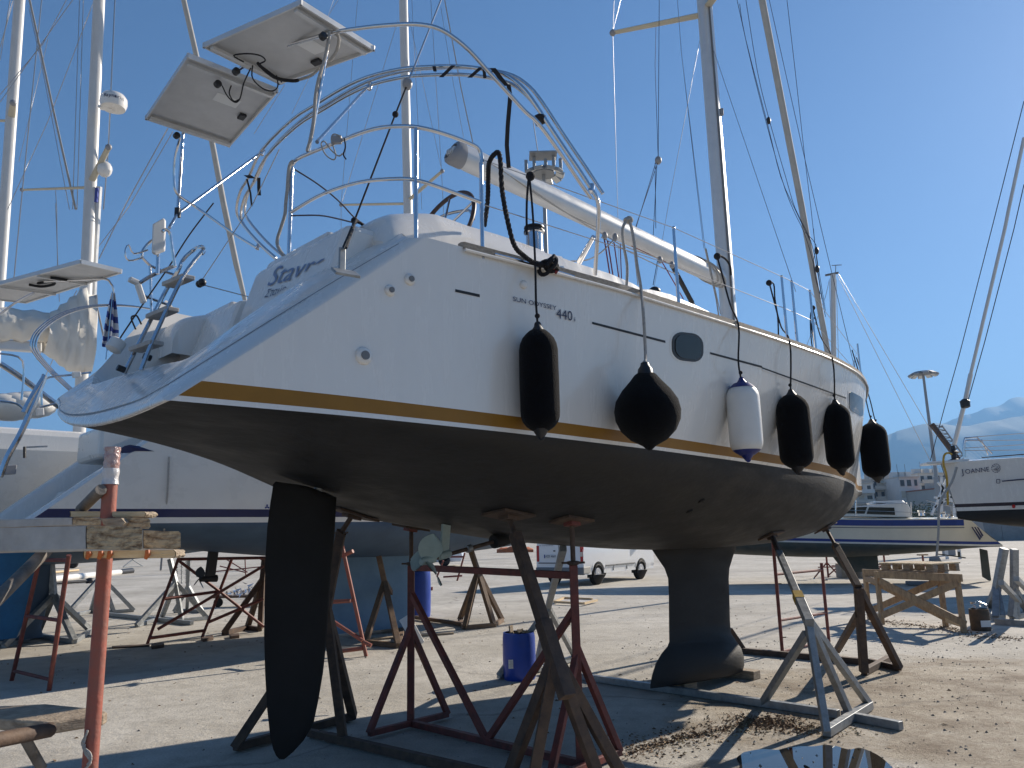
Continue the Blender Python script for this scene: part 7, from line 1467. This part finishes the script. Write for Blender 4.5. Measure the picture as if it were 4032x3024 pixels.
for j in range(3):
    for i in range(3): mb = MB(); mb.box(pl0 + pu * (.07 + i * (Lp - .14) / 2) + pv_ * (.07 + j * .31) + V((0, 0, .075)), .13, .1, .1, Matrix.Rotation(math.atan2(pu.y, pu.x), 3, 'Z')); mb.build('block', MT['wood'], pt, bevel=.004)
    mb = MB(); mb.box(pl0 + pu * Lp / 2 + pv_ * (.07 + j * .31) + V((0, 0, .012)), Lp, .1, .022, Matrix.Rotation(math.atan2(pu.y, pu.x), 3, 'Z')); mb.build('runner', MT['wood'], pt)
for i in range(7): mb = MB(); mb.box(pl0 + pu * (.06 + i * (Lp - .12) / 6) + pv_ * .38 + V((0, 0, .138)), .1, .82, .022, Matrix.Rotation(math.atan2(pu.y, pu.x), 3, 'Z')); mb.build('slat', MT['woodnew'], pt)
P = G(q1('C7', 1915, 578)); rd_ = barrel('drum', 'rusty cut-down drum holding crumpled foil', P + V((0, .14, 0)), 72 * depth(P) / FPX / 2.0109, up(q1('C7', 1910, 405), P).z, MT['rustdrum'])
rnd = random.Random(8)
mb = MB()
for i in range(14):
    c_ = P + V((rnd.uniform(-.08, .1), .14 + rnd.uniform(-.06, .06), up(q1('C7', 1910, 405), P).z + rnd.uniform(-.02, .12))); mb.add([c_ + V((rnd.uniform(-.06, .06), rnd.uniform(-.06, .06), rnd.uniform(-.05, .05))) for _ in range(3)], [(0, 1, 2)])
tag(mb.build('foil', MT['foil'], rd_), kind='stuff'); mb = MB(); mb.box(P + V((.0, -.012, .12)), .16, .004, .1); mb.build('label', MT['paper'], rd_)
gr = 'galvanised stands at the right edge'
stand('galvanised post stand beside the rusty drum', MT['galv'], .11, q('C7', (1925, 400), (1990, 470), (2040, 465)), q1('C7', 1995, 240), q1('C6', 2055, 1125), -.1, group=gr, extra=[('brace', D(q1('C7', 2030, 190), 12.2), G(q1('C7', 2230, 400), .05), .08), ('base_beam', G(q1('C7', 1985, 500), .05), G(q1('C7', 2330, 520), .05), .1)])
stand('galvanised upright stand cut by the picture edge', MT['galv'], .10, q('C7', (2115, 465), (2150, 460), (2250, 430)), q1('C7', 2135, 240), q1('C6', 2135, 1130), -.1, group=gr, extra=[('brace', D(q1('C7', 2150, 160), 12.4), G(q1('C7', 2320, 330), .05), .08)])
P = G(q1('C6', 1560, 1420)); sq = thing('rope_heap', 'grey mat and rope heap draped over a short post', 'heap', tuple(P)); mb = MB(); mb.tube([P, D(q1('C6', 1500, 1200), depth(P))], [.35, .14], 9); mb.build('mat', MT['concrete'], sq, smooth=True, angle=40); mb = MB(); mb.beam(P + V((.4, 0, .05)), P + V((-.9, .2, .08)), .25, .12); mb.build('tray', MT['bumper'], sq, bevel=.03)
# ------------------------------------------------------------------ background: wall, lamps, buildings, crane, trees
A_, B_ = G((3750, 2132)), G((4600, 2118)); wl = thing('concrete_wall', 'long grey concrete wall at the end of the yard', 'wall', tuple(A_))
for i in range(8):
    a0 = A_.lerp(B_, i / 8); a1 = A_.lerp(B_, (i + .985) / 8); mb = MB(); mb.beam(a0 + V((0, 0, .95)), a1 + V((0, 0, .95)), .25, 1.9); mb.build('panel', MT['concrete'], wl)
def lamp_mast(label, base, h, scale):
    t = thing('light_mast', label, 'light pole', tuple(base), 'high light masts'); mb = MB(); mb.tube([base, base + V((0, 0, h))], [.28 * scale, .16 * scale], 12); mb.build('pole', MT['lampgrey'], t, smooth=True)
    top = base + V((0, 0, h)); mb = MB(); mb.lathe(top - V((0, 0, .2)), (0, 0, 1), [(0, .3 * scale), (.02, 1.0 * scale), (.25, 1.0 * scale), (.3, .3 * scale)], 20); mb.build('ring', MT['lampgrey'], t, smooth=True, angle=40)
    for k in range(10):
        a_ = 2 * math.pi * k / 10; d = V((math.cos(a_), math.sin(a_), 0)); mb = MB(); R_ = Matrix.Rotation(a_, 3, 'Z') @ Matrix.Rotation(.5, 3, 'Y'); mb.box(top + d * 1.5 * scale - V((0, 0, .15)), .8 * scale, .75 * scale, .3 * scale, R_); l_ = mb.build('floodlight', MT['lampgrey'], t, bevel=.03); mb = MB(); mb.box(top + d * 1.5 * scale - V((0, 0, .15)) - R_ @ V((0, 0, .16 * scale)), .7 * scale, .65 * scale, .02, R_); mb.build('lens', MT['paper'], l_)
    return t, top
base = YP((3712, 2076), 140); lt_, _ = lamp_mast('tall light mast with a ring of floodlights beyond the named bow', V((base.x - 0.0, 140, 0)), YP((3655, 1470), 140).z, 1.35)
b2 = YP((2141, 700), 62); lt2, top2 = lamp_mast('light mast head with antennas rising behind the boom', V((b2.x, 62, 0)), YP((2141, 680), 62).z, .95)
for dx, dz in ((-1.5, .9), (1.5, 1.0), (-.8, 1.3), (.9, 1.4), (.2, 1.0)): mb = MB(); mb.box(top2 + V((dx, 0, dz * .8)), .28, .2, 1.0); mb.build('antenna_panel', MT['lampgrey'], lt2, bevel=.03)
mb = MB(); mb.box(top2 + V((0, 0, 1.6)), 2.4, 1.6, .12); mb.build('antenna_frame', MT['lampgrey'], lt2); mb = MB(); mb.tube([top2 + V((-.4, 0, 1.6)), top2 + V((-.8, 0, 5.2))], .035, 5); mb.build('whip_antenna', MT['bumper'], lt2)
# apartment blocks
def block(label, px0, px1, ptop, Y, m_, floors, bays, balc=True, roof=None, depth_m=14, dy=0):
    A_ = YP((px0, 2075), Y); B_ = YP((px1, 2075), Y); zt = YP(((px0 + px1) / 2, ptop), Y).z; t = thing('apartment_building', label, 'building', ((A_.x + B_.x) / 2, Y, 0), 'apartment blocks beyond the yard')
    W_ = B_.x - A_.x; mb = MB(); mb.box(((A_.x + B_.x) / 2, Y + depth_m / 2, zt / 2), W_, depth_m, zt); mb.build('wall', m_, t)
    fh = zt / floors
    for f in range(floors):
        if balc and f > 0:
            mb = MB(); mb.box(((A_.x + B_.x) / 2, Y - .7, f * fh + .05), W_ * .94, 1.4, .18); bl = mb.build('balcony', MT['bslab'], t); mb = MB(); mb.box(((A_.x + B_.x) / 2, Y - 1.38, f * fh + .55), W_ * .94, .08, .85); mb.build('parapet', MT['bslab'] if f % 2 else m_, bl)
        for b in range(bays):
            x = A_.x + W_ * (b + .5) / bays; r_ = random.random(); ww, hh = W_ / bays * (.42 if r_ < .6 else .6), fh * .55
            mb = MB(); mb.box((x, Y - .02, f * fh + fh * .52), ww, .12, hh); w_ = mb.build('window', MT['bdark'] if r_ < .85 else MT['awn'], t)
            mb = MB(); mb.box((x, Y - .06, f * fh + fh * .22), ww * 1.1, .16, .1); mb.build('sill', MT['bslab'], w_)
            if r_ > .9 and balc: mb = MB(); mb.beam(V((x, Y - .05, f * fh + fh * .85)), V((x, Y - 1.6, f * fh + fh * .6)), ww * 1.3, .05); mb.build('awning', MT['awn'], w_)
    mb = MB(); mb.box(((A_.x + B_.x) / 2, Y + depth_m / 2 - .3, zt + .15), W_ * 1.03, depth_m * 1.02, .3); rf = mb.build('roof', MT['bslab'] if roof is None else roof, t)
    for k in range(3): mb = MB(); mb.box((A_.x + W_ * (.2 + .3 * k), Y + 4, zt + .9), 1.6, 2, 1.4); mb.build('roof_hut', m_, rf)
    for k in range(2): mb = MB(); mb.tube([V((A_.x + W_ * (.3 + .4 * k), Y + 3, zt)), V((A_.x + W_ * (.3 + .4 * k), Y + 3, zt + 3.5))], .05, 5); mb.build('aerial', MT['bumper'], rf)
    return t
block('white apartment block with long balconies behind the bow fenders', 3290, 3455, 1905, 190, MT['bw'], 5, 5)
block('ochre apartment block with deep balcony slabs', 3450, 3560, 1885, 196, MT['bw2'], 5, 4)
block('plain white apartment gable end block', 3560, 3640, 1880, 188, MT['bw'], 5, 3, balc=False)
block('apartment block with awnings left of the named bow', 3640, 3760, 1865, 205, MT['bw'], 6, 4)
block('low terracotta-roofed house near the yard wall', 3700, 3810, 1925, 175, MT['bw2'], 4, 4, roof=MT['bred'])
block('pale apartment row behind the named hull', 3800, 4150, 1890, 215, MT['bw2'], 5, 8)
block('far white apartment row hidden mostly by the bow', 3000, 3285, 1930, 230, MT['bw'], 5, 6)
# yard crane: lattice jib
cj = thing('crane', 'lattice crane jib rising behind the named bow', 'crane', tuple(V((YP((3850, 2000), 60).x, 60, 0)))); J = [YP(p, 60) for p in q('C6', (1480, 140), (1690, 420))]; K = [YP(p, 60) for p in q('C6', (1560, 150), (1740, 400))]
for A_, B_ in ((J[0], J[1]), (K[0], K[1])): mb = MB(); mb.beam(A_, B_, .3 if A_ == J[0] else .08); mb.build('chord', MT['rust'] if A_ == J[0] else MT['lampgrey'], cj)
for k in range(9): mb = MB(); mb.beam(J[0].lerp(J[1], (k + .1) / 9), K[0].lerp(K[1], (k + .5) / 9), .06); mb.build('lattice', MT['lampgrey'], cj); mb = MB(); mb.beam(J[0].lerp(J[1], (k + .9) / 9), K[0].lerp(K[1], (k + .5) / 9), .06); mb.build('lattice', MT['lampgrey'], cj)
mb = MB(); mb.beam(J[1], V((J[1].x + 1, 60, 0)), .6); mb.build('crane_mast', MT['lampgrey'], cj)
gt_ = thing('gantry', 'white lattice gantry frame in front of the apartment blocks', 'gantry', tuple(V((YP((3740, 2050), 40).x, 40, 0))))
for pts in (((1640, 480), (1480, 860)), ((1530, 600), (1700, 800)), ((1610, 500), (1690, 640)), ((1500, 800), (1660, 700)), ((1560, 560), (1560, 860)), ((1660, 560), (1660, 860)), ((1500, 720), (1690, 760))): mb = MB(); mb.beam(YP(q1('C6', *pts[0]), 40), YP(q1('C6', *pts[1]), 40), .1); mb.build('bar', MT['paper'], gt_)
for x in (1560, 1660): P = YP(q1('C6', x, 860), 40); mb = MB(); mb.beam(P, V((P.x, 40, 0)), .12); mb.build('upright', MT['paper'], gt_)
mb = MB(); x0 = YP(q1('C6', 1545, 600), 45); mb.beam(V((x0.x, 45, 0)), YP(q1('C6', 1545, 560), 45), .5); tag(mb.build('concrete_column', MT['lampgrey']), 'grey lamp column foot before the apartment blocks', 'column')
# shrubs at the foot of the blocks
rnd = random.Random(12)
for i, px in enumerate((3470, 3610, 3640)):
    P = YP((px, 2070), 120 + 8 * i); tt = thing('shrub', ('bare brown shrub before the ochre block', 'green shrub before the gable block', 'low green shrub beside the gable block')[i], 'shrub', (P.x, P.y, 0)); mb = MB()
    for k in range(700):
        a_, b_ = rnd.uniform(0, 6.28), rnd.uniform(-1, 1); r_ = rnd.random() ** .4; c_ = V((P.x + 2.8 * r_ * math.cos(a_) * (1 - b_ * b_) ** .5, P.y + 2 * r_ * math.sin(a_), 3.2 + 2.4 * b_ * r_)); u_ = V((rnd.uniform(-1, 1), rnd.uniform(-1, 1), rnd.uniform(-1, 1))) * .3; v_ = V((rnd.uniform(-1, 1), rnd.uniform(-1, 1), rnd.uniform(-1, 1))) * .3; mb.add([c_, c_ + u_, c_ + v_], [(0, 1, 2)])
    mb.build('crown', MT['tree'] if i else MT['leaf'], tt, fixn=False); mb = MB(); mb.tube([V((P.x, P.y, 0)), V((P.x, P.y, 3.5))], [.2, .08], 7); mb.build('trunk', MT['wood'], tt)
# ------------------------------------------------------------------ litter on the ground
def scatter(name, label, n, fpos, fsize, m_, flat, seed, cat='litter'):
    rnd = random.Random(seed); mb = MB()
    for i in range(n):
        x, y = fpos(rnd); s_ = fsize(rnd); a_ = rnd.uniform(0, 6.28); c_ = V((x, y, 0)); u_ = V((math.cos(a_), math.sin(a_), 0)) * s_; v_ = V((-math.sin(a_), math.cos(a_), 0)) * s_ * rnd.uniform(.3, .8)
        if flat:
            z1 = rnd.uniform(.002, .02); mb.add([c_ - u_ + V((0, 0, .003)), c_ + v_ + V((0, 0, z1)), c_ + u_ + V((0, 0, .004)), c_ - v_ * .6 + V((0, 0, .003))], [(0, 1, 2), (0, 2, 3)])
        else:
            h = s_ * rnd.uniform(.5, 1.0); mb.add([c_ - u_, c_ - v_, c_ + u_, c_ + v_, c_ + V((rnd.uniform(-.3, .3) * s_, rnd.uniform(-.3, .3) * s_, h))], [(0, 1, 4), (1, 2, 4), (2, 3, 4), (3, 0, 4)])
    return tag(mb.build(name, m_, fixn=False), label, cat, kind='stuff')
def band(px_pts, wid):
    P = [G(p) for p in px_pts]
    def f(r):
        i = r.randrange(len(P) - 1); u = r.random(); c_ = P[i].lerp(P[i + 1], u); a_ = r.uniform(0, 6.28); d = abs(r.gauss(0, wid)); return c_.x + d * math.cos(a_), c_.y + d * math.sin(a_)
    return f
scatter('leaf_litter', 'dry leaves and wood chips drifted along the galvanised beam', 2600, band(q('C5', (900, 1560), (1200, 1470), (1500, 1400), (1800, 1330), (2212, 1290)) + q('C7', (0, 1290), (300, 1320), (560, 1380)), .2), lambda r: r.uniform(.005, .022), MT['leaf'], True, 21)
scatter('straw_litter', 'pale straw and splinters among the leaves', 500, band(q('C5', (1100, 1500), (1500, 1400), (2212, 1290)) + q('C7', (0, 1290), (560, 1380), (900, 1330)), .2), lambda r: r.uniform(.008, .022), MT['wtan'], True, 22)
scatter('leaf_litter', 'dark leaf litter along the wooden trestle', 900, band(q('C7', (1100, 500), (1350, 530), (1650, 560), (1850, 620), (2212, 640)), .3), lambda r: r.uniform(.01, .03), MT['leaf'], True, 23)
scatter('pebbles', 'loose pebbles over the brown earth', 3800, lambda r: (r.uniform(1.5, 11), r.uniform(5.0, 12.5)), lambda r: .004 + .016 * r.random() ** 3, MT['stone'], False, 24, 'gravel')
scatter('pebbles', 'sparse pebbles scattered over the concrete', 1800, lambda r: (r.uniform(-9, 6), r.uniform(5.0, 20)), lambda r: .004 + .018 * r.random() ** 4, MT['stone'], False, 25, 'gravel')
scatter('twigs', 'small dark twigs and chips on the concrete', 420, lambda r: (r.uniform(-8, 11), r.uniform(5.5, 18)), lambda r: r.uniform(.012, .035), MT['leaf'], True, 26)
